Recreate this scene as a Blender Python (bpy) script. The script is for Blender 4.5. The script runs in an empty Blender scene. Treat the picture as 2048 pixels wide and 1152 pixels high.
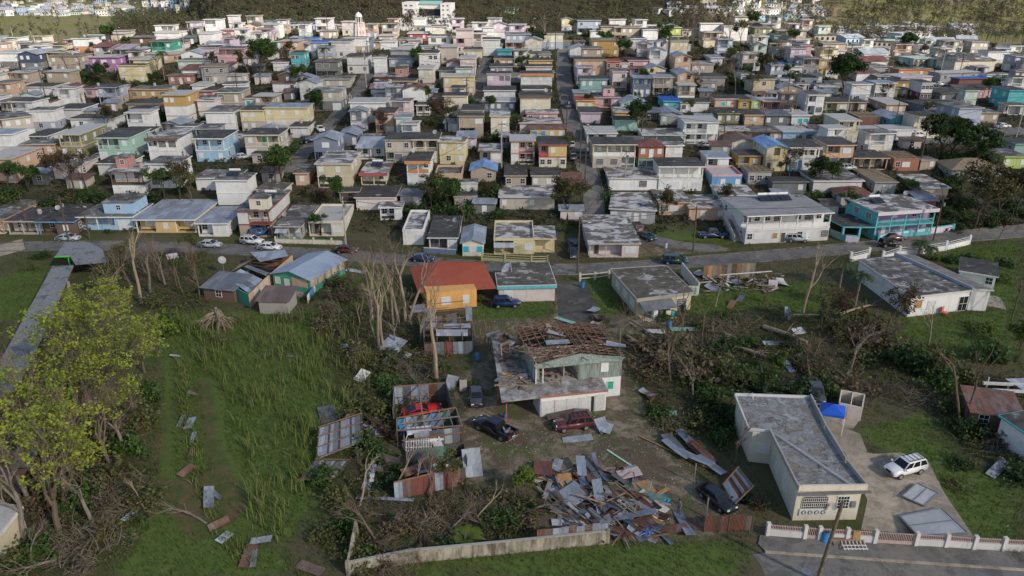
import bpy, bmesh, math, random
import numpy as np
from mathutils import Vector, Matrix, Euler
R=random.Random(7); rad=math.radians
S=bpy.context.scene; COL=S.collection
# ---------------------------------------------------------------- camera model
TH=rad(23.0); F=1500.0; HC=50.0; CX,CY=1024.0,576.0
def ray(px,py):
    a,b=(px-CX)/F,(CY-py)/F
    return (a, math.cos(TH)+b*math.sin(TH), -math.sin(TH)+b*math.cos(TH))
def lerp_tab(t,x):
    if x<=t[0][0]: return t[0][1]
    for (a,b),(c,d) in zip(t,t[1:]):
        if x<=c:
            k=(x-a)/(c-a); k=k*k*(3-2*k); return b+(d-b)*k
    return t[-1][1]
BASE=[(0,0),(142,0),(185,8),(230,13),(420,11),(560,6),(900,4)]
RIDGE=[(225,0),(285,9),(335,14),(385,11),(470,0)]
def sm(a,b,x):
    k=min(1,max(0,(x-a)/(b-a))); return k*k*(3-2*k)
def terr(x,y):
    u=x/max(y,40.0)
    c=sm(-.62,-.40,u)*(1-.75*sm(.34,.46,u)); c=.45+.55*c if u<0 else .12+.88*c
    z=lerp_tab(BASE,y)+c*lerp_tab(RIDGE,y)
    w=sm(-.52,-.36,u)*(1-sm(.22,.36,u))
    st=480*w+(1-w)*(1250 if u<0 else 640)
    if y>st: z+=(y-st)*(.235*w+(1-w)*(.10 if u<0 else .16))*sm(0,90,y-st)
    if y>160: z+=(math.sin(x*.021+1.3)*math.cos(y*.027)*1.6+math.sin(x*.05+y*.043)*.7)*sm(160,200,y)*(1-.6*sm(240,330,y))
    return z
def G(px,py,z=0.0):
    d=ray(px,py); s=(z-HC)/d[2]
    return Vector((d[0]*s,d[1]*s,z))
def T(px,py,h=0.0):
    """world point whose height is terrain+h, seen at that pixel"""
    d=ray(px,py); prev=None; s=45.0
    while s<3000:
        x,y,z=d[0]*s,d[1]*s,HC+d[2]*s
        if z<=terr(x,y)+h: break
        s*=1.012
    lo,hi=s/1.012,s
    for _ in range(24):
        m=(lo+hi)/2
        if HC+d[2]*m<=terr(d[0]*m,d[1]*m)+h: hi=m
        else: lo=m
    return Vector((d[0]*hi,d[1]*hi,terr(d[0]*hi,d[1]*hi)))
def project(p):
    x,y,z=p[0],p[1],p[2]-HC
    dep=y*math.cos(TH)-z*math.sin(TH); up=y*math.sin(TH)+z*math.cos(TH)
    return (CX+F*x/dep, CY-F*up/dep, dep)
# ---------------------------------------------------------------- objects
CH={}
def new_obj(name,mesh,parent=None,loc=None,rot=None,scale=None):
    o=bpy.data.objects.new(name,mesh); COL.objects.link(o)
    if parent is not None:
        o.parent=parent; CH.setdefault(parent.name,[]).append(o)
    if loc is not None: o.location=loc
    if rot is not None: o.rotation_euler=rot
    if scale is not None: o.scale=scale
    return o
THINGS=[]
def thing(name,desc,cat,loc=(0,0,0),rz=0.0,mesh=None,group=None,short=None,fixed=False):
    o=new_obj(name,mesh,None,loc,(0,0,rz) if not hasattr(rz,'__len__') else rz)
    reg(o,desc,cat,group,short,fixed); return o
def reg(o,desc,cat,group=None,short=None,fixed=False,at=None):
    o['category']=cat
    if group: o['group']=group
    THINGS.append([o,desc,short or desc,fixed,at]); return o
def struct(name,mesh,kind='structure'):
    o=new_obj(name,mesh); o['kind']=kind; return o
def copy_tree(o,parent=None,loc=None,rz=None,scale=None):
    c=o.copy(); COL.objects.link(c)
    if parent is not None: c.parent=parent
    if loc is not None: c.location=loc
    if rz is not None: c.rotation_euler=(0,0,rz) if not hasattr(rz,'__len__') else rz
    if scale is not None: c.scale=(scale,)*3
    for ch in CH.get(o.name,[]):
        k=copy_tree(ch,c); CH.setdefault(c.name,[]).append(k)
    return c
def place(proto,used,desc,cat,loc,rz=0,scale=None,group=None,short=None,fixed=False):
    """first use moves the prototype itself, later uses copy it"""
    if not used.get(proto.name):
        used[proto.name]=1; o=proto; o.location=loc; o.rotation_euler=(0,0,rz) if not hasattr(rz,'__len__') else rz
        if scale: o.scale=(scale,)*3
    else: o=copy_tree(proto,None,loc,rz,scale)
    reg(o,desc,cat,group,short,fixed); return o
class MB:
    def __init__(s): s.v=[]; s.f=[]; s.m=[]; s.mats=[]
    def slot(s,m):
        if m not in s.mats: s.mats.append(m)
        return s.mats.index(m)
    def poly(s,pts,faces,mat=None):
        n=len(s.v); s.v+= [tuple(p) for p in pts]; k=s.slot(mat) if mat else 0
        for f in faces: s.f.append([n+i for i in f]); s.m.append(k)
        return s
    def box(s,x0,x1,y0,y1,z0,z1,mat=None,M=None,skip=''):
        p=[(x0,y0,z0),(x1,y0,z0),(x1,y1,z0),(x0,y1,z0),(x0,y0,z1),(x1,y0,z1),(x1,y1,z1),(x0,y1,z1)]
        if M is not None: p=[tuple(M@Vector(q)) for q in p]
        fs=[(0,3,2,1),(4,5,6,7),(0,1,5,4),(1,2,6,5),(2,3,7,6),(3,0,4,7)]
        return s.poly(p,[f for i,f in enumerate(fs) if 'btfrkl'[i] not in skip],mat)
    def prism(s,pts,z0,z1,mat=None,top=True):
        n=len(pts); a=0
        ar=sum(pts[i][0]*pts[(i+1)%n][1]-pts[(i+1)%n][0]*pts[i][1] for i in range(n))
        if ar<0: pts=pts[::-1]
        v=[(p[0],p[1],z0) for p in pts]+[(p[0],p[1],z1) for p in pts]
        fs=[(i,(i+1)%n,n+(i+1)%n,n+i) for i in range(n)]+[tuple(range(n-1,-1,-1))]
        if top: fs.append(tuple(range(n,2*n)))
        return s.poly(v,fs,mat)
    def bar(s,a,b,w,h=None,mat=None,up=(0,0,1)):
        a,b=Vector(a),Vector(b); d=(b-a)
        if d.length<1e-6: return s
        h=h or w; d.normalize(); u=Vector(up)
        if abs(d.dot(u))>.97: u=Vector((0,1,0))
        r=d.cross(u).normalized(); u=r.cross(d); r*=w/2; u*=h/2
        p=[a-r-u,a+r-u,a+r+u,a-r+u,b-r-u,b+r-u,b+r+u,b-r+u]
        return s.poly(p,[(0,1,2,3),(7,6,5,4),(0,4,5,1),(1,5,6,2),(2,6,7,3),(3,7,4,0)],mat)
    def tube(s,pts,rs,n=6,mat=None,cap=True):
        rings=[]; k=s.slot(mat) if mat else 0; u=None
        pts=[Vector(p) for p in pts]
        if not hasattr(rs,'__len__'): rs=[rs]*len(pts)
        for i,p in enumerate(pts):
            d=(pts[min(i+1,len(pts)-1)]-pts[max(i-1,0)])
            if d.length<1e-7: d=Vector((0,0,1))
            d.normalize()
            if u is None: u=Vector((1,0,0)) if abs(d.x)<.8 else Vector((0,1,0))
            u=(u-d*u.dot(d)); u=u.normalized() if u.length>1e-5 else d.orthogonal().normalized(); w=d.cross(u)
            b=len(s.v)
            for j in range(n):
                a=2*math.pi*j/n; q=p+(u*math.cos(a)+w*math.sin(a))*rs[i]; s.v.append(tuple(q))
            rings.append(b)
        for a,b in zip(rings,rings[1:]):
            for j in range(n):
                s.f.append([a+j,a+(j+1)%n,b+(j+1)%n,b+j]); s.m.append(k)
        if cap:
            s.f.append([rings[0]+j for j in range(n-1,-1,-1)]); s.m.append(k)
            s.f.append([rings[-1]+j for j in range(n)]); s.m.append(k)
        return s
    def lathe(s,prof,n=14,mat=None,c=(0,0,0)):
        k=s.slot(mat) if mat else 0; b=len(s.v)
        for r,z in prof:
            for j in range(n):
                a=2*math.pi*j/n; s.v.append((c[0]+r*math.cos(a),c[1]+r*math.sin(a),c[2]+z))
        for i in range(len(prof)-1):
            for j in range(n):
                s.f.append([b+i*n+j,b+i*n+(j+1)%n,b+(i+1)*n+(j+1)%n,b+(i+1)*n+j]); s.m.append(k)
        s.f.append([b+j for j in range(n-1,-1,-1)]); s.m.append(k)
        s.f.append([b+(len(prof)-1)*n+j for j in range(n)]); s.m.append(k)
        return s
    def mesh(s,name,mat=None,smooth=False):
        me=bpy.data.meshes.new(name); me.from_pydata(s.v,[],s.f)
        ms=s.mats or ([mat] if mat else [])
        for m in ms: me.materials.append(MAT(m) if isinstance(m,str) else m)
        if len(ms)>1: me.polygons.foreach_set('material_index',s.m)
        if smooth: me.polygons.foreach_set('use_smooth',[True]*len(me.polygons))
        me.update(); return me
    def obj(s,name,mat=None,parent=None,loc=None,rot=None,smooth=False):
        return new_obj(name,s.mesh(name,mat,smooth),parent,loc,rot)
def np_mesh(name,V,Fc,mat,attr=None,smooth=False):
    me=bpy.data.meshes.new(name); V=np.asarray(V,dtype=np.float32); Fc=np.asarray(Fc,dtype=np.int32)
    k=Fc.shape[1]; n=len(Fc)
    me.vertices.add(len(V)); me.vertices.foreach_set('co',V.ravel())
    me.loops.add(n*k); me.loops.foreach_set('vertex_index',Fc.ravel())
    me.polygons.add(n); me.polygons.foreach_set('loop_start',np.arange(n,dtype=np.int32)*k)
    try: me.polygons.foreach_set('loop_total',np.full(n,k,dtype=np.int32))
    except Exception: pass
    if attr is not None:
        a=me.color_attributes.new('zone','FLOAT_COLOR','POINT'); a.data.foreach_set('color',np.asarray(attr,dtype=np.float32).ravel())
    me.materials.append(MAT(mat) if isinstance(mat,str) else mat)
    if smooth: me.polygons.foreach_set('use_smooth',np.ones(n,dtype=bool))
    me.update(); me.validate(); return me
# ---------------------------------------------------------------- materials
_M={}; DEF={}
def MAT(n):
    if n not in _M: _M[n]=build_mat(n)
    return _M[n]
class NT:
    def __init__(s,name):
        s.m=bpy.data.materials.new(name); s.m.use_nodes=True; s.t=s.m.node_tree; s.t.nodes.clear()
        s.out=s.n('ShaderNodeOutputMaterial'); s.b=s.n('ShaderNodeBsdfPrincipled'); s.l(s.b.outputs[0],s.out.inputs[0])
        s.pos=s.n('ShaderNodeNewGeometry').outputs['Position']; s.obj=s.n('ShaderNodeTexCoord').outputs['Object']
    def n(s,t,**k):
        x=s.t.nodes.new(t)
        for a,b in k.items(): setattr(x,a,b)
        return x
    def l(s,a,b): s.t.links.new(a,b)
    def map(s,vec,sc):
        m=s.n('ShaderNodeMapping'); s.l(vec,m.inputs[0]); m.inputs[3].default_value=sc; return m.outputs[0]
    def noise(s,vec,scale,detail=4,rough=.6,dist=0):
        x=s.n('ShaderNodeTexNoise'); s.l(vec,x.inputs['Vector']); x.inputs['Scale'].default_value=scale
        x.inputs['Detail'].default_value=detail; x.inputs['Roughness'].default_value=rough; x.inputs['Distortion'].default_value=dist
        return x.outputs[0]
    def ramp(s,fac,lo,hi,a=0.0,b=1.0):
        x=s.n('ShaderNodeMapRange',clamp=True); s.l(fac,x.inputs[0])
        for i,v in enumerate((lo,hi,a,b)): x.inputs[i+1].default_value=v
        return x.outputs[0]
    def mix(s,f,a,b,mode='MIX'):
        x=s.n('ShaderNodeMix',data_type='RGBA',blend_type=mode); ins=[i for i in x.inputs if i.enabled]
        for i,v in zip(ins,(f,a,b)):
            if hasattr(v,'node'): s.l(v,i)
            elif isinstance(v,(int,float)): i.default_value=v
            else: i.default_value=tuple(v)+(1,) if len(v)==3 else v
        return [o for o in x.outputs if o.enabled][0]
    def math(s,op,a,b):
        x=s.n('ShaderNodeMath',operation=op)
        for i,v in zip(x.inputs,(a,b)):
            if hasattr(v,'node'): s.l(v,i)
            else: i.default_value=v
        return x.outputs[0]
    def bump(s,h,st=.3,d=.05):
        x=s.n('ShaderNodeBump'); x.inputs['Strength'].default_value=st; x.inputs['Distance'].default_value=d
        s.l(h,x.inputs['Height']); s.l(x.outputs[0],s.b.inputs['Normal'])
    def fin(s,col,rough=.85,metal=0,spec=None):
        if hasattr(col,'node'): s.l(col,s.b.inputs['Base Color'])
        else: s.b.inputs['Base Color'].default_value=tuple(col)+(1,)
        if hasattr(rough,'node'): s.l(rough,s.b.inputs['Roughness'])
        else: s.b.inputs['Roughness'].default_value=rough
        s.b.inputs['Metallic'].default_value=metal
        if spec is not None: s.b.inputs['Specular IOR Level'].default_value=spec
        return s.m
def sc(c,k): return tuple(min(1,max(0,v*k)) for v in c)
PAL=dict(white=(.72,.70,.67),offwhite=(.60,.575,.54),cream=(.66,.58,.42),beige=(.48,.41,.33),tan=(.42,.32,.22),khaki=(.55,.46,.27),
 peach=(.62,.38,.22),palepink=(.66,.53,.49),pink=(.62,.33,.35),salmon=(.50,.20,.16),coral=(.62,.15,.12),magenta=(.42,.13,.38),lilac=(.55,.42,.52),
 greyblue=(.36,.40,.50),sky=(.28,.50,.70),azure=(.08,.30,.58),navy=(.045,.065,.14),slate=(.16,.20,.29),teal=(.04,.42,.46),turquoise=(.03,.47,.50),
 mint=(.30,.54,.44),palemint=(.46,.60,.50),seafoam=(.22,.40,.37),green=(.10,.30,.14),emerald=(.03,.36,.22),olive=(.25,.24,.10),lime=(.45,.60,.10),brightlime=(.52,.60,.02),
 yellow=(.66,.44,.12),paleyellow=(.66,.54,.26),mustard=(.52,.30,.05),orange=(.62,.22,.04),sunorange=(.80,.36,.02),redorange=(.42,.13,.06),red=(.45,.05,.05),darkred=(.24,.04,.04),
 brown=(.16,.09,.055),brick=(.22,.085,.06),grey=(.34,.34,.34),dgrey=(.17,.17,.165),concrete=(.36,.33,.29),black=(.02,.02,.02),purple=(.30,.20,.40),palelilac=(.60,.52,.60),brightgreen=(.08,.55,.04),blue=(.02,.13,.50))
CNAME=dict(offwhite='off white',palepink='pale pink',greyblue='grey blue',sky='light blue',azure='bright blue',navy='navy blue',slate='slate blue',palemint='pale mint',seafoam='sea green',brightlime='bright yellow',paleyellow='pale yellow',redorange='rusty orange',sunorange='orange',darkred='dark red',dgrey='dark grey',palelilac='pale lilac',brightgreen='bright green',emerald='emerald green',mint='mint green',olive='olive green',lime='lime green',salmon='salmon red',lilac='lilac pink',coral='coral red')
def cn(c): return CNAME.get(c,c)
def build_mat(name):
    if name in DEF: return DEF[name]()
    if name.startswith('wall_'):
        c=PAL[name[5:]]; g_=sum(c)/3; c=tuple((v*.74+g_*.26)*.96 for v in c); t=NT(name)
        n1=t.noise(t.pos,.35,5,.65); n2=t.noise(t.map(t.pos,(1.6,1.6,.22)),1.0,5,.7); n3=t.noise(t.pos,6,4,.6)
        col=t.mix(t.ramp(n1,.3,.7),sc(c,.86),sc(c,1.06))
        col=t.mix(t.ramp(n2,.54,.74,0,.5),col,tuple(.55*v*k for v,k in zip(c,(.50,.47,.42))))
        col=t.mix(t.ramp(n3,.55,.8,0,.25),col,sc(c,.62))
        t.bump(n3,.15,.03); return t.fin(col,.88)
    if name.startswith('roof_'):
        k=name[5:]
        base,lay={'dark':((.062,.057,.052),[((.020,.019,.018),.25,.46,.56,.85),((.36,.34,.31),.5,.61,.67,.8)]),
          'grey':((.19,.18,.172),[((.05,.046,.042),.26,.45,.54,.9),((.52,.50,.48),.42,.56,.62,.9)]),
          'white':((.48,.46,.435),[((.16,.145,.13),.33,.58,.66,.75),((.36,.34,.31),.9,.5,.66,.5)]),
          'patch':((.58,.555,.53),[((.085,.076,.068),.30,.46,.53,.95),((.22,.18,.145),.6,.53,.62,.8)]),
          'tan':((.26,.19,.12),[((.12,.09,.06),.5,.5,.7,.6)]),
          'moss':((.105,.09,.07),[((.05,.046,.03),.28,.45,.55,.85),((.46,.44,.41),.42,.56,.60,.9),((.17,.14,.10),.9,.5,.6,.6)])}[k]
        t=NT(name); col=base
        st=t.map(t.pos,(1,1.35,1))
        for c,s_,lo,hi,am in lay: col=t.mix(t.ramp(t.noise(st,s_,6,.68,.6),lo,hi,0,am),col,c)
        f=t.noise(t.pos,3.5,6,.7); col=t.mix(t.ramp(f,.35,.7,0,.35),col,(.06,.055,.05))
        t.bump(f,.3,.04); return t.fin(col,.9)
    if name.startswith('tin_'):
        k=name[4:]
        c,ru,am={'grey':((.30,.34,.40),(.20,.095,.055),.45),'blue':((.20,.33,.58),(.16,.2,.3),.3),'rust':((.17,.08,.052),(.27,.25,.245),.55),'red':((.20,.075,.065),(.10,.05,.04),.6),
          'dark':((.16,.175,.20),(.14,.07,.045),.6),'pale':((.38,.41,.45),(.25,.2,.17),.3),'brown':((.17,.12,.10),(.10,.05,.035),.6),'green':((.14,.27,.23),(.17,.15,.13),.6),
          'tilered':((.33,.075,.04),(.24,.06,.035),.4),'striped':((.34,.37,.41),(.22,.05,.05),.9),'stripedgrey':((.34,.36,.38),(.10,.11,.13),.8)}[k]
        t=NT(name); br=t.n('ShaderNodeTexBrick'); t.l(t.map(t.obj,(1,1,1)),br.inputs['Vector'])
        br.inputs['Scale'].default_value=1; br.inputs['Brick Width'].default_value=.82 if 'striped' not in k else .9; br.inputs['Row Height'].default_value=2.6 if 'striped' not in k else 30
        br.inputs['Mortar Size'].default_value=.015; k_=.96 if k=='tilered' else .72; br.inputs['Color1'].default_value=sc(c,k_)+(1,); br.inputs['Color2'].default_value=sc(c,1.04 if k=='tilered' else 1.18)+(1,); br.inputs['Mortar'].default_value=sc(c,.85 if k=='tilered' else .5)+(1,)
        if 'striped' in k: br.inputs['Color2'].default_value=ru+(1,); br.inputs['Color1'].default_value=c+(1,); br.inputs['Bias'].default_value=-.1
        n1=t.noise(t.map(t.pos,(1,.55,1)),.55,6,.7,.4); n2=t.noise(t.pos,4,5,.7)
        col=t.mix(t.ramp(n1,.50,.66,0,am),br.outputs[0],ru); col=t.mix(t.ramp(n2,.5,.75,0,.35),col,sc(ru,.6))
        w=t.n('ShaderNodeTexWave'); t.l(t.obj,w.inputs['Vector']); w.inputs['Scale'].default_value=2.2; w.inputs['Distortion'].default_value=.3
        t.bump(w.outputs[1] if len(w.outputs)>1 else w.outputs[0],.25,.04)
        return t.fin(col,.55 if 'tile' not in k else .8,0,.35)
    if name.startswith('plain_'):   # even painted or plastic thing
        c=PAL[name[6:]]; t=NT(name); n=t.noise(t.pos,2.5,5,.7)
        return t.fin(t.mix(t.ramp(n,.3,.75),sc(c,1.05),sc(c,.72)),.6)
    if name.startswith('car_'):
        c=dict(white=(.72,.72,.71),red=(.55,.015,.012),darkred=(.10,.022,.024),black=(.012,.012,.016),grey=(.055,.056,.06),silver=(.42,.43,.44),navy=(.012,.03,.10),darkgreen=(.01,.05,.055),blue=(.03,.10,.28))[name[4:]]
        t=NT(name); n=t.noise(t.pos,1.5,4,.6); t.b.inputs['Coat Weight'].default_value=.5
        d=t.noise(t.pos,7,4,.7); col=t.mix(t.ramp(d,.5,.8,0,.3),t.mix(t.ramp(n,.3,.8),sc(c,1.1),sc(c,.8)),tuple(v*.8+.02 for v in c)); return t.fin(col,t.ramp(n,.3,.7,.22,.42))
    if name.startswith('wood_'):
        c={'red':(.235,.125,.072),'grey':(.215,.185,.155),'dark':(.10,.072,.05),'pale':(.33,.255,.175),'green':(.17,.24,.20),'ply':(.40,.23,.10)}[name[5:]]
        t=NT(name); n=t.noise(t.map(t.obj,(.6,.6,.6)),6,6,.7); m=t.noise(t.pos,.9,4,.6)
        col=t.mix(t.ramp(n,.3,.7),sc(c,.6),sc(c,1.2)); col=t.mix(t.ramp(m,.45,.7,0,.5),col,sc(c,.55)); return t.fin(col,.9)
    if name.startswith('leaf_'):
        a,b={'bright':((.27,.31,.038),(.105,.145,.022)),'green':((.065,.115,.024),(.032,.062,.015)),'dark':((.040,.074,.018),(.020,.038,.011)),'brown':((.085,.052,.028),(.05,.034,.02)),
             'olive':((.11,.115,.034),(.06,.068,.022)),'lime':((.11,.16,.02),(.06,.095,.015)),'autumn':((.085,.066,.028),(.055,.07,.022)),'palm':((.05,.08,.022),(.03,.045,.014)),'tan':((.16,.12,.07),(.085,.065,.036))}[name[5:]]
        t=NT(name); n=t.noise(t.pos,.55,3,.6); n2=t.noise(t.pos,3.2,3,.6)
        col=t.mix(t.ramp(n,.36,.64),a,b); col=t.mix(t.ramp(n2,.4,.7,0,.55),col,sc(a,1.35)); m=t.fin(col,.6,0,.3)
        tr=t.n('ShaderNodeBsdfTranslucent'); t.l(col,tr.inputs[0]); mx=t.n('ShaderNodeMixShader'); mx.inputs[0].default_value=.25
        t.l(t.b.outputs[0],mx.inputs[1]); t.l(tr.outputs[0],mx.inputs[2]); t.l(mx.outputs[0],t.out.inputs[0]); return m
    if name.startswith('bark_'):
        c={'pale':(.34,.26,.185),'brown':(.15,.108,.075),'grey':(.22,.185,.15),'dark':(.065,.05,.036),'twig':(.205,.155,.112)}[name[5:]]
        t=NT(name); n=t.noise(t.map(t.pos,(3,3,.7)),1.5,6,.75); m=t.noise(t.pos,.4,3,.6)
        col=t.mix(t.ramp(n,.35,.7),sc(c,.55),sc(c,1.15)); col=t.mix(t.ramp(m,.45,.7,0,.4),col,sc(c,.7)); t.bump(n,.4,.03); return t.fin(col,.95)
    raise KeyError(name)
def simple(name,c,rough=.7,metal=0,var=.25,scale=2.0,spec=None):
    def f():
        t=NT(name); n=t.noise(t.pos,scale,5,.65); col=t.mix(t.ramp(n,.3,.7),sc(c,1-var),sc(c,1+var*.5)); return t.fin(col,rough,metal,spec)
    DEF[name]=f
simple('glass',(.02,.024,.03),.12,0,.3); simple('car_glass',(.012,.014,.017),.08,0,.1); simple('tyre',(.02,.02,.02),.9); simple('rim',(.38,.38,.39),.4,.6)
simple('dark_room',(.028,.024,.021),.95); simple('metal_grey',(.28,.29,.30),.5,.5); simple('pole_wood',(.10,.07,.05),.9,0,.4,1.2); simple('pole_concrete',(.36,.34,.31),.9)  # the near-black first colour paints in the shade of interiors
simple('lamp_red',(.35,.02,.02),.3); simple('lamp_clear',(.7,.7,.68),.2); simple('barrel_blue',(.03,.20,.42),.5); simple('barrel_dark',(.03,.05,.07),.6)
simple('tarp_blue',(.015,.10,.42),.55,0,.25,3); simple('tarp_teal',(.02,.25,.30),.6); simple('solar',(.025,.028,.035),.15); simple('plastic_white',(.68,.68,.67),.5,0,.15)
simple('skin',(.30,.18,.12),.6,0,.1); simple('shirt',(.13,.15,.145),.9,0,.2,9); simple('jeans',(.05,.10,.17),.9,0,.2,9); simple('hair_dark',(.02,.016,.013),.8); simple('shoe',(.05,.04,.035),.8)
simple('bronze_tile',(.16,.12,.09),.8); simple('wire',(.02,.02,.02),.8)
def _louver():
    t=NT('louver_white'); w=t.n('ShaderNodeTexWave',bands_direction='Z'); t.l(t.obj,w.inputs['Vector']); w.inputs['Scale'].default_value=2.6; w.inputs['Distortion'].default_value=0
    n=t.noise(t.pos,.8,4,.6); fac=w.outputs['Fac'] if 'Fac' in w.outputs else w.outputs[1]
    col=t.mix(t.ramp(fac,.1,.6),(.40,.41,.42),(.74,.74,.74)); col=t.mix(t.ramp(n,.5,.8,0,.4),col,(.35,.33,.30)); t.bump(fac,.4,.03); return t.fin(col,.55)
DEF['louver_white']=_louver
def _grille():
    t=NT('grille'); b=t.n('ShaderNodeTexBrick'); t.l(t.obj,b.inputs['Vector']); return t.fin((.1,.1,.1))
def _asph(name,c,crack):
    def f():
        t=NT(name); n=t.noise(t.pos,.25,5,.7,.5); n2=t.noise(t.pos,2.2,6,.7); n3=t.noise(t.pos,22,3,.6)
        col=t.mix(t.ramp(n,.3,.7),sc(c,.7),sc(c,1.15)); col=t.mix(t.ramp(n2,.48,.72,0,.5),col,sc(c,.5)); col=t.mix(t.ramp(n3,.5,.8,0,.3),col,sc(c,1.6)); col=t.mix(t.ramp(t.noise(t.pos,.09,6,.72,.6),.50,.60,0,.55),col,(.215,.185,.14)); col=t.mix(t.ramp(t.noise(t.pos,.17,3,.5),.58,.60,0,.45),col,sc(c,.55))
        e=t.math('ABSOLUTE',t.math('SUBTRACT',t.noise(t.pos,.16,7,.62,1.0),.5),0); col=t.mix(t.ramp(e,0,.006,crack,0),col,sc(c,.3)); col=t.mix(t.ramp(t.noise(t.pos,.33,6,.72,1),.50,.58,0,.7),col,sc(c,.48)); t.bump(n2,.2,.02); return t.fin(col,.92)
    DEF[name]=f
_asph('asphalt',(.15,.14,.13),.6); _asph('concrete_pave',(.40,.335,.25),.85); _asph('sidewalk',(.17,.16,.145),.6); _asph('street',(.17,.16,.148),.6)
def _cwall():
    t=NT('stained_wall'); n=t.noise(t.map(t.pos,(1.2,1.2,.25)),1.2,6,.75); m=t.noise(t.pos,.5,5,.6)
    col=t.mix(t.ramp(m,.3,.7),(.27,.235,.175),(.42,.37,.29)); col=t.mix(t.ramp(n,.42,.62,0,.9),col,(.075,.063,.045)); br=t.n('ShaderNodeTexBrick'); t.l(t.map(t.obj,(1,1,1)),br.inputs['Vector'])
    t.bump(n,.3,.04); return t.fin(col,.95)
DEF['stained_wall']=_cwall
# ---------------------------------------------------------------- terrain, one sheet
def in_poly(px,py,poly):
    c=np.zeros(px.shape,bool); n=len(poly)
    for i in range(n):
        x0,y0=poly[i]; x1,y1=poly[(i+1)%n]
        if y0==y1: continue
        k=((y0>py)!=(y1>py))&(px<(x1-x0)*(py-y0)/(y1-y0)+x0); c^=k
    return c
def zone_poly(pts): return [tuple(G(a,b)[:2]) for a,b in pts]
DIRT=[zone_poly([(905,990),(925,900),(930,800),(955,690),(960,640),(1110,640),(1120,580),(1180,590),(1205,650),(1260,720),(1300,830),(1350,900),(1420,960),(1500,1050),(1410,1085),(1230,1080),(1080,1060),(1060,950),(960,960)]),
      zone_poly([(1270,455),(1330,485),(1440,490),(1480,500),(1300,512),(1270,520)]),
      zone_poly([(1215,630),(1340,625),(1350,665),(1230,670)]),
      zone_poly([(940,640),(1100,635),(1120,660),(960,690)])]
REDD=[zone_poly([(310,700),(335,700),(345,900),(330,1000),(280,1040),(290,900)]),zone_poly([(400,760),(430,750),(455,900),(520,1010),(500,1060),(430,960)]),zone_poly([(330,960),(440,950),(470,1040),(430,1090),(370,1060)])]
BROWN=[zone_poly([(0,1152),(0,760),(200,740),(300,900),(330,1010),(240,1152)]),zone_poly([(640,620),(850,600),(960,800),(930,840),(760,860),(690,780)]),zone_poly([(700,1060),(1060,980),(1080,1070),(720,1130)]),
       zone_poly([(1290,640),(1560,610),(1760,700),(1900,760),(1700,800),(1460,790),(1420,900),(1330,880),(1260,700)]),zone_poly([(700,880),(1000,980),(990,1060),(700,1120)]),zone_poly([(1880,780),(2048,740),(2048,960),(1950,940)]),
       zone_poly([(230,520),(420,500),(420,620),(330,640)])]
LUSH=[zone_poly([(1720,860),(1880,820),(2048,960),(2048,1110),(1930,1080),(1850,930)]),zone_poly([(700,1152),(860,1120),(1200,1090),(1530,1070),(1520,1152)]),zone_poly([(230,1152),(260,1060),(320,960),(335,640),(420,640),(480,900),(540,1060),(640,1152)]),
      zone_poly([(330,620),(690,620),(740,800),(640,1060),(540,1090),(480,900),(400,760)]),zone_poly([(1390,570),(1660,560),(1720,640),(1560,690),(1400,640)]),zone_poly([(960,610),(1130,600),(1130,650),(960,650)]),zone_poly([(660,540),(760,520),(800,600),(690,640)]),
      zone_poly([(1160,560),(1230,545),(1260,640),(1220,640)]),zone_poly([(1290,465),(1470,445),(1480,490),(1330,480)]),zone_poly([(1880,500),(2048,480),(2048,640),(1990,600)]),zone_poly([(0,560),(110,520),(90,640),(0,640)]),zone_poly([(1700,640),(2048,620),(2048,720),(1760,720)])]
def build_ground():
    nu,ny=430,620
    us=np.linspace(-1.15,1.15,nu); ys=22*(3400/22.0)**(np.linspace(0,1,ny))
    ys=np.where(ys<300,ys,ys); X=np.outer(ys,us); X=X+0*ys[:,None]; Y=np.repeat(ys[:,None],nu,1)
    Z=np.array([[terr(X[j,i],ys[j]) for i in range(nu)] for j in range(ny)])
    V=np.stack([X,Y,Z],-1).reshape(-1,3)
    idx=np.arange(nu*ny).reshape(ny,nu); Fc=np.stack([idx[:-1,:-1],idx[:-1,1:],idx[1:,1:],idx[1:,:-1]],-1).reshape(-1,4)
    # rgb: dirt, brown litter, lush; alpha: red soil
    def zone(polys,soft):
        acc=np.zeros(len(V)); 
        for k in range(12):
            r=np.random.RandomState(k); ox,oy=r.normal(0,soft,2)
            m=np.zeros(len(V),bool)
            for p in polys: m|=in_poly(V[:,0]+ox,V[:,1]+oy,p)
            acc+=m
        return acc/12
    C=np.zeros((len(V),4)); C[:,0]=zone(DIRT,1.1); C[:,1]=zone(BROWN,2.0); C[:,2]=zone(LUSH,1.5); C[:,3]=zone(REDD,.9)
    o=struct('ground',np_mesh('ground',V,Fc,'ground',C,True)); return o
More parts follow.
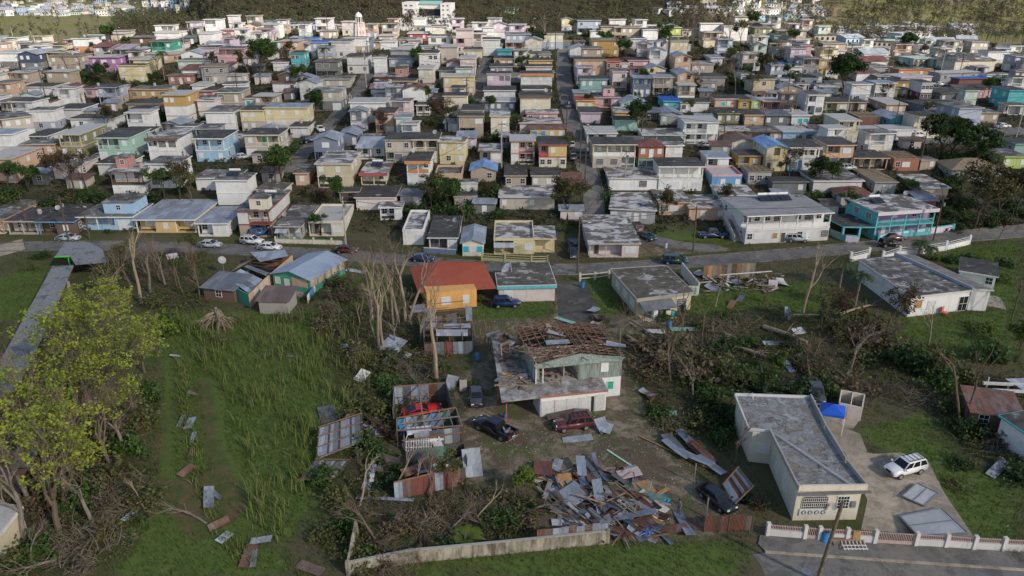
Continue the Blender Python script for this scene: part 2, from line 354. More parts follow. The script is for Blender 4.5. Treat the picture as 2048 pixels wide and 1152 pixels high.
def _ground():
    t=NT('ground'); at=t.n('ShaderNodeAttribute',attribute_name='zone'); sp=t.n('ShaderNodeSeparateColor'); t.l(at.outputs['Color'],sp.inputs[0])
    dirt,brown,lush=sp.outputs[0],sp.outputs[1],sp.outputs[2]; redd=at.outputs['Alpha']
    n0=t.noise(t.pos,.06,6,.65,.6); n1=t.noise(t.pos,.35,6,.7,.4); n2=t.noise(t.pos,2.6,6,.75); n3=t.noise(t.pos,.012,5,.6)
    def zm(z): return t.ramp(t.math('ADD',z,t.math('MULTIPLY',t.math('SUBTRACT',n1,.5),1.1)),.38,.62)
    g=t.mix(t.ramp(n1,.35,.65),(.052,.074,.020),(.095,.088,.040)); g=t.mix(t.ramp(n0,.40,.60,0,.85),g,(.11,.09,.058))
    lu=t.mix(t.ramp(n1,.3,.65),(.075,.125,.026),(.115,.145,.042)); lu=t.mix(t.ramp(n2,.45,.75,0,.5),lu,(.03,.045,.012)); lu=t.mix(t.ramp(t.noise(t.pos,.13,5,.7),.52,.68,0,.65),lu,(.085,.075,.04))
    br=t.mix(t.ramp(n2,.3,.7),(.050,.040,.026),(.10,.082,.054)); br=t.mix(t.ramp(n1,.44,.58,0,.8),br,(.05,.068,.020))
    di=t.mix(t.ramp(n1,.36,.64),(.15,.118,.080),(.28,.228,.165)); di=t.mix(t.ramp(t.noise(t.pos,.13,6,.72,.8),.47,.53,0,.85),di,(.095,.072,.048)); di=t.mix(t.ramp(t.noise(t.pos,.22,6,.75,.5),.51,.57,0,.9),di,(.085,.095,.036)); di=t.mix(t.ramp(n2,.52,.72,0,.5),di,(.045,.042,.028)); di=t.mix(t.ramp(t.noise(t.pos,7,3,.6),.60,.68,0,.7),di,(.30,.27,.23))
    rd=t.mix(t.ramp(n2,.35,.65),(.15,.105,.055),(.09,.078,.034)); rd=t.mix(t.ramp(n1,.42,.55,0,.9),rd,(.06,.085,.022)); rd=t.mix(t.ramp(t.noise(t.pos,8,3,.6),.6,.68,0,.6),rd,(.33,.25,.16))
    col=t.mix(zm(lush),g,lu); col=t.mix(zm(brown),col,br); col=t.mix(zm(dirt),col,di); col=t.mix(zm(redd),col,rd)
    # far meadows and woods floor
    sy=t.n('ShaderNodeSeparateXYZ'); t.l(t.pos,sy.inputs[0])
    town=t.math('MULTIPLY',t.ramp(sy.outputs[1],143,152),t.ramp(sy.outputs[1],300,340,1,0)); col=t.mix(town,col,t.mix(t.ramp(n1,.4,.62),(.034,.042,.016),(.085,.07,.052))); far=t.ramp(sy.outputs[1],320,400); fm=t.mix(t.ramp(t.noise(t.pos,.02,6,.7,.5),.42,.6),(.155,.165,.048),(.19,.155,.09)); fm=t.mix(t.ramp(t.noise(t.pos,.1,5,.7),.5,.7,0,.45),fm,(.085,.08,.036)); wd=t.math('MULTIPLY',t.ramp(t.math('DIVIDE',sy.outputs[0],sy.outputs[1]),-.46,-.38),t.ramp(t.math('DIVIDE',sy.outputs[0],sy.outputs[1]),.24,.32,1,0)); fm=t.mix(wd,fm,(.045,.038,.022))
    col=t.mix(far,col,fm); t.bump(n2,.6,.12); return t.fin(col,.95,0,.1)
DEF['ground']=_ground
def drape(name,poly2,mat,lift,step=2.5):
    """a flat sheet cut from world points, a few mm above the ground"""
    m=MB(); n=len(poly2); m.poly([(x,y,terr(x,y)+lift) for x,y in poly2],[tuple(range(n))],mat); me=m.mesh(name)
    if me.polygons[0].normal.z<0: me.flip_normals()
    return struct(name,me)
ROADS=[]
def road(name,pts,w,mat,lift=.02,kerb=True,world=False,step=3.0):
    P=[Vector(p) for p in pts] if world else [T(*p) for p in pts]
    # resample
    out=[]
    for a,b in zip(P,P[1:]):
        k=max(1,int((b-a).length/step))
        for i in range(k): out.append(a+(b-a)*i/k)
    out.append(P[-1])
    for _ in range(6):
        out=[out[0]]+[(out[i-1]+out[i]*2+out[i+1])/4 for i in range(1,len(out)-1)]+[out[-1]]
    V=[];Fc=[];nc=7
    side=[]
    for i,p in enumerate(out):
        d=(out[min(i+1,len(out)-1)]-out[max(i-1,0)]); d.z=0; d.normalize(); r=Vector((d.y,-d.x,0)); side.append(r)
        ROADS.append((p.x,p.y,w/2))
        for k in range(nc):
            q=p+r*w*(k/(nc-1)-.5); V.append((q.x,q.y,max(terr(q.x,q.y),terr(p.x,p.y)-.5)+lift))
    for i in range(len(out)-1):
        for k in range(nc-1): a=i*nc+k; Fc.append((a,a+nc,a+nc+1,a+1))
    me=np_mesh(name,V,Fc,mat)
    if sum(p.normal.z for p in me.polygons)<0: me.flip_normals()
    o=struct(name,me)
    if kerb:
        m=MB()
        for s in (-1,1):
            for i in range(len(out)-1):
                a=out[i]+side[i]*s*(w/2+.12); b=out[i+1]+side[i+1]*s*(w/2+.12)
                a.z=terr(a.x,a.y)+lift+.06; b.z=terr(b.x,b.y)+lift+.06; m.bar(a,b,.24,.16,'sidewalk')
        struct('kerb',m.mesh('kerb'))
    return out
def build_roads():
    road('main_road',[(-420,505),(-60,497),(120,491),(300,493),(470,500),(620,507),(760,517),(900,529),(1020,540),(1150,541),(1280,534),(1400,523),(1540,512),(1680,499),(1800,487),(1960,470),(2120,455),(2420,425)],4.9,'asphalt')
    road('hill_street',[(1186,432),(1188,395),(1184,365),(1168,320),(1150,260),(1138,210),(1128,160),(1126,125)],4.6,'street')
    road('hill_street',[(1126,125),(1124,100),(1135,80)],4.0,'street',.04,kerb=False)
    road('hill_street',[(952,225),(958,190),(965,150),(972,115)],3.6,'asphalt')
    road('hill_street',[(585,345),(610,300),(650,262),(700,205),(735,150),(775,108)],3.8,'asphalt')
    road('hill_street',[(2060,262),(1985,262),(1910,285),(1800,278),(1745,285)],5.5,'street')
    road('hill_street',[(1850,235),(1885,185),(1880,150),(1850,135)],5,'street')
    road('hill_street',[(1480,85),(1520,80),(1500,68)],4.5,'street',kerb=False)
    road('side_street',[(1190,436),(1262,446),(1278,480),(1330,492),(1430,498)],4.5,'street',.05,kerb=False)
    # left: driveway slab and bottom-right street
    drape('driveway',[G(a,b)[:2] for a,b in [(-40,500),(45,478),(50,499),(-60,530)]],'concrete_pave',.03)
    w=lambda l:[G(a,b)[:2] for a,b in l]
    drape('street',w([(1505,1109),(1535,1106),(1728,1120),(2048,1142),(2400,1166),(2400,1420),(1540,1420),(1530,1152),(1522,1130)]),'street',.012)
    drape('sidewalk',w([(1520,1072),(1600,1076),(1830,1092),(2048,1107),(2400,1131),(2400,1164),(2048,1140),(1728,1118),(1530,1104),(1516,1090)]),'sidewalk',.13)
    m=MB(); a=G(1526,1106); 
    pts=[G(x,y) for x,y in [(1530,1105),(1728,1119),(2048,1141),(2400,1165)]]
    for p,q in zip(pts,pts[1:]): m.bar(p+Vector((0,0,.05)),q+Vector((0,0,.05)),.22,.22,'concrete_pave')
    struct('kerb',m.mesh('kerb'))
    m=MB(); m.lathe([(.45,0),(.45,.008)],20,'metal_grey',tuple(G(1612,1143))); o=m.obj('manhole_cover'); o.location.z+=.018; reg(o,'round manhole cover in the street at bottom right','manhole',fixed=True)
    m=MB(); m.lathe([(.5,0),(.5,.008)],20,'metal_grey',tuple(G(1120,541))); o=m.obj('manhole_cover'); o.location.z+=.03; reg(o,'round manhole cover in the main road above the turquoise trimmed roof','manhole',fixed=True)
    drape('driveway',w([(1616,852),(1650,838),(1720,868),(1735,905),(1748,908),(1800,905),(1858,925),(1888,985),(1945,1070),(1955,1078),(1830,1068),(1722,1060),(1735,1000),(1690,905),(1640,860)]),'concrete_pave',.016)
    drape('patio',w([(1640,815),(1690,822),(1718,842),(1706,858),(1652,848)]),'concrete_pave',.03)
    drape('driveway',w([(1113,566),(1172,562),(1202,640),(1188,655),(1118,655)]),'asphalt_dark',.008)
_asph('asphalt_dark',(.075,.07,.065),.1)
# ---------------------------------------------------------------- the town's houses
WC={}
def win_mesh(kind,w,h,det=False):
    key=(kind,round(w,1),round(h,1),det)
    if key in WC: return WC[key]
    w,h=key[1],key[2]; m=MB(); fr=.07; pane=None
    def ring(mat='plain_white',y0=-.07,y1=.02):
        m.box(-w/2-fr,-w/2,y0,y1,-fr,h+fr,mat); m.box(w/2,w/2+fr,y0,y1,-fr,h+fr,mat)
        m.box(-w/2,w/2,y0,y1,-fr,0,mat); m.box(-w/2,w/2,y0,y1,h,h+fr,mat)
    body={'w':'louver_white','W':'louver_white','o':'glass','g':'glass','G':'louver_white','d':'plain_white','b':'wood_dark','t':'plain_teal','k':'wood_ply','v':'plain_emerald','n':'plain_azure','r':'plain_red'}.get(kind,'glass')
    pm=MB()
    if kind=='a':
        n=10; r=w/2; zb=h-r; pts=[(-r,-.03,0),(r,-.03,0)]+[(r*math.cos(math.pi*i/n),-.03,zb+r*math.sin(math.pi*i/n)) for i in range(n+1)]
        pts=[pts[0]]+[pts[1]]+pts[2:]
        m.poly(pts,[tuple(range(len(pts)))],'dark_room')  # flat dark panel painted for the shade behind the arch
        for i in range(n):
            a,b=[(r*1.08*math.cos(math.pi*k/n),-.05,zb+r*1.08*math.sin(math.pi*k/n)) for k in (i,i+1)]; m.bar(a,b,.12,.14,'plain_cream')
        for s in (-1,1): m.bar((s*r*1.08,-.05,0),(s*r*1.08,-.05,zb),.12,.14,'plain_cream')
        for i in range(1,6): m.bar((-r+i*w/6,-.06,0),(-r+i*w/6,-.06,h*.8),.03,.03,'plain_white')
        m.bar((-r,-.06,h*.35),(r,-.06,h*.35),.03,.03,'plain_white')
    else:
        ring('plain_white')
        pm.box(-w/2,w/2,-.04,.015,0,h,body)
        if kind in 'dbG' : pm.box(w*.28,w*.34,-.07,-.03,h*.45,h*.5,'metal_grey')
        if kind=='g':
            k=max(4,int(w/.25))
            for i in range(1,k): m.bar((-w/2+i*w/k,-.06,0),(-w/2+i*w/k,-.06,h),.035,.035,'plain_white')
            for i in range(1,4): m.bar((-w/2,-.065,i*h/4),(w/2,-.065,i*h/4),.03,.03,'plain_white')
        if kind in 'WG' : m.bar((0,-.05,0),(0,-.05,h),.05,.06,'plain_white')
        if kind in 'o' : m.bar((0,-.05,0),(0,-.05,h),.04,.05,'plain_white'); m.bar((-w/2,-.05,h*.5),(w/2,-.05,h*.5),.04,.05,'plain_white')
    if pm.v and not det:
        n=len(m.v); m.v+=pm.v; off=[m.slot(x) for x in pm.mats]
        for f,k in zip(pm.f,pm.m): m.f.append([n+i for i in f]); m.m.append(off[k])
        pm=None
    WC[key]=(m.mesh('window'), pm.mesh('pane') if (pm and pm.v) else None); return WC[key]
WS={'w':(.95,1.05,1.0),'W':(1.75,1.15,.95),'o':(1.0,1.05,1.0),'g':(1.7,1.35,.8),'G':(2.3,2.15,.05),'d':(.9,2.05,.03),'b':(.9,2.05,.03),'t':(1.1,1.2,.8),'a':(1.7,2.2,.2),'k':(1.0,1.2,.9),'v':(1.0,2.05,.03),'n':(1.2,1.2,.9),'r':(1.0,1.3,.9)}
def opening(kind,root,x,y,z,ry,cw,det,sh=2.9,par=None):
    w,h,sill=WS[kind]; w=min(w,cw*.86); h=min(h,sh-.5); sill=min(sill,max(.03,sh-h-.35))
    me,pane=win_mesh(kind,w,h,det)
    nm='door' if kind in 'dbv' else ('garage_door' if kind=='G' else ('archway' if kind=='a' else 'window'))
    o=new_obj(nm,me,root,(x,y,z+sill),(0,0,ry))
    if pane: new_obj('door_leaf' if nm=='door' else ('door_panel' if nm=='garage_door' else 'pane'),pane,o)
    return o
ROOFD={'d':'dark stained flat roof','g':'grey flat roof','w':'white flat roof','p':'patchy white flat roof','m':'mossy flat roof','n':'tan flat roof','t':'grey tin roof','r':'rusty tin roof','b':'blue tarp roof','R':'red roof','o':'orange roof','B':'light blue tin roof','s':'striped tin roof','k':'dark tin roof','v':'teal tin roof','x':'no roof left','e':'brown tin roof','W':'pale tin roof'}
ROOFM={'d':'roof_dark','g':'roof_grey','w':'roof_white','p':'roof_patch','m':'roof_moss','n':'roof_tan','t':'tin_grey','r':'tin_rust','b':'tarp_blue','R':'tin_red','o':'tin_tilered','B':'tin_blue','s':'tin_striped','k':'tin_dark','v':'tarp_teal','e':'tin_brown','W':'tin_pale'}
simple('roof_green_tin',(.2,.4,.3))
NUM={1:'one storey',2:'two storey',3:'three storey'}
HOUSES=[]; FOOT=[]
def cells(seg):
    out=[];i=0; rec=[]; cur=0; inp=False; n=0; st=0
    for ch in seg:
        if ch=='(': inp=True; st=n
        elif ch==')': inp=False; rec.append((st,n))
        else: out.append((ch,inp)); n+=1
    return out,rec
def make_house(P0,w,yaw,h_st,walls,roof,facade,d,o,name='house',cat='house',desc=None,short=None):
    """P0: world front-centre at ground level; local x along the front, y to the back"""
    segs=facade.split('/'); n=len(segs); H=h_st*n
    dist=P0[1]; det=dist<165
    wl=walls.split('/'); wl=wl+[wl[-1]]*(n-len(wl))
    root=new_obj(name,None,None,P0,(0,0,yaw))
    shape=roof[0]; rm=roof[1:]; PR=o.get('pr',1.8)
    trim=o.get('trim') or ('white' if wl[-1] in('white','offwhite') else wl[-1]); tm='wall_'+trim
    # walls
    prev=None; groups=[]
    for k,seg in enumerate(segs):
        if prev is not None and wl[k]==prev[0]: prev[1].append(k)
        else: prev=(wl[k],[k]); groups.append(prev)
    for wc,ks in groups:
        m=MB(); mt='wall_'+wc
        for k in ks:
            cs,rec=cells(segs[k]); nc=len(cs); z0=k*h_st-(5 if k==0 else 0); z1=(k+1)*h_st-(.0 if k<n-1 else .0)
            xs=[-w/2+w*i/nc for i in range(nc+1)]; cur=0
            spans=[]; i=0
            while i<nc:
                j=i
                while j<nc and cs[j][1]==cs[i][1]: j+=1
                spans.append((xs[i],xs[j],cs[i][1])); i=j
            for a,b,r in spans: m.box(a,b,PR if r else 0,d,z0,z1,mt)
            if k==0 and rec:
                for a,b in rec: m.box(xs[a],xs[b],0.02,PR,z0,.12,mt)
        if n-1 in ks and shape in 'gG':
            rh=o.get('rh',.16)
            if shape=='g': hh=w/2*2*rh; m.poly([(-w/2,0,H),(w/2,0,H),(0,0,H+hh),(-w/2,d,H),(w/2,d,H),(0,d,H+hh)],[(0,1,2),(4,3,5)],mt)
            else: hh=d*rh; m.poly([(-w/2,0,H),(-w/2,d,H),(-w/2,d/2,H+hh),(w/2,0,H),(w/2,d,H),(w/2,d/2,H+hh)],[(1,0,2),(3,4,5)],mt)
        m.obj('wall',None,root)
    # floor bands
    for k in range(1,n):
        m=MB(); m.box(-w/2-.06,w/2+.06,-.1,d+.05,k*h_st-.16,k*h_st+.05,tm); m.obj('floor_slab',None,root)
    # openings + porches
    cl=Euler((0,0,-yaw)).to_matrix()@(Vector((0,0,HC))-Vector(P0))
    for k,seg in enumerate(segs):
        cs,rec=cells(seg); nc=len(cs); cw=w/nc
        for i,(ch,r) in enumerate(cs):
            x=-w/2+(i+.5)*cw
            if ch!='.': opening(ch,root,x,(PR if r else 0),k*h_st,0,cw,det,h_st)
        for a,b in rec:
            x0,x1=-w/2+w*a/nc,-w/2+w*b/nc; npst=max(1,round((x1-x0)/3.2))
            for q in range(npst+1):
                x=x0+(x1-x0)*q/npst; x=min(max(x,-w/2+.11),w/2-.11)
                MB().box(x-.1,x+.1,.03,.23,k*h_st+.05,(k+1)*h_st-.002,'wall_'+o.get('post',trim)).obj('porch_post',None,root)
            if k>0 or o.get('rail'):
                rc=o.get('rail',trim); m=MB(); zz=k*h_st+.05
                m.box(x0+.11,x1-.11,.07,.19,zz+.78,zz+.92,'wall_'+rc)
                if (a+b+k)%2==0 or o.get('solid'): m.box(x0+.11,x1-.11,.09,.17,zz+.06,zz+.78,'wall_'+rc)
                else:
                    nb=max(3,int((x1-x0)/.3))
                    for q in range(1,nb): m.box(x0+(x1-x0)*q/nb-.035,x0+(x1-x0)*q/nb+.035,.1,.16,zz+.05,zz+.78,'wall_'+rc)
                m.obj('railing',None,root)
    # visible side
    side=1 if cl.x>w/2 else (-1 if cl.x<-w/2 else 0)
    if side and not o.get('nm') and d>4:
        ns=max(1,int(d/3.4))
        for k in range(n):
            for i in range(ns):
                if (i*7+k*3+int(w*10))%4==0: continue
                opening('w' if (i+k)%3 else 'o',root,side*w/2,d*(i+.5)/ns,k*h_st,rad(90)*side,2,det,h_st)
    # roof
    ov=o.get('ov',.35); m=MB()
    if shape=='f' or shape=='p':
        mt=ROOFM[rm]
        if o.get('par') or shape=='p':
            ph=.5; m.box(-w/2,w/2,0,d,H,H+.06,mt)
            e=.16
            r=MB()
            for bx in ((-w/2-.05,w/2+.05,-.05,e),(-w/2-.05,w/2+.05,d-e,d+.05),(-w/2-.05,-w/2+e,e,d-e),(w/2-e,w/2+.05,e,d-e)): r.box(*bx,H,H+ph,tm)
            r.obj('parapet',None,root); m.obj('roof',None,root)
        else:
            tz=.24
            m.box(-w/2-ov,w/2+ov,-ov*1.4,d+ov,H,H+tz,mt,skip='bfrlk'); m.box(-w/2-ov,w/2+ov,-ov*1.4,d+ov,H,H+tz,'wall_'+o.get('fascia',trim),skip='t')
            m.obj('roof',None,root)
    elif shape in 'gG':
        mt=ROOFM[rm]; t=.07; rh=o.get('rh',.16); ov=.45
        if shape=='g': A=w/2; L0,L1=-ov,d+ov; f=lambda s,l:(s,l)
        else: A=d/2; L0,L1=-w/2-ov,w/2+ov; f=lambda s,l:(l,s+d/2)
        hh=A*2*rh; sl=hh/A
        for sg in (-1,1):
            e=A+ov; p=[]
            for l in (L0,L1):
                for s_,zz in ((0,hh),(sg*e,hh-sl*e)):
                    x,y=f(s_,l); p+=[(x,y,H+zz+.01),(x,y,H+zz+.01+t)]
            m.poly(p,[(0,2,3,1),(4,5,7,6),(1,3,7,5),(0,4,6,2),(2,6,7,3),(0,1,5,4)],mt)
        m.obj('roof',None,root)
    elif shape=='h':
        mt=ROOFM[rm]; ov=.6; rh=o.get('rh',.2); a,b=w/2+ov,d/2+ov; hh=min(a,b)*2*rh; q=max(0,a-b); q2=max(0,b-a)
        p=[(-a,-ov,0),(a,-ov,0),(a,d+ov,0),(-a,d+ov,0),(-q,d/2-q2,hh),(q,d/2+q2,hh)]; p=[(x,y,z+H) for x,y,z in p]
        if q2: fs=[(0,1,4),(1,2,5,4),(2,3,5),(3,0,4,5)]
        else: fs=[(0,1,5,4),(1,2,5),(2,3,4,5),(3,0,4)]
        m.poly(p,fs+[(3,2,1,0)],mt); m.obj('roof',None,root)
    elif shape=='s':
        mt=ROOFM[rm]; ov=.45; hh=d*.13
        p=[(-w/2-ov,-ov,H-.02),(w/2+ov,-ov,H-.02),(w/2+ov,d+ov,H+hh),(-w/2-ov,d+ov,H+hh)]
        m.poly(p+[(x,y,z+.08) for x,y,z in p],[(3,2,1,0),(4,5,6,7),(0,1,5,4),(1,2,6,5),(2,3,7,6),(3,0,4,7)],mt)
        m.obj('roof',None,root)
        MB().poly([(-w/2,.02,H-.01),(-w/2,d,H-.01),(-w/2,d,H+hh-.03),(w/2,.02,H-.01),(w/2,d,H-.01),(w/2,d,H+hh-.03)],[(1,0,2),(3,4,5)],'wall_'+wl[-1]).obj('gable',None,root)
    elif shape=='o':   # skeleton left by the storm
        m.box(-w/2,w/2,PR*0,d,H,H+.03,'dark_room'); m.obj('ceiling',None,root)  # dark sheet painting the shade of the rooms below the rafters
        nr=max(4,int(d/.9))
        for i in range(nr+1):
            y=d*i/nr; MB().bar((-w/2-.3,y,H+.12),(w/2+.3,y,H+.12+R.uniform(-.05,.12)),.1,.14,'wood_pale').obj('rafter',None,root)
        for i in range(5):
            x=-w/2+w*i/4; MB().bar((x,-.2,H+.28),(x,d+.2,H+.28),.09,.09,'wood_pale').obj('purlin',None,root)
    if o.get('fascia') and shape=='f' and not o.get('par'):
        MB().box(-w/2-ov-.03,w/2+ov+.03,-ov*1.4-.06,-ov*1.4-.004,H-.45,H+.27,'wall_'+o['fascia']).obj('fascia',None,root)
    if o.get('awn'):
        x0=-w/2; MB().poly([(x0,-1.3,H-.95),(x0+w*.5,-1.3,H-.95),(x0+w*.5,0,H-.45),(x0,0,H-.45),(x0,-1.3,H-.88),(x0+w*.5,-1.3,H-.88),(x0+w*.5,0,H-.38),(x0,0,H-.38)],[(3,2,1,0),(4,5,6,7),(0,1,5,4),(1,2,6,5),(2,3,7,6),(3,0,4,7)],'tin_pale').obj('awning',None,root)
    if o.get('room'):
        a,b,c,e,colr=o['room'].split(':'); a,b,c,e=[float(v) for v in (a,b,c,e)]
        x0,x1,y0,y1=-w/2+w*a,-w/2+w*b,d*c,d*e; zz=H+.2
        rr=MB().box(x0,x1,y0,y1,zz,zz+2.3,'wall_'+colr).obj('roof_room',None,root)
        MB().box(x0-.2,x1+.2,y0-.2,y1+.2,zz+2.3,zz+2.5,'roof_grey').obj('room_roof',None,rr)
        me,_=win_mesh('o',.8,.9); new_obj('window',me,rr,((x0+x1)/2,y0,zz+.9))
    if o.get('tank'):
        x,y=w*R.uniform(-.3,.3),d*R.uniform(.4,.8); MB().lathe([(.42,0),(.45,.1),(.45,.8),(.38,.95),(.12,1.02)],12,'plain_concrete',(x,y,H+.24)).obj('water_tank',None,root,smooth=False)
    if o.get('sol'): solar(root,w*R.uniform(-.2,.2),d*.6,H+.26)
    if o.get('dish'):
        x,y=w*R.choice((-.35,.35)),d*R.uniform(.3,.7); q=MB().bar((x,y,H+.2),(x,y,H+1.1),.08,None,'metal_grey').obj('dish_mast',None,root); dish(q,x,y-.1,H+1.2,.55)
    for xs_,zs in o.get('stains',[]): pass
    dd=desc; sh=short
    if not desc:
        c=cn(wl[-1]) if len(set(wl[:n]))==1 else f"{cn(wl[-1])} over {cn(wl[0])}"
        dd=f"{NUM[min(n,3)]} {c} house with {ROOFD[rm]}"; sh=f"{c} {NUM[min(n,3)]} house"
    reg(root,dd,cat,None,sh)
    THINGS[-1][4]=Vector(P0)+Vector((-math.sin(yaw)*d*.4,math.cos(yaw)*d*.4,H))
    return root
def dish(par,x,y,z,r):
    m=MB(); n=14; rot=Euler((rad(55),0,rad(R.uniform(-50,50)))).to_matrix().to_4x4(); M=Matrix.Translation((x,y,z))@rot
    prof=[(0.02,0),(r*.5,r*.07),(r*.85,r*.2),(r,r*.28)]; v=[]
    for q,zz in prof:
        for j in range(n): a=2*math.pi*j/n; v.append(tuple(M@Vector((q*math.cos(a),q*math.sin(a),zz))))
    fs=[(i*n+j,i*n+(j+1)%n,(i+1)*n+(j+1)%n,(i+1)*n+j) for i in range(3) for j in range(n)]
    m.poly(v,fs,'plain_grey'); m.bar(M@Vector((0,0,0)),M@Vector((0,0,r*.8)),.03,.03,'metal_grey'); return m.obj('satellite_dish',None,par)
def solar(root,x,y,z):
    p=MB()
    for i in (0,1): p.poly([(x-1.25+i*1.3,y-1,z+.15),(x-.05+i*1.3,y-1,z+.15),(x-.05+i*1.3,y+1,z+.75),(x-1.25+i*1.3,y+1,z+.75),(x-1.25+i*1.3,y-1,z+.05),(x-.05+i*1.3,y-1,z+.05),(x-.05+i*1.3,y+1,z+.65),(x-1.25+i*1.3,y+1,z+.65)],[(0,1,2,3),(7,6,5,4),(4,5,1,0),(5,6,2,1),(6,7,3,2),(7,4,0,3)],'solar')
    q=p.obj('solar_heater',None,root)
    MB().tube([(x-1.2,y+1.25,z+.95),(x+1.2,y+1.25,z+.95)],.28,10,'plastic_white').obj('heater_tank',None,q); MB().box(x-1,x+1,y+1.1,y+1.3,z,z+.72,'metal_grey').obj('heater_stand',None,q)
TILES={'a':(0,0,4.8),'b':(410,0,4.8),'c':(820,0,4.8),'d':(1230,0,4.8),'e':(1628,0,4.8),'A':(0,220,4.114),'B':(410,220,4.114),'C':(820,220,4.114),'D':(1230,220,4.114),'E':(1628,220,4.114)}
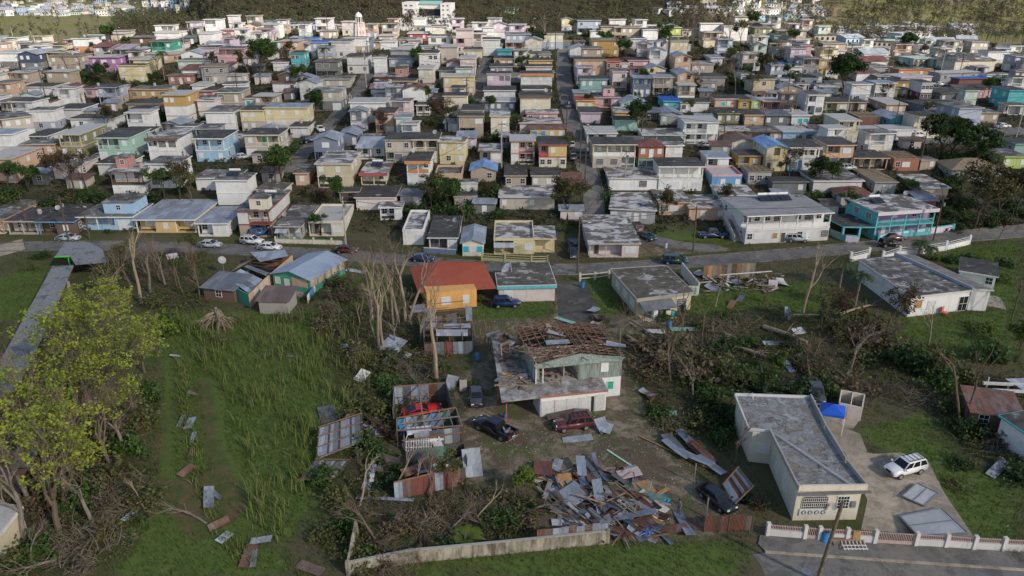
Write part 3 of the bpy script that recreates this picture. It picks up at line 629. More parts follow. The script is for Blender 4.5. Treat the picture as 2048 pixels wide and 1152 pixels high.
HL="""
a -60 165 510 dgrey/white fW o.o/.ww
a 170 350 520 dgrey/navy gt w.w/ww.
a 410 595 440 paleyellow fd w..
a 590 700 378 redorange fg .w d=7
a 695 860 372 orange/white fg o.o/w.w
a 470 760 540 tan fg ww.w/w..w tank
a 850 1130 555 magenta fw gg/wWw rail=magenta
a 1275 1440 575 paleyellow/paleyellow fw wd/.w
a 1130 1390 630 paleyellow fd w.w/w.w d=7
a 1445 1640 402 palemint/emerald fR oo/(oo)w trim=emerald
a 1480 1720 312 white fw w.w.w
a 1905 2050 322 white fw oo/ww
a 1060 1240 475 beige ss (od)
a 890 1050 450 grey sR w(d)
a 1250 1340 480 white gt w
a 1005 1190 328 beige fw w.w
a 1245 1460 362 brown fg .w.
a 1400 1560 520 beige fw w.w
a 1565 1700 522 peach fw w.o
a 1735 1930 515 white gW .o.
a 1705 2016 585 palemint fg ww.w
a -30 195 715 orange fd ww
a 1610 1845 725 salmon fg wdw
a 1740 1915 672 white sR ..
a 1925 2030 640 concrete fg o/o
a 210 490 838 white fd owd.
a 500 690 860 lilac gR W.w
a 810 1130 850 pink fd gdw.
a 1235 1600 862 mustard/yellow fg gwwg tank
a 1560 1780 918 white/white/mustard fw w.d./w.ww/ww.. d=9
a -40 150 985 beige fe (oo)
a 150 400 1005 white fd wwww trim=red
a 515 780 1050 offwhite fd w..w
a 1225 1530 1000 tan fd .oo.
a 1905 2030 880 salmon fp w
a 1840 1980 820 white fw ..
A -160 262 100 beige fg (aa)w.G/(oo)www y2=52 d=10
A 232 385 218 white fd (oo)
A 475 655 205 olive fw w.w/(gg) d=13 trim=khaki
A 790 1060 232 mint fd G.ww/(gg)w trim=palemint d=11
A 1205 1450 238 white fp ..w./(o)gg fascia=brown d=8
A 1595 1835 238 sky fd w.d/(oo) trim=white d=10 rail=sky
A 575 925 75 white fd do.w.w d=7
A -160 92 405 peach fw w.w/w.w d=12
A 430 640 468 palepink fp .o
A 250 375 518 dgrey st o d=3
A 900 1165 510 white fp d./(dg) room=.05:.45:.35:.75:salmon trim=brown d=8 tank
A 800 1050 442 offwhite fd ..
A 1215 1465 445 white fg g../www d=7
A -220 10 915 cream fg w(d) d=17 trim=orange
A 50 290 918 beige fd (og) d=9
A 305 605 922 brown fd (o)w trim=azure d=12
A 640 1085 882 sky fg (Wd)G room=.42:.98:.2:.9:sky d=9 trim=white rail=sky
A 1110 1600 905 yellow ft (W)w(W) d=16 trim=white
A 1620 1870 935 white ft (ow).w d=11
b 370 500 245 cream ge rr d=9
b 565 670 268 coral gR w d=8
b 150 368 292 salmon fw ww.
b -20 80 345 white fw .w
b 82 165 345 pink fd w
b 30 275 405 white Gt w.w
b 110 362 472 pink fg o.o/(www) rail=pink
b -40 108 462 lilac fd .w
b -20 185 640 beige/concrete fn (o)w./o.o d=7
b 720 900 398 peach fw (o)ww/.ww d=6
b 900 1070 378 beige fb w..
b 1010 1175 408 tan/greyblue fb w.w/ww d=8
b 1210 1390 405 offwhite fg oo./..w
b 820 945 512 teal fd o.o/oo. d=7 trim=teal
b 650 795 600 white fR w.w d=6
b 1055 1270 592 dgrey fg (oo)/gg. d=7
b 1360 1560 540 offwhite fd o.o/w.w trim=brown d=8
b 1440 1560 372 white fw ww
b 1562 1680 402 tan fg w
b 1682 1830 405 white fw Gw
b 1665 1810 347 beige fw w.w d=9
b 1860 2016 380 concrete fg o.o
b 1780 2016 482 grey fw ..w
b 1765 1985 562 greyblue fd w.w
b 1620 1930 742 brick fp w.w.w room=.65:1.0:.2:.7:salmon
b 1590 1795 845 green Gs w.w d=6
b 1895 2110 860 white/white gR (oo)d/w.d d=7 rail=red
b 645 860 795 white Gr w..o d=8
b 700 880 720 brown gt w d=6
b 820 1070 755 greyblue gt o.o
b 1085 1390 762 beige fg .w.w.
b 1030 1300 875 dgrey/beige fp (o).G/w.w. d=8 trim=seafoam
b 110 330 890 tan fg w.d/g.d trim=palemint d=9
b 375 600 945 white fd tow d=6
b -30 100 872 peach fd ww
b 335 560 1062 beige/paleyellow fd ww./ww. d=7
b 570 975 1037 cream/paleyellow ft w.w.w./w.w.w. d=7
b 0 270 1080 white fg .../..w d=10
b 1390 1725 987 white fw www./w..w room=0:.01:0:.01:white d=8
b 1632 1812 1090 peach fd (o)W/(g)w d=9 rail=salmon
B 320 605 208 beige fd G.v/w(vg) d=8 trim=cream
B 700 845 142 offwhite fd ww
B 890 1085 245 slate gt (o).g/.W. d=7
B 1095 1250 205 slate gt w.d
B 1250 1470 312 white sW (oo) d=8
B 1480 1690 248 beige fd (o)g./o.o trim=concrete rail=palemint d=8
B 915 1195 445 khaki fp (d)(w)./w.w. trim=palepink d=15
B 1280 1490 522 cream fp (wo) fascia=red d=10 sol
B 80 345 580 white fg ..../.... sol d=12
B -80 250 562 white fg .w. d=7
B 262 520 832 tan/offwhite fg .(oo)/.(oo) room=.4:1:.03:.2:cream d=15 sol trim=darkred nm
B 580 785 960 grey fg (ow) awn d=14 trim=beige
B 850 1130 932 cream pw (b)(d)W d=12 trim=cream
B 1240 1560 722 palepink fd W.W d=9
B 740 845 522 peach fg w d=8
c 145 330 252 white fw ww.
c -20 165 322 red fw w.w trim=white
c 175 375 352 white fg gg/gg rail=white
c -20 95 388 beige fw w
c 440 600 290 palepink fw o.o/(a)./W.. d=8 trim=pink
c 110 290 442 white fd ...
c 295 450 452 beige fw o./...
c 85 265 515 white fd rr./w.oo rail=darkred
c 515 690 482 cream fd .w.
c 480 625 562 palepink fw o../.w.
c 350 470 605 palepink gR .
c 80 215 662 cream fw o../w.w
c 280 470 682 grey fd wdw
c 320 612 738 peach/paleyellow fw w.w.w/w..w. d=7
c 222 325 945 salmon fd ..
c 325 545 925 cream fd ww.d/.... d=6
c 700 860 382 offwhite fd wW./w.w
c 915 1150 332 peach/greyblue fg (oo)./www. d=8
c 725 970 203 cream fw W..W
c 980 1060 208 salmon gW w
c 880 990 258 white ge (oo)
c 1060 1200 268 palemint fw (aaa)
c 560 700 208 grey fd w.ww
c 1190 1400 178 palepink fR (oo)w
c 1310 1500 203 beige fw (ooo)
c 1195 1470 328 greyblue/cream fd w.w./w.dw
c 1610 1830 200 greyblue fd (oo)./o.w n rail=white
c 1835 2016 257 tan fd w(o)/.w
c 1750 2010 388 mustard fg .w.w/w..w
c 1535 1740 472 white gW w.w
c 810 985 567 peach fd aww
c 770 985 642 grey fd w.w.
c 740 965 712 lilac fd w..g/W.gg d=6
c 710 1010 872 white fd w.w.w
c 700 1005 977 slate fw www.w trim=white d=7
c 1140 1365 582 yellow fd ..w
c 1240 1350 522 beige fg oo
c 1115 1360 642 palepink fd ..w
c 1065 1365 712 offwhite fd w.../w.ww fascia=orange d=7
c 1085 1330 862 white fd .w.w
c 1060 1350 922 cream fd w.w.d/..w.. d=7 fascia=brown
c 840 975 492 teal fv ...
c 1590 1880 578 peach fd .wd./w..w d=8
c 1640 1895 762 seafoam fd w.w.w/ww.w d=7
c 1890 2016 592 salmon fo w.w/o.o
c 1600 1772 967 yellow fo Ww d=7
c 1575 1715 892 grey ft .o
c 1775 2016 940 pink fg .(o)w room=.35:.8:.2:.7:pink
c 500 700 1062 concrete fd oW/o.
c 1640 1830 1085 lilac fd ..
c 60 190 1012 white fd (oo)
C 20 228 247 cream fd w.w/(aa) d=8
C 665 815 52 cream fp .w/.d d=7
C 400 600 52 tan fd (oo)./..W d=8
C 960 1215 27 pink fp o.w.
C 905 1240 108 palepink fp .w.. d=7
C 990 1275 152 yellow sr nnww d=5
C 830 1025 258 palepink fw W(og)/W(oo) d=7 trim=salmon
C 1065 1290 288 cream/yellow fd oo.o/(o)w. trim=red d=9 rail=red
C 570 755 342 palepink fp (o)W d=8 trim=brown
C 390 540 228 lilac st w.w d=5
C 205 425 540 peach fg ..w d=8 par
C -30 155 425 white/white fd ..W./(wwo) fascia=orange d=9 rail=orange
C 500 705 495 tan gB .o d=7
C 785 955 542 tan fd o.o
C 1005 1225 542 beige fd w.ww d=7
C 1260 1400 562 brick Gr .. d=5
C 740 1190 717 beige fp w..w.. d=10 trim=offwhite
C -60 108 1002 white pp .w d=13
C 155 385 1052 white fd (aa)w d=13 trim=offwhite dish
C 430 600 1090 cream gt tWt d=9
C 690 1020 1075 paleyellow pp (gg).W awn d=11 trim=paleyellow
C 1022 1190 1060 paleyellow fp (.) d=7
C 1478 1885 1100 palepink fp (b.)W d=17 trim=beige
C 1460 1700 195 white fw (oo)w trim=white
C 1510 1860 287 beige fd gg(d)/(www) trim=cream rail=white d=8
C 1650 2020 812 grey fp W.wdw. d=14 y2=830 trim=offwhite
C 1640 2040 562 white fp W.wg. d=11 trim=offwhite
d 0 240 265 tan fg (oo).w/(o)ww. tank
d 0 210 203 beige fe (oww)
d 270 415 287 white fd w.w/...
d 490 635 268 palemint/brightlime fg .../Ww d=8
d 645 860 287 beige fd ow..
d 825 1030 228 white fw o.o/w.W
d 1050 1280 252 white fR w.w/..w d=7
d 1292 1410 217 sky fg w.
d 1345 1530 272 olive fg oww
d 1560 1840 297 tan fg (oo)w
d 1530 1660 345 seafoam fd ...
d 1660 1875 377 white fg o.w
d 1785 1890 440 pink fg ./.
d 1550 1660 478 beige fd .
d 580 735 545 peach gt ow/w(o) d=10
d 742 950 617 beige fp Ww. d=8
d 605 765 712 yellow/peach gt WW/w(o) d=11
d 920 1035 557 white ft .w
d 130 320 582 pink fd o.w
d -20 125 607 white fR rrW
d 180 350 752 slate ft wdw/(ww) d=6
d 375 560 747 beige ft (oo)/(ww) d=7
d -20 118 692 palepink fg (o)/.o
d 765 900 742 grey fd .o.
d 905 1060 742 concrete fd ...
d 1215 1330 717 white fg o.
d 1335 1540 762 khaki fd w.w/.o.
d 1500 1690 632 greyblue fb .w
d 1695 1800 642 white ft w.
d 1815 1970 567 grey fg o.o/(ow)
d 1782 1950 752 white fd odo
d 55 300 985 seafoam gt w.w d=7
d 468 630 975 turquoise fb w.w
d 632 905 985 white fd o.d. d=7 trim=greyblue
d 965 1175 952 peach fd .tw. d=7 trim=palepink
d 1190 1310 962 mustard fd o
d 1315 1402 967 lime gt w
d 1425 1592 977 salmon fw (oo) d=7
d 1598 1762 902 dgrey fn (oo)/(ww) trim=brown d=7
d 1862 2016 915 white fg (o)g/(o)w d=9
d 0 235 1082 yellow fp ..w.
d 245 440 1078 dgrey fk (oo)
d 442 650 1102 grey gt w.w
d 990 1200 1092 olive fd w.w.w
d 1250 1440 1107 peach fd .w.
d 1450 1690 1110 dgrey fk w.w.
d 1700 1870 1112 white fw .tt
D 0 195 87 mint fd .. d=7
D 578 855 105 white fw (oo.)/(oo)w d=9 rail=white
D 230 575 208 palemint fp (ww.) d=8
D 200 405 298 emerald/redorange hR gg./wdw d=6
D 450 560 262 white fd G d=5
D 368 730 468 white/white fd WWdW/(wwdw) d=8 trim=white rail=white
D 762 940 397 white ft (o)W d=7
D 800 1045 547 azure pw .w.w trim=pink d=9 nm
D 1022 1205 380 mustard fd (d)w d=6 rail=cream
D 965 1165 262 cream gr dw. d=9
D 1255 1425 312 paleyellow gB b.w/.(W). d=11
D 1445 1690 312 sky/white fd g.w/(ww) d=9 rail=white
D 860 1100 172 beige fp ... d=6
D 1080 1380 182 tan fg (d.)w d=7 trim=brown
D 1385 1650 182 sky fw .gg d=7
D 1100 1290 515 grey ok ooo d=6
D 1300 1580 592 dgrey fd ..w d=9
D 368 612 762 peach fp gW. d=11
D 614 908 805 peach fp .w.w d=9
D 865 1150 702 offwhite fp .. d=8
e 90 310 422 tan fg w.w. yaw=8
e 20 300 492 palelilac fw .w.w yaw=8
e 315 490 452 offwhite fg (ww) rail=white yaw=8
e 485 720 512 white GW .... yaw=10
e 480 710 585 offwhite GR (a)ww yaw=10
e -20 130 578 yellow fg o(w)/(o)w yaw=6
e 960 1150 565 mint fw aaaa yaw=10 trim=mint
e 1150 1300 572 mint fw w..  yaw=10
e 440 740 645 grey fg .o.o yaw=12
e 415 640 702 white sR ... yaw=12
e 820 1130 668 orange fg w..w. yaw=12
e 835 1135 742 palelilac fw .o.w yaw=12
e 715 960 790 mustard fd w.w. yaw=12 d=8
e 490 665 838 olive ft .w yaw=12
e 672 810 855 olive fW w yaw=12 d=7
e 1042 1150 800 darkred/white fd ooo/ooo d=8
e 1400 1700 757 brick fb ..w yaw=12
e 1660 1900 717 white fg w.w. yaw=12
e 1225 1580 700 grey fw o..o yaw=14
e 1220 1420 895 dgrey fd w.w yaw=12
e 1425 1525 905 tan fd .
e 1585 1790 852 pink fd w.W yaw=12
e 1880 2060 872 turquoise fd ./. d=9
e 700 885 1005 peach fw ww d=12 yaw=0
e 120 340 985 khaki fd (o)W
e 360 510 985 tan fd (d)w
e 1065 1400 1012 slate fd w.w.w yaw=10
e 1400 1620 1042 greyblue fg .W./... d=9 yaw=8
E 210 380 92 cream fw (a).d/(oo) d=10
E 635 800 67 turquoise gt .o yaw=8
E 372 545 62 brick ok .. d=8
E 872 1080 58 cream fd ..o/(ww) d=10 yaw=6
E 1092 1350 112 cream Gt w(oo) yaw=6 d=7
E 412 565 172 lime fw (o.) trim=lime d=6
E 592 850 165 white fw (ooo) trim=white d=6
E 112 335 292 palelilac/peach fd (do)/(o)W d=9
E 332 610 398 khaki fd (aaa) d=8 trim=peach
E 662 870 405 redorange oo oW. d=8
E 1140 1560 492 grey hn w..o d=8 yaw=-4
E 1572 1760 387 lime fg w.w d=8
E 0 400 585 offwhite fg ..W d=9
E 505 680 595 grey fn .w. d=13
E 885 1110 642 beige fp w.. d=15 trim=offwhite
E 230 480 702 offwhite hR .w d=8
E 870 1010 745 darkred st .. d=5
E -80 48 322 white fd w.o/(oo) d=8
E 1660 1860 282 seafoam fd .w d=7
"""
def hparse():
    specs=[]
    for ln in HL.strip().splitlines():
        t=ln.split(); ox,oy,s_=TILES[t[0]]; o={}
        for k in t[7:]:
            if '=' in k: a,b=k.split('='); o[a]=b
            else: o[k]=1
        x0,x1,y=ox+float(t[1])/s_,ox+float(t[2])/s_,oy+float(t[3])/s_
        n=len(t[6].split('/')); hs=2.75; xc=(x0+x1)/2
        if 'y2' in o:
            y2=oy+float(o['y2'])/s_; A=T(x0,y,hs*n); A.z+=hs*n; B=G(x1,y2,A.z); C=(A+B)/2; w=(B-A).length; yaw=math.atan2(B.y-A.y,B.x-A.x); P=Vector((C.x,C.y,A.z-hs*n))
        else:
            P=T(xc,y,hs*n); yaw=rad(float(o.get('yaw',0))); dep=project((P.x,P.y,P.z+hs*n))[2]
            u=P.x/P.y; w=(x1-x0)*dep/F/(math.cos(yaw)-u*math.sin(yaw))
        d=float(o.get('d',9)); specs.append([P,w,yaw,hs,t[4],t[5],t[6],d,o])
    # keep a house from running into the one behind it
    for a in specs:
        for b in specs:
            if a is b: continue
            if b[0].y>a[0].y+1.5 and abs(a[0].x-b[0].x)<(a[1]+b[1])/2-.4:
                g=b[0].y-a[0].y
                if g<a[7]+.3: a[7]=max(2.6,g-.3)
    return specs
HSPEC=hparse()
def build_houses():
    for i,sp in enumerate(HSPEC):
        P,w,yaw,hs,wl,rf,fc,d,o=sp
        if i%23==4 and rf[0]=='f' and rf[1] in 'gdwp': o['tank']=1
        if i%11==7 and rf[0]=='f': o['dish']=1
        make_house(P,w,yaw,hs,wl,rf,fc,d,o)
        FOOT.append((P.x,P.y,w,d,yaw))
# ---------------------------------------------------------------- vehicles
def car_proto(kind,color):
    """x forward, origin on the ground under the middle"""
    sp=dict(sedan=dict(L=4.5,W=1.74,belt=.92,top=1.42,hood=.86,trunk=.92,gh=(-1.95,-1.1,.35,1.15),wb=2.65,r=.32),
      sport=dict(L=4.9,W=1.85,belt=.86,top=1.22,hood=.82,trunk=.86,gh=(-2.0,-.75,.0,.75),wb=2.6,r=.33),
      suv=dict(L=4.65,W=1.8,belt=1.08,top=1.74,hood=1.06,trunk=1.08,gh=(-2.22,-1.95,.35,1.02),wb=2.7,r=.37),
      pickup=dict(L=5.6,W=1.95,belt=1.14,top=1.84,hood=1.12,trunk=.74,gh=(-.95,-.82,.75,1.35),wb=3.5,r=.40),
      van=dict(L=4.7,W=1.85,belt=1.05,top=1.75,hood=1.02,trunk=1.05,gh=(-2.25,-2.0,.75,1.6),wb=2.9,r=.34),
      jeep=dict(L=3.8,W=1.65,belt=1.05,top=1.7,hood=1.0,trunk=1.0,gh=(-1.8,-1.7,.2,.5),wb=2.4,r=.4))[kind]
    L,W=sp['L'],sp['W']/2; root=new_obj('pickup_truck' if kind=='pickup' else ('sports_car' if kind=='sport' else 'parked_car'),None)
    cm='car_'+color; zb=.28 if kind in('sedan','sport') else .40
    h=L/2; g0,g1,g2,g3=sp['gh']
    # lower body: lofted rings
    st=[(-h,.55,sp['trunk']-.12,.82),(-h+.1,.30+zb*.3,sp['trunk']-.03,.93),(-h+.45,zb,sp['trunk'],.985),(g0 if kind!='pickup' else -.8,zb,sp['belt'] if kind!='pickup' else sp['trunk'],1.0),(0,zb,sp['belt'],1.0),(g3,zb,sp['belt']-.01,1.0),(h-.8,zb,sp['hood'],.985),(h-.3,zb,sp['hood']-.06,.95),(h-.06,zb+.05,sp['hood']-.2,.88),(h,zb+.15,sp['hood']-.32,.78)]
    m=MB(); rings=[]
    for x,z0,z1,k in st:
        w=W*k; zm=z0+(z1-z0)*.55
        ring=[(-w*.94,z0),(-w,z0+.16),(-w,zm),(-w*.96,z1-.07),(-w*.86,z1),(0,z1+.025),(w*.86,z1),(w*.96,z1-.07),(w,zm),(w,z0+.16),(w*.94,z0)]
        b=len(m.v); m.v+=[(x,y,z) for y,z in ring]; rings.append(b)
    n=11
    for a,b in zip(rings,rings[1:]):
        for j in range(n): m.f.append([a+j,b+j,b+(j+1)%n,a+(j+1)%n]); m.m.append(0)
    m.slot(cm); m.f.append([rings[0]+j for j in range(n)]); m.m.append(0); m.f.append([rings[-1]+j for j in range(n-1,-1,-1)]); m.m.append(0)
    if kind=='pickup':   # open bed: walls stand above a sunken floor
        m2=MB(); x0,x1=-h+.02,-1.0; zt=sp['trunk']+.05
        m2.box(x0,x1,-W*.99,-W*.86,.55,1.2,cm); m2.box(x0,x1,W*.86,W*.99,.55,1.2,cm); m2.box(x0,x0+.1,-W*.86,W*.86,.55,1.2,cm); m2.box(x1-.08,x1,-W*.86,W*.86,.55,1.2,cm)
        m2.obj('bed_rail',None,root); sp['trunk']=1.15; MB().box(x0+.1,x1-.08,-W*.86,W*.86,zt-.02,zt+.03,'tyre').obj('truck_bed',None,root)
    m.obj('body',None,root,smooth=True)
    b_=root
    # greenhouse
    z0,z1=sp['belt']-.02,sp['top']; a=W*.90; c=W*.76
    B=[(g0,a),(g3,a)]; 
    v=[(g0,-a,z0),(g3,-a,z0),(g3,a,z0),(g0,a,z0),(g1,-c,z1-.05),(g2,-c,z1-.05),(g2,c,z1-.05),(g1,c,z1-.05),(g1+.1,-c*.86,z1),(g2-.12,-c*.86,z1),(g2-.12,c*.86,z1),(g1+.1,c*.86,z1)]
    q=MB(); q.poly(v,[(0,1,5,4),(1,2,6,5),(2,3,7,6),(3,0,4,7),(4,5,9,8),(5,6,10,9),(6,7,11,10),(7,4,8,11),(8,9,10,11)],cm); q.obj('cabin',None,root)
    def pane(name,quad,inset=.10,off=.012):
        P=[Vector(p) for p in quad]; ctr=sum(P,Vector())/4; nrm=(P[1]-P[0]).cross(P[3]-P[0]).normalized()
        o=MB(); o.poly([p+(ctr-p).normalized()*min(inset,(ctr-p).length*.5)+nrm*off for p in P]+[p+(ctr-p).normalized()*min(inset,(ctr-p).length*.5)-nrm*.01 for p in P],[(0,1,2,3),(7,6,5,4),(0,4,5,1),(1,5,6,2),(2,6,7,3),(3,7,4,0)],'car_glass'); o.obj(name,None,root)
    pane('windscreen',[v[1],v[2],v[6],v[5]]); pane('rear_window',[v[3],v[0],v[4],v[7]])
    nwin=1 if kind in('pickup','sport') else (3 if kind in('suv','van') else 2)
    for s in (-1,1):
        for i in range(nwin):
            t0,t1=i/nwin,(i+1)/nwin; lo=lambda t:Vector((g0+(g3-g0)*t,s*a,z0)); hi=lambda t:Vector((g1+(g2-g1)*t,s*c,z1-.05))
            qd=[lo(t0),lo(t1),hi(t1),hi(t0)]
            if s>0: qd=[qd[1],qd[0],qd[3],qd[2]]
            pane('side_window',qd,.09)
    for sx in (-1,1):
        for s in (-1,1):
            r=sp['r']; x=sx*sp['wb']/2+.05
            MB().lathe([(r+.07,0),(r+.07,.03)],18,'tyre').obj('wheel_arch',None,root,(x,s*(W+.004)-.015*s-(.015),r),(rad(90),0,0)) if False else None
            w=MB().lathe([(r*.62,-.11),(r*.95,-.11),(r,-.07),(r,.07),(r*.95,.11),(r*.62,.11)],18,'tyre').obj('wheel',None,root,(x,s*(W-.07),r),(rad(90),0,0),smooth=False)
            MB().lathe([(r*.60,-.115),(r*.60,.115),(r*.2,.125)],12,'rim').obj('rim',None,w)
    for s in (-1,1):
        MB().box(h-.14,h-.025,s*W*.62-.16,s*W*.62+.16,sp['hood']-.30,sp['hood']-.14,'lamp_clear').obj('headlight',None,root)
        MB().box(-h-.01,-h+.14,s*W*.68-.12,s*W*.68+.12,sp['trunk']-.36,sp['trunk']-.14,'lamp_red').obj('tail_light',None,root)
        MB().box(g3-.15,g3,s*(W+.12)-.09,s*(W+.12)+.09,sp['belt']-.02,sp['belt']+.14,cm).obj('mirror',None,root)
    MB().box(h-.1,h+.05,-W*.82,W*.82,zb+.05,zb+.25,'metal_grey' if kind in('pickup','suv') else cm).obj('front_bumper',None,root)
    MB().box(-h-.06,-h+.1,-W*.86,W*.86,zb+.05,zb+.25,'metal_grey' if kind in('pickup','suv') else cm).obj('rear_bumper',None,root)
    MB().box(h-.05,h+.035,-W*.38,W*.38,sp['hood']-.33,sp['hood']-.17,'tyre').obj('front_grille',None,root)
    MB().box(-h-.07,-h-.055,-.26,.26,zb+.34,zb+.46,'plastic_white').obj('number_plate',None,root)
    if kind=='suv':
        for s in (-1,1): MB().bar((g1+.15,s*c*.8,z1+.06),(g2-.2,s*c*.8,z1+.06),.05,.05,'tyre').obj('roof_rack',None,root)
        for i in range(4): x=g1+.3+i*(g2-g1-.6)/3; MB().bar((x,-c*.8,z1+.05),(x,c*.8,z1+.05),.04,.04,'tyre').obj('rack_bar',None,root)
    return root
CARP={}
CARUSE={}
def car(kind,color,px,py,ang,desc,cat='car',z=None,tilt=None,short=None,world=None):
    key=(kind,color)
    if key not in CARP: CARP[key]=car_proto(kind,color)
    p=world or T(px,py)
    o=place(CARP[key],CARUSE,desc,cat,p+Vector((0,0,.03 if z is None else z)),rad(ang) if tilt is None else (tilt[0],tilt[1],rad(ang)),short=short)
    return o
def build_cars():
    car('suv','white',1808,945,199,'white SUV with black roof rack parked on the concrete driveway')
    p=car('pickup','black',990,866,140,'black pickup truck with junk in its bed in the dirt yard','pickup truck')
    car('sedan','grey',953,800,-86,'dull grey sedan parked beside the storm damaged house')
    car('sport','red',845,828,16,'bright red low sports car inside the roofless tin shed','sports car')
    car('suv','darkred',1147,856,192,'faded dark red SUV with chalky roof in front of the white garage wall')
    car('sedan','black',1432,1005,-60,'long black car under the leaning sheet metal panel at the rusty fence')
    car('suv','navy',1012,613,4,'dark navy SUV wreck with its bonnet open behind the pink white house')
    car('van','darkgreen',1349,527,-4,'dark green minivan on the main road by the mossy roofed house','minivan')
    car('suv','silver',1592,483,-2,'silver SUV parked before the white shop building with outside stairs')
    car('sedan','darkred',1787,481,6,'dark red sedan parked by the turquoise and purple house')
    car('jeep','black',1776,493,8,'black open jeep on the main road in front of the red sedan','jeep')
    car('pickup','navy',1425,475,182,'dark blue pickup on the grass lot beside the white shop building','pickup truck')
    car('sedan','darkgreen',1293,478,-60,'crushed dark green car with its bonnet up at the grass lot')
    car('suv','darkred',1272,460,100,'dull red SUV at the back of the grass lot')
    car('suv','white',505,488,-12,'white SUV parked by the stone fronted three level house')
    car('sedan','white',540,499,-8,'small white sedan behind the damaged tin roofs on the main road')
    car('sedan','silver',420,494,-4,'silver grey car on the main road behind the bare trees')
    car('van','blue',520,471,45,'blue van in the open garage of the stone fronted house','van')
    car('sedan','darkred',693,505,-2,'dark red car in the road edge behind the tin gable roof')
    car('sedan','silver',137,481,2,'silver hatchback on the main road at far left')
    car('pickup','navy',1147,497,92,'dark pickup between the yellow house and the beige house','pickup truck')
    car('suv','black',1146,512,90,'black SUV behind the dark pickup in the narrow yard')
    car('sedan','navy',845,522,-3,'dark car half hidden behind the orange roof on the main road')
    # hillside
    car('sedan','white',641,262,-65,'white car at the foot of the hillside street by green awning')
    car('suv','navy',620,285,35,'dark blue car at the corner of the grey blue gabled houses')
    car('sedan','silver',1143,293,88,'pale grey car parked up the main hill street near the red balcony')
    car('sedan','grey',1146,318,90,'grey car parked lowest on the main hill street')
    car('suv','darkred',1140,277,90,'dark red car parked above the grey ones on the hill street')
    car('suv','navy',1138,215,80,'dark blue car beside the little yellow house on the hill street')
    car('suv','silver',980,102,0,'silver car on the ridge by the teal tarp')
    car('sedan','white',749,126,60,'white car high on the left hillside street')
    car('suv','white',1770,284,6,'white SUV parked beside the white box trailer')
    car('van','white',1833,276,4,'white minivan right of the white box trailer','minivan')
    car('sedan','white',2004,256,14,'white sedan on the sunlit corner at far right')
    car('sedan','white',1880,172,10,'white car in the steep lane among striped walls')
    car('sedan','white',1300,144,0,'white car on the terrace above the slate blue house')
    car('sedan','white',407,207,5,'white car right of the mustard topped white house')
    car('sedan','white',413,253,5,'white car below the mustard topped house')
    car('sedan','silver',1412,294,2,'silver car parked beneath the white balcony house')
    car('sedan','silver',205,317,5,'silver car below the mint green house')
    car('sedan','white',284,307,5,'white car between mint green and brown trimmed houses')
    car('suv','silver',1692,341,10,'pale car under the lilac house stairs')
    car('pickup','grey',1628,793,-100,'small grey pickup parked behind the blue canopy','pickup truck')
    car('sedan','silver',485,318,20,'silver car behind the long white flat roofed house')
    # junk in the pickup's bed
    for i,(dx,dy,c,s) in enumerate([(.0,.1,'metal_grey','grey metal junk part lying in the black pickup bed'),(-.5,-.2,'tin_rust','rusty scrap piece lying at the tailgate of the black pickup bed')]):
        m=MB(); rr=random.Random(i)
        for k in range(5): a=Vector((rr.uniform(-.4,.4),rr.uniform(-.4,.4),rr.uniform(0,.3))); m.bar(a,a+Vector((rr.uniform(-.4,.4),rr.uniform(-.4,.4),rr.uniform(.05,.2))),.16,.12,c)
        m.lathe([(.25,.0),(.28,.2),(.1,.3)],10,c)
        o=m.obj('scrap_part',None,None,Vector(p.location)+Euler((0,0,rad(140))).to_matrix()@Vector((-1.8+dx,dy,.88))); reg(o,s,'scrap',fixed=True)
    # white box trailer
    b=T(1800,284); r=thing('box_trailer','white box trailer parked between two white cars','trailer',b,rad(5))
    MB().box(-2,2,-1.1,1.1,.6,2.9,'plastic_white').obj('trailer_box',None,r); MB().box(-2.03,2.03,-1.12,1.12,2.86,2.95,'plain_offwhite').obj('trailer_roof',None,r)
    for s in (-1,1): MB().lathe([(.35,-.1),(.35,.1)],14,'tyre').obj('wheel',None,r,(0,s*1.0,.35),(rad(90),0,0))
    MB().bar((2,0,.6),(3.2,0,.5),.12,.12,'metal_grey').obj('tow_bar',None,r)
# ---------------------------------------------------------------- things near the camera
def Z(px,py,z,base): return G(px,py,z)-base
SHC={}
def sheet_mesh(L,W,mat,bend):
    key=(round(L*2)/2,round(W*2)/2,mat,bend)
    if key in SHC: return SHC[key]
    L,W=max(.5,key[0]),max(.5,key[1]); nx=max(8,int(W/.13))*2; ny=7; v=[];f=[]; r=random.Random(hash(key)%999)
    k1,k2=r.uniform(-1,1),r.uniform(-1,1)
    for j in range(ny+1):
        t=j/ny-.5
        for i in range(nx+1):
            s=i/nx-.5
            z=(.022 if i%2 else -.022)
            if bend==1: z+=.10*L*t*t+.05*k1*t
            if bend==2: z+=.35*L*t*t*abs(t)*2+.25*W*s*t*k1
            if bend==3: z+=max(0,t-.1)**2*L*1.5+.2*s*t
            v.append((s*W,t*L,z))
    n=nx+1
    for j in range(ny):
        for i in range(nx): f.append((j*n+i,j*n+i+1,(j+1)*n+i+1,(j+1)*n+i))
    me=bpy.data.meshes.new('sheet'); me.from_pydata(v,[],f); me.materials.append(MAT(mat)); me.update(); SHC[key]=me; return me
SHN={'tin_grey':'grey','tin_rust':'rusty','tin_red':'red','tin_dark':'dark grey','tin_pale':'pale','tin_brown':'brown rusted','tin_green':'green','tin_blue':'blue'}
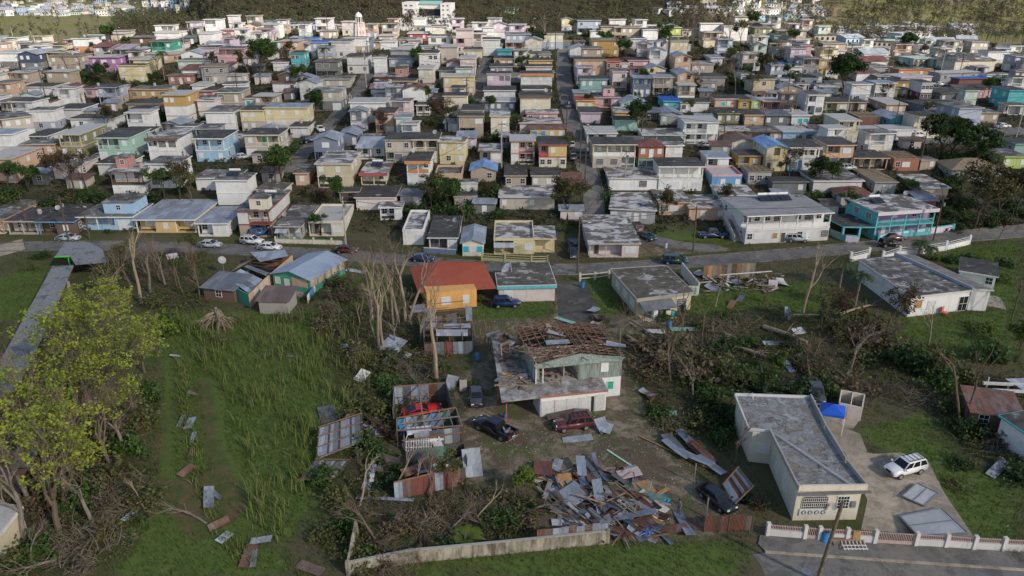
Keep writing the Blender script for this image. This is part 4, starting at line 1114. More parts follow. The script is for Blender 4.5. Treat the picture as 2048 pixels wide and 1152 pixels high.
def sheet(px,py,z,L,W,ang,mat,bend=0,pitch=0,roll=0,desc=None,group=None,short=None):
    p=T(px,py)+Vector((0,0,z))
    return thing('roofing_sheet',desc or f"{SHN[mat]} corrugated roofing sheet",'roofing sheet',p,(rad(pitch),rad(roll),rad(ang)),sheet_mesh(L,W,mat,bend),group,short)
PLC={}
def plank(p,L,ang,mat,pitch=0,w=.12,desc=None,group=None,name='plank'):
    key=(round(L*2)/2,mat,w)
    if key not in PLC: PLC[key]=MB().box(-key[0]/2,key[0]/2,-w/2,w/2,-.03,.03,mat).mesh('plank')
    return thing(name,desc or 'loose timber','plank',p,(0,rad(pitch),rad(ang)),PLC[key],group)
def corr_wall(root,p0,p1,h,mats,base,nm='wall_panel',lean=0):
    """upright corrugated panels from p0 to p1 (world), h metres tall"""
    d=p1-p0; L=d.length; d=d/L; nrm=Vector((-d.y,d.x,0)); k=len(mats)
    for i,mt in enumerate(mats):
        a=p0+d*(L*i/k); n=max(4,int(L/k/.12))*2; hh=h*(1+R.uniform(-.05,.05)); v=[];f=[]
        for j in range(n+1):
            q=a+d*(L/k*j/n)+nrm*(.022 if j%2 else -.022)-base; v+=[tuple(q),tuple(q+Vector((0,0,hh))+nrm*lean)]
        for j in range(n): f.append((2*j,2*j+2,2*j+3,2*j+1))
        MB().poly(v,f,mt).obj(nm,None,root)
def beam(root,a,b,w=.12,mat='wood_grey',nm='beam',base=None):
    o=base or Vector(); return MB().bar(Vector(a)-o,Vector(b)-o,w,None,mat).obj(nm,None,root)
def quad_roof(desc,q,zs,mat,nb=4,mb=3,name='collapsed_roof',bm='wood_dark',tone=None):
    P=[G(a,b,z) for (a,b),z in zip(q,zs)]; c=sum(P,Vector())/4; c.z=0; r=thing(name,desc,'roof wreck',c)
    P=[p-c for p in P]  # TL TR BR BL
    def at(s,t): return (P[0]*(1-s)+P[1]*s)*(1-t)+(P[3]*(1-s)+P[2]*s)*t
    np_=6; 
    for i in range(np_):
        mt=mat if not tone else tone[i%len(tone)]; v=[];f=[]; n=14
        for j in range(n+1):
            s=(i+j/n)/np_; zz=Vector((0,0,(.02 if j%2 else -.02)+.012*(i%2))); v+=[tuple(at(s,0)+zz),tuple(at(s,.5)+zz),tuple(at(s,1)+zz)]
        for j in range(n): b=3*j; f+=[(b,b+3,b+4,b+1),(b+1,b+4,b+5,b+2)]
        MB().poly(v,f,mt).obj('roof_panel',None,r)
    up=Vector((0,0,.09))
    for i in range(nb+1): beam(r,at(i/nb,0)+up,at(i/nb,1)+up,.11,bm,'batten')
    for j in range(mb+1): beam(r,at(-.03,j/mb)+up*2.1,at(1.03,j/mb)+up*2.1,.10,'wood_red','purlin')
    return r
def near_house_right():
    h=3.9
    q=[(1469,792),(1620,797),(1650,858),(1692,928),(1733,980),(1596,982),(1538,866),(1497,862)]
    P=[G(a,b,h) for a,b in q]; c=sum(P,Vector())/len(P); c.z=0
    r=thing('house','cream one storey house with peeling grey flat roof and arched grille beside the white SUV','house',c,short='cream house with peeling roof')
    ins=lambda pts,k:[p+(Vector((c.x,c.y,p.z))-p).normalized()*k for p in pts]
    pl=[p-c for p in ins(P,.45)]
    MB().prism([(p.x,p.y) for p in pl],-.5,h-.05,'wall_cream').obj('wall',None,r)
    po=[p-c for p in P]; m=MB(); m.prism([(p.x,p.y) for p in po],h-.05,h+.12,'wall_offwhite'); m.obj('roof_slab',None,r)
    m=MB(); pi=[p-c for p in ins(P,.28)]; m.prism([(p.x,p.y) for p in pi],h+.10,h+.155,'roof_peel'); m.obj('roof',None,r)
    n=len(po)
    for i in range(n):
        a,b=po[i],po[(i+1)%n]; hh=.24 if i in(0,6,7) else .5
        if i==4: continue
        m=MB(); d=(b-a).normalized(); m.bar(a+Vector((0,0,hh/2+.13))+d*.09,b+Vector((0,0,hh/2+.13))-d*.09,.18,hh,'wall_concrete' if i in(1,2,3,5) else 'wall_offwhite'); m.obj('parapet',None,r)
    fl,fr=po[5],po[4]; d=(fr-fl).normalized(); nrm=Vector((d.y,-d.x,0)); ang=math.atan2(d.y,d.x); Wf=(fr-fl).length
    m=MB(); m.bar(fl+Vector((0,0,.36)),fr+Vector((0,0,.36)),.22,.62,'wall_cream'); m.obj('parapet',None,r,(0,0,0))
    m=MB(); m.bar(fl-d*.5+nrm*.35+Vector((0,0,-.12)),fr+d*.4+nrm*.12+Vector((0,0,-.12)),.45,.08,'wall_dgrey'); m.obj('eave',None,r)
    # fronts sit on the inset wall
    wl,wr=pl[5],pl[4]; d=(wr-wl).normalized(); nrm=Vector((d.y,-d.x,0)); Wf=(wr-wl).length; ang=math.atan2(d.y,d.x)
    at=lambda s,z,o=.0: Vector((wl.x,wl.y,0))+d*(s*Wf)+nrm*o+Vector((0,0,z))
    # octagonal veranda opening with grille
    x0,x1,z0,z1=.10,.50,1.45,3.1; cc=.28/1
    pts=[(x0,z0),(x1,z0),(x1,z1-.45),(x1-.05,z1),(x0+.05,z1),(x0,z1-.45)]
    o=MB().poly([at(a,b,.012) for a,b in pts],[tuple(range(6))],'dark_room').obj('veranda_opening',None,r)  # flat sheet, the veranda's inner shade put into its colour
    m=MB(); k=13
    for i in range(k+1): s=x0+(x1-x0)*i/k; m.bar(at(s,z0,.05),at(s,z1-(.3 if i in(0,k) else .0),.05),.04,.04,'plain_offwhite')
    for i in range(6): z=z0+(z1-z0)*i/5.5; m.bar(at(x0,z,.055),at(x1,z,.055),.04,.04,'plain_offwhite')
    m.obj('grille',None,o)
    m=MB(); m.bar(at(x0-.02,1.05,.05),at(x1+.02,1.05,.05),.12,.8,'wall_offwhite'); b=m.obj('balustrade',None,r)
    for i in range(4):
        cx=x0+(x1-x0)*(i+.5)/4
        for rr_ in (.21,.12):
            m=MB(); m.tube([at(cx,1.05,.12)+(d*math.cos(a)+Vector((0,0,1))*math.sin(a))*rr_ for a in [2*math.pi*j/12 for j in range(13)]],.035,5,'roof_dark' if rr_>.2 else 'plain_offwhite'); m.obj('rosette',None,b)
    me,pn=win_mesh('g',1.1,1.35,True); o=new_obj('window',me,r,at(.74,1.45,.0),(0,0,ang)); new_obj('pane',pn,o)
    q_=MB().bar(at(.57,1.9,.0),at(.57,1.9,.35),.05,.05,'metal_grey').obj('dish_arm',None,r); p_=at(.57,1.95,.4); dish(q_,p_.x,p_.y,p_.z,.34)
    MB().box(-.22,.22,-.2,0,0,.7,'metal_grey').obj('meter_box',None,r,at(.90,1.6,0),(0,0,ang))
    # left flank windows
    a,b=pl[6],pl[5]; e=(b-a).normalized(); an=math.atan2(e.y,e.x)
    for s,k in ((.30,'w'),(.62,'w')):
        me,pn=win_mesh(k,1.4,1.2,True); p=a+e*((b-a).length*s); o=new_obj('window',me,r,(p.x,p.y,1.1),(0,0,an)); new_obj('pane',pn,o)
    a,b=pl[7],pl[6]; e=(b-a).normalized(); p=a+e*((b-a).length*.6); me,pn=win_mesh('w',1.2,1.1,True); o=new_obj('window',me,r,(p.x,p.y,1.4),(0,0,math.atan2(e.y,e.x))); new_obj('pane',pn,o)
    for s in (0,.16): 
        A=G(1552,872,h+.2)-c; B=G(1700,972,h+.2)-c; sd=Vector((s,s*.3,.16)); MB().tube([A+sd,B+sd],.05,6,'plain_offwhite').obj('roof_pipe',None,r)
    MB().tube([G(1506,800,h+.1)-c,G(1505,786,h+.6)-c],.06,6,'plain_offwhite').obj('vent_pipe',None,r)
def _peel():
    t=NT('roof_peel'); a=t.noise(t.pos,.38,6,.62,1.2); b=t.noise(t.pos,1.6,6,.7,.8); c=t.noise(t.pos,.55,5,.6,2.0)
    col=t.mix(t.ramp(b,.35,.65),(.15,.146,.144),(.29,.285,.282)); e=t.math('ABSOLUTE',t.math('SUBTRACT',a,.56),0)
    col=t.mix(t.ramp(a,.55,.57,0,.95),col,(.20,.175,.135)); col=t.mix(t.ramp(e,.0,.016,.95,0),col,(.045,.04,.036)); col=t.mix(t.ramp(c,.58,.66,0,.55),col,(.45,.445,.44)); col=t.mix(t.ramp(t.noise(t.pos,.8,5,.7,1.5),.56,.62,0,.8),col,(.085,.065,.055)); col=t.mix(t.ramp(t.noise(t.pos,4,5,.7),.5,.7,0,.5),col,(.10,.095,.095))
    t.bump(a,.4,.05); return t.fin(col,.85)
DEF['roof_peel']=_peel
def front_fence():
    pts=[(1534,1072),(1608,1078),(1637,1080),(1692,1083),(1748,1087),(1830,1092),(1890,1095),(1946,1099),(2004,1102),(2060,1105),(2130,1110)]
    P=[G(a,b) for a,b in pts]; c=P[0].copy(); r=thing('garden_wall','white garden wall with pink bar panels and gates along the sidewalk','wall',c,short='white garden wall')
    P=[p-c for p in P]
    for p in P: MB().box(-.17,.17,-.17,.17,0,1.62,'wall_offwhite').obj('post',None,r,p)
    for i,(a,b) in enumerate(zip(P,P[1:])):
        d=(b-a).normalized(); a2,b2=a+d*.17,b-d*.17; gate=i in(1,4); up=Vector((0,0,1))
        if not gate: MB().bar(a2+up*.42,b2+up*.42,.16,.84,'wall_offwhite').obj('wall_panel',None,r)
        m=MB(); L=(b2-a2).length; k=max(5,int(L/.15)); z0=.12 if gate else .86; mt='plain_pinkbar'
        for j in range(k+1): q=a2+(b2-a2)*(j/k); m.bar(q+up*z0,q+up*1.42,.05,.05,mt)
        m.bar(a2+up*(z0+.06),b2+up*(z0+.06),.05,.05,mt); m.bar(a2+up*1.32,b2+up*1.32,.05,.05,mt)
        if gate: m.bar(a2+up*.3,b2+up*.3,.04,.42,mt)
        m.obj('gate' if gate else 'bar_panel',None,r)
PAL['pinkbar']=(.50,.36,.33)
def wreck():
    base=G(1150,790); z1,z2=2.75,5.7
    r=thing('wrecked_house','two storey storm wrecked house with bare roof timbers and peeling green siding','house',base,short='wrecked two storey house')
    B=lambda a,b,z:G(a,b,z)-base
    TL,TR,BR,BL=B(1028,654,z2),B(1206,650,z2),B(1252,713,z2),B(1067,730,z2)
    PF=B(1160,705,z2+.6); PB=B(1114,636,z2+.6); ctr=(TL+TR+BR+BL)/4
    ins=[p+(ctr-p).normalized()*.55 for p in (TL,TR,BR,BL)]; tl,tr,br,bl=[Vector((p.x,p.y,0)) for p in ins]
    up=lambda z:Vector((0,0,z))
    def wallseg(a,b,za,zb,mat,nm='wall',th=.15): 
        m=MB(); m.bar(a+up((za+zb)/2),b+up((za+zb)/2),th,zb-za,mat); return m.obj(nm,None,r)
    # lower storey
    wallseg(tl,tr,-.3,z1,'wall_offwhite'); wallseg(tr,br,-.3,z1,'wall_offwhite'); wallseg(bl,tl,-.3,z1,'wall_offwhite'); wallseg(bl,br,-.3,z1,'wall_white')
    # floor slab + terrace
    SL=[B(979,664,z1),B(1003,804,z1),B(1076,795,z1),B(1062,768,z1)]; 
    m=MB(); m.prism([(p.x,p.y) for p in (tl,tr,br,bl)],z1,z1+.12,'wall_concrete'); m.obj('upper_floor',None,r)
    ter=[B(981,664,z1),B(1003,804,z1),B(1077,795,z1),bl+up(z1)+Vector((-.1,0,0)),tl+up(z1)+Vector((-.1,0,0))]
    m=MB(); m.prism([(p.x,p.y) for p in ter],z1-.12,z1+.1,'roof_terrace'); m.obj('terrace',None,r)
    # garage block in front
    g=[B(1078,795,z1),B(1216,781,z1),B(1203,756,z1),B(1064,768,z1)]
    gi=[Vector((p.x,p.y,0)) for p in g]; gc=sum(gi,Vector())/4; gw=[p+(gc-p).normalized()*.25 for p in gi]
    wallseg(gw[0],gw[1],-.2,z1-.13,'wall_white'); wallseg(gw[1],gw[2],-.2,z1-.13,'wall_offwhite'); wallseg(gw[3],gw[0],-.2,z1-.13,'wall_offwhite')
    m=MB(); m.prism([(p.x,p.y) for p in gi],z1-.12,z1+.11,'roof_terrace'); m.obj('garage_roof',None,r)
    MB().bar(gi[0]+up(z1-.02),gi[1]+up(z1-.02),.06,.24,'wall_redorange').obj('eave_trim',None,r,(0,-.04,0))
    d=(gw[1]-gw[0]).normalized(); n=Vector((d.y,-d.x,0)); L=(gw[1]-gw[0]).length; an=math.atan2(d.y,d.x)
    for i in range(4): MB().box(-.82,.82,-.05,.0,0,2.15,'plain_offwhite').obj('garage_panel',None,r,gw[0]+d*(L*(.115+.185*i))+n*.08,(0,0,an))
    MB().box(-.5,.5,-.03,.02,0,2.15,'dark_room').obj('doorway',None,r,gw[0]+d*(L*.76)+n*.08,(0,0,an))  # inner shade painted as a dark panel on the wall
    for i in range(12): MB().box(-.62,.62,-.05,.0,0,.16,'plain_offwhite').obj('siding_board',None,r,gw[0]+d*(L*.91)+n*.08+up(.1+.19*i),(0,0,an))
    p=(bl*.12+br*.88)+Vector((0,-.09,0)); me,pn=win_mesh('v',.8,1.1,True); o=new_obj('window',me,r,(p.x,p.y,1.1),(0,0,an)); new_obj('pane',pn,o)
    # posts of the carport
    for a,b in ((1013,806),(984,690),(996,760)): MB().bar(B(a,b,z1)-up(.13),B(a,b,z1)-up(z1+.05),.14,.14,'plain_redorange').obj('carport_post',None,r)
    # upper storey: green boards on the right two thirds and the flanks
    f=lambda s:bl*(1-s)+br*s
    wallseg(f(.5),f(1),z1+.12,z2-.05,'siding_green'); wallseg(tr,br,z1+.12,z2-.05,'siding_green'); wallseg(bl,bl*.45+tl*.55,z1+.12,z2-.05,'siding_green'); wallseg(tl,tr,z1+.12,z2-.2,'wood_dark')
    MB().poly([bl+up(z2-.5)+Vector((0,-.5,0)),br+up(z2-.5)+Vector((0,-.5,0)),br+up(z2+.0)+Vector((.3,-.5,0)),Vector((PF.x,PF.y-.1,z2+.5)),bl+up(z2+.0)+Vector((-.3,-.5,0)),
      bl+up(z2-.5)+Vector((0,-.42,0)),br+up(z2-.5)+Vector((0,-.42,0)),br+up(z2+.0)+Vector((.3,-.42,0)),Vector((PF.x,PF.y-.02,z2+.5)),bl+up(z2+.0)+Vector((-.3,-.42,0))],[(0,1,2,3,4),(9,8,7,6,5),(0,5,6,1),(2,7,8,3),(3,8,9,4)],'siding_green').obj('gable_board',None,r)
    p=f(.80)+n*.1; MB().box(-.5,.5,-.05,0,0,1.5,'plain_white').obj('shutter',None,r,(p.x,p.y,z1+.95),(0,0,an))
    for s in (.0,.08,.5): MB().bar(f(s)+up(z1+.1),f(s)+up(z2),.16,.16,'wall_offwhite' if s<.1 else 'wood_grey').obj('wall_post',None,r)
    # inner walls, seen through the open timbers
    cm=lambda s,t:(tl*(1-s)+tr*s)*(1-t)+(bl*(1-s)+br*s)*t
    for (a,b) in (((.35,0),(.35,.9)),((.68,0),(.68,1)),((.0,.5),(1,.5)),((.5,.5),(.5,1))): wallseg(cm(*a),cm(*b),z1+.12,z2-.45,R.choice(['wall_beige','wall_palemint','wall_offwhite']),'inner_wall',.1)
    # roof timbers
    nr=13
    for i in range(nr+1):
        t=i/nr; e0=TL*(1-t)+BL*t; e1=TR*(1-t)+BR*t; k=PB*(1-t)+PF*t
        jit=lambda:Vector((R.uniform(-.22,.22),R.uniform(-.25,.25),R.uniform(-.25,.08)))
        if R.random()>.27: beam(r,e0+jit(),k+jit(),.10,'wood_red','rafter')
        if R.random()>.27: beam(r,k+jit(),e1+jit(),.10,'wood_red','rafter')
        if i%2==0: beam(r,e0-up(.15),e1-up(.15),.10,'wood_dark','joist')
    for j in range(7):
        s=j/6+R.uniform(-.04,.04); a0=TL*(1-s)+PB*s; a1=BL*(1-s)+PF*s; b0=PB*(1-s)+TR*s; b1=PF*(1-s)+BR*s; o=up(.1)
        beam(r,a0+o,a1+o+Vector((R.uniform(-.2,.2),0,0)),.09,'wood_red','purlin'); beam(r,b0+o,b1+o+Vector((R.uniform(-.3,.3),0,0)),.09,'wood_red','purlin')
    for i in range(38):
        p=cm(R.random(),R.random())+up(z2+R.uniform(.1,.6)); a=R.uniform(0,6.3); l=R.uniform(1,2.2); beam(r,p,p+Vector((math.cos(a)*l,math.sin(a)*l,R.uniform(-.2,.3))),.09,R.choice(['wood_red','wood_pale','wood_red']),'broken_rafter')
    # rubble inside and on the terrace, sheets left on the timbers
    def rub(p,desc): 
        a=R.uniform(0,180); plank(p,R.choice([1,1.5,2,2.5]),a,R.choice(['wood_red','wood_pale','wood_grey','wood_dark']),R.uniform(-14,14),R.choice([.1,.16,.3]),desc,'broken boards on the wrecked house')
    for i in range(85): rub(base+cm(R.uniform(.05,.95),R.uniform(.1,1))+up(z1+R.uniform(.2,.9)),'broken board lying among the roofless rooms of the wrecked house')
    for i in range(55):
        s,t=R.random(),R.random(); q=(ter[0]*(1-s)+ter[4]*s)*(1-t)+(ter[1]*(1-s)+ter[3]*s)*t; rub(base+Vector((q.x,q.y,z1+.14+R.uniform(0,.2))),'broken board strewn over the terrace of the wrecked house')
    for i in range(16):
        s,t=R.random(),R.uniform(0,.75); q=(ter[0]*(1-s)+ter[4]*s)*(1-t)+(ter[1]*(1-s)+ter[3]*s)*t; mt=R.choice(['wood_dark','tin_brown','plain_offwhite','wood_ply','tin_dark','wood_grey','wood_red'])
        thing('board','broken panel strewn over the terrace of the wrecked house','board',base+Vector((q.x,q.y,z1+.2+R.uniform(0,.4))),(rad(R.uniform(-25,25)),rad(R.uniform(-25,25)),R.uniform(0,6)),sheet_mesh(R.uniform(.8,2),R.choice([.5,1]),mt,R.choice([0,1])),'broken panels on the terrace of the wrecked house')
    P=lambda a,b,z:G(a,b,z)
    for (a,b,z,L,W,an_,mt,bd,pi,ro,ds) in [(1115,684,6.45,1.2,3.2,8,'tin_pale',1,8,0,'pale folded roofing sheet lying on the wrecked house roof timbers'),(1112,668,6.4,.9,2.4,-22,'tin_grey',2,-10,8,'crumpled grey sheet behind the pale one on the roof timbers'),
        (1232,690,6.3,1.2,2.4,-6,'tin_grey',2,4,6,'torn grey sheet at the right eave of the wrecked roof'),(1130,640,6.4,3.2,.9,52,'tin_mint',0,0,10,'long mint green strip sticking up at the back of the wrecked roof'),
        (1045,686,3.1,1.6,.9,50,'tin_grey',2,30,20,'bent sheet on the terrace by the left wall of the wreck'),(1100,650,6.1,.9,1.2,5,'plain_offwhite',0,0,0,'white panel lying on the back of the wrecked roof'),(1047,752,3.05,1,.8,10,'plain_offwhite',0,10,0,'white cupboard panel lying on the terrace rubble')]:
        thing('roofing_sheet',ds,'roofing sheet',P(a,b,z),(rad(pi),rad(ro),rad(an_)),sheet_mesh(L,W,mt,bd),fixed=True)
    o=MB().box(-.35,.35,-.35,.35,0,1.7,'plastic_white').mesh('fridge'); 
    f1=thing('fridge','white fridge standing against the open left room of the wrecked house','fridge',P(1072,758,2.9),rad(5),fixed=True); MB().box(-.35,.35,-.3,.35,0,1.6,'plastic_white').obj('fridge_body',None,f1); MB().box(-.34,.34,-.36,-.3,.02,1.0,'plain_white').obj('fridge_door',None,f1); MB().box(-.34,.34,-.36,-.3,1.05,1.58,'plain_white').obj('fridge_door',None,f1)
    s=thing('door_frame','rust red door frame leaning over the terrace of the wreck','door frame',P(1012,715,2.9),rad(25),fixed=True)
    for q in ((-.6,0,0,-.6,.3,2),(.6,0,0,.6,.3,2),(-.6,.3,2,.6,.3,2)): MB().bar(q[:3],q[3:],.16,.12,'wood_redpaint').obj('frame_board',None,s)
DEF['wood_redpaint']=lambda:(lambda t:t.fin(t.mix(t.ramp(t.noise(t.pos,4,5,.7),.4,.6),(.26,.06,.03),(.36,.3,.26)),.9))(NT('wood_redpaint'))
DEF['tin_mint']=lambda:(lambda t:t.fin(t.mix(t.ramp(t.noise(t.pos,4,5,.7),.4,.7),(.25,.48,.40),(.16,.3,.26)),.7))(NT('tin_mint'))
def _siding():
    t=NT('siding_green'); n=t.noise(t.map(t.pos,(4.5,4.5,.5)),1.6,6,.75); col=t.mix(t.ramp(n,.40,.60),(.235,.29,.255),(.13,.135,.115)); w=t.noise(t.map(t.pos,(9,9,.3)),1,4,.7)
    col=t.mix(t.ramp(w,.52,.64,0,.6),col,(.38,.44,.40)); t.bump(w,.4,.03); return t.fin(col,.9)
DEF['siding_green']=_siding
def _terr():
    t=NT('roof_terrace'); a=t.noise(t.pos,.7,6,.7,.8); b=t.noise(t.pos,.35,5,.65,1); col=t.mix(t.ramp(a,.4,.62),(.16,.14,.125),(.44,.42,.40)); col=t.mix(t.ramp(b,.52,.62,0,.75),col,(.17,.11,.075)); col=t.mix(t.ramp(t.noise(t.pos,3,6,.75),.5,.7,0,.6),col,(.07,.06,.055)); return t.fin(col,.9)
DEF['roof_terrace']=_terr
def prism_house(desc,short,q,h,wall,roofm,trim='wall_offwhite',ov=.35,par=0,cat='house',name='house',edge=.25):
    P=[G(a,b,h) for a,b in q]; c=sum(P,Vector())/len(P); c.z=0; r=thing(name,desc,cat,c,short=short)
    po=[p-c for p in P]; ce=Vector((0,0,h)); 
    n=len(po)
    def inset(pts,k):
        out=[]
        for i in range(n):
            a,b,d=pts[i-1],pts[i],pts[(i+1)%n]; e1=(b-a).normalized(); e2=(d-b).normalized(); s=(e1.x*e2.y-e1.y*e2.x)
            n1=Vector((-e1.y,e1.x,0)); n2=Vector((-e2.y,e2.x,0)); 
            ar=sum(pts[j].x*pts[(j+1)%n].y-pts[(j+1)%n].x*pts[j].y for j in range(n)); sg=1 if ar>0 else -1
            v=(n1+n2); v=v/max(.3,v.length**2/2)*sg; out.append(b+v*k)
        return out
    pl=inset(po,ov) if ov else po
    MB().prism([(p.x,p.y) for p in pl],-.6,h-.002,wall).obj('wall',None,r)
    m=MB(); m.prism([(p.x,p.y) for p in po],h,h+edge,trim); m.obj('roof_slab',None,r)
    pi=inset(po,.12); m=MB(); m.prism([(p.x,p.y) for p in pi],h+edge-.01,h+edge+.03,roofm); m.obj('roof',None,r)
    if par:
        for i in range(n):
            a,b=po[i],po[(i+1)%n]; d=(b-a).normalized(); z=Vector((0,0,edge+par/2)); MB().bar(a+z+d*.08,b+z-d*.08,.16,par,trim).obj('parapet',None,r)
    def face(i,s,z,kind,w=None,hh=None,off=0,det=True):
        a,b=pl[i],pl[(i+1)%n]; d=(b-a).normalized(); nr=Vector((d.y,-d.x,0)); p=a+(b-a)*s
        if (p+nr).length<p.length: d=-d; nr=-nr
        wd=dict(WS)[kind]; me,pn=win_mesh(kind,w or wd[0],hh or wd[1],det); nm='door' if kind in 'dbv' else ('archway' if kind=='a' else 'window')
        o=new_obj(nm,me,r,(p.x+nr.x*off,p.y+nr.y*off,z),(0,0,math.atan2(d.y,d.x)))
        if pn: new_obj('door_leaf' if nm=='door' else 'pane',pn,o)
        return o
    return r,c,po,pl,face
def mid_houses():
    # turquoise trimmed white house
    r,c,po,pl,face=prism_house('pink white house with turquoise fascia and mossy flat roof beside the orange roof','turquoise trimmed house',[(994,575),(1114,572),(1098,526),(1020,526),(1023,546),(990,548)],2.75,'wall_palepink','roof_moss','wall_offwhite',.3)
    a,b=po[0],po[1]; MB().bar(a+Vector((0,-.05,-.08)),b+Vector((0,-.05,-.08)),.1,.5,'wall_turquoise').obj('fascia',None,r)
    face(0,.17,1.0,'w',1.3,1.1); face(0,.45,2.15,'o',.8,.2); face(0,.66,2.15,'o',.8,.2); face(1,.4,.9,'w'); face(1,.75,.0,'d')
    t=thing('awning_roof','maroon striped awning with white front panel between orange and mossy roofs','awning',G(1005,540),fixed=True); q=[Z(1003,540,2.6,G(1005,540)),Z(1022,540,2.6,G(1005,540)),Z(1019,526,3.0,G(1005,540)),Z(1011,527,3.0,G(1005,540))]
    MB().poly([tuple(p) for p in q]+[tuple(p-Vector((0,0,.1))) for p in q],[(0,1,2,3),(7,6,5,4),(0,4,5,1),(1,5,6,2),(2,6,7,3),(3,7,4,0)],'tin_striped').obj('canopy',None,t); MB().bar(q[0]+Vector((0,-.06,-.3)),q[1]+Vector((0,-.06,-.3)),.05,.7,'plain_offwhite').obj('front_panel',None,t)
    for p in q[:2]: MB().bar(p-Vector((0,0,.6)),(p.x,p.y,0),.08,.08,'metal_grey').obj('post',None,t)
    # orange roof
    h=2.75; e=[G(836,585,h),G(993,576,h),None,G(819,535,h)]; e[2]=e[1]+(e[3]-e[0])*.92+Vector((.0,0,0)); c=(e[0]+e[2])/2; c.z=0
    r=thing('house','bright yellow house under a big tile red hipped roof','house',c,short='red roofed yellow house')
    E=[p-c for p in e]; r1,r2=G(878,523,h+1.5)-c,G(968,526,h+1.5)-c
    th=Vector((0,0,-.12)); m=MB(); m.poly([*E,r1,r2],[(0,1,5,4),(1,2,5),(2,3,4,5),(3,0,4)],'tin_tilered'); m.poly([p+th for p in E]+[*E],[(3,2,1,0),(0,1,5,4),(1,2,6,5),(2,3,7,6),(3,0,4,7)],'tin_tilered'); m.obj('roof',None,r)
    MB().bar(r1+Vector((0,0,.05)),r2+Vector((0,0,.05)),.25,.1,'tin_tilered').obj('ridge_cap',None,r)
    wl=[G(853,592,h)-c,G(953,583,h)-c]; dpt=(E[3]-E[0])*.8; pts=[wl[0]+Vector((0,.3,0)),wl[1]+Vector((0,.3,0)),wl[1]+dpt,wl[0]+dpt]
    MB().prism([(p.x,p.y) for p in pts],-.4,h+.3,'wall_sunorange').obj('wall',None,r); an=math.atan2((pts[1]-pts[0]).y,(pts[1]-pts[0]).x)
    for s,w_ in ((.38,1.4),(.78,.95)): p=pts[0]+(pts[1]-pts[0])*s; me,pn=win_mesh('w',w_,1.2,True); o=new_obj('window',me,r,(p.x,p.y,.9),(0,0,an)); new_obj('pane',pn,o)
    # mossy house with appliances
    r,c,po,pl,face=prism_house('pale yellow house with mossy flat roof and appliances under its lean-to','mossy roofed yellow house',[(1273,602),(1388,588),(1332,534),(1220,541)],2.75,'wall_khaki','roof_moss','wall_concrete',.3,.12)
    face(0,.82,.7,'g',1.5,1.4); face(0,.15,.05,'d'); [face(3,s,.9,'W') for s in (.25,.55,.82)]
    a,b=pl[0],pl[1]; d=(b-a).normalized(); nr=Vector((d.y,-d.x,0)); L=(b-a).length; u=Vector((0,0,1))
    A=a+d*.2-u*.3; B=a+d*L*.62-u*.3; q=[A,B,B+nr*2.4-u*.6,A+nr*2.4-u*.6]
    MB().poly([tuple(p) for p in q]+[tuple(p-u*.06) for p in q],[(3,2,1,0),(4,5,6,7),(0,1,5,4),(1,2,6,5),(2,3,7,6),(3,0,4,7)],'tin_dark').obj('lean_to_roof',None,r)
    for p in q[2:]: MB().bar(p-u*.06,(p.x,p.y,-.2),.1,.1,'wood_dark').obj('post',None,r)
    MB().prism([(p.x,p.y) for p in q],-.3,.12,'wall_khaki').obj('porch_floor',None,r)
    g=lambda s,o:c+a+d*(L*s)+nr*o
    def appl(nm,ds,p,mat,w,dp,hh,doors):
        t=thing(nm,ds,nm.replace('_',' '),Vector((p.x,p.y,.12)),math.atan2(d.y,d.x),fixed=True); MB().box(-w/2,w/2,-dp/2,dp/2,0,hh,mat).obj('body',None,t); MB().box(-w/2+.03,w/2-.03,-dp/2-.05,-dp/2,.05,hh-.12,mat).obj('door_panel',None,t); MB().box(-w/2,w/2,-dp/2-.01,dp/2,hh,hh+.06,'metal_grey').obj('top',None,t)
    appl('fridge','white fridge left under the lean-to of the mossy roofed house',g(.24,1.7),'plastic_white',.75,.7,1.5,1); appl('stove','cream stove right of the fridge under the lean-to',g(.47,1.8),'plain_cream',.85,.7,1.2,1); appl('cabinet','dark wooden cabinet between fridge and stove under the lean-to',g(.36,1.5),'wood_dark',.6,.6,1.1,1); appl('chair_crate','teal plastic crate beside the cream stove',g(.57,1.7),'plain_turquoise',.6,.6,.9,1)
    a2,b2=G(1362,548),G(1396,590); t=thing('yard_wall','white yard wall at the right side of the mossy roofed house','wall',a2); MB().bar(Vector((0,0,1.1)),b2-a2+Vector((0,0,1.1)),.18,2.2,'wall_offwhite').obj('wall_panel',None,t); p=b2-a2; MB().box(p.x-2.8,p.x-.1,p.y-.25,p.y-.07,0,1.7,'wall_palemint').obj('wall_panel',None,t)
    MB().box(p.x-2.6,p.x-.4,p.y-.29,p.y-.25,.3,1.4,'plain_seafoam').obj('painted_panel',None,t)
    for i,(px,py,ds,mt) in enumerate([(1333,627,'blue barrel standing near the teal crate by the mossy roofed house','barrel_blue'),(1338,655,'blue barrel standing alone on the dirt in front of the mossy roofed house','barrel_blue'),(1367,623,'dark barrel against the wall of the mossy roofed house','barrel_dark'),(1165,575,'blue barrel at the driveway by the white fence','barrel_blue'),(1648,1083,'blue water barrel with dark top in front of the garden wall','barrel_blue'),(1010,836,'small dark blue bucket beside the orange carport post','tarp_blue'),(955,721,'blue drum in the shade left of the wrecked house','barrel_blue'),(1331,496,'pale blue bin at the end of the side street','plain_greyblue')]):
        b=thing('barrel',ds,'barrel',T(px,py)+Vector((0,0,.02)),fixed=True); k=.6 if 'bucket' in ds else 1.0
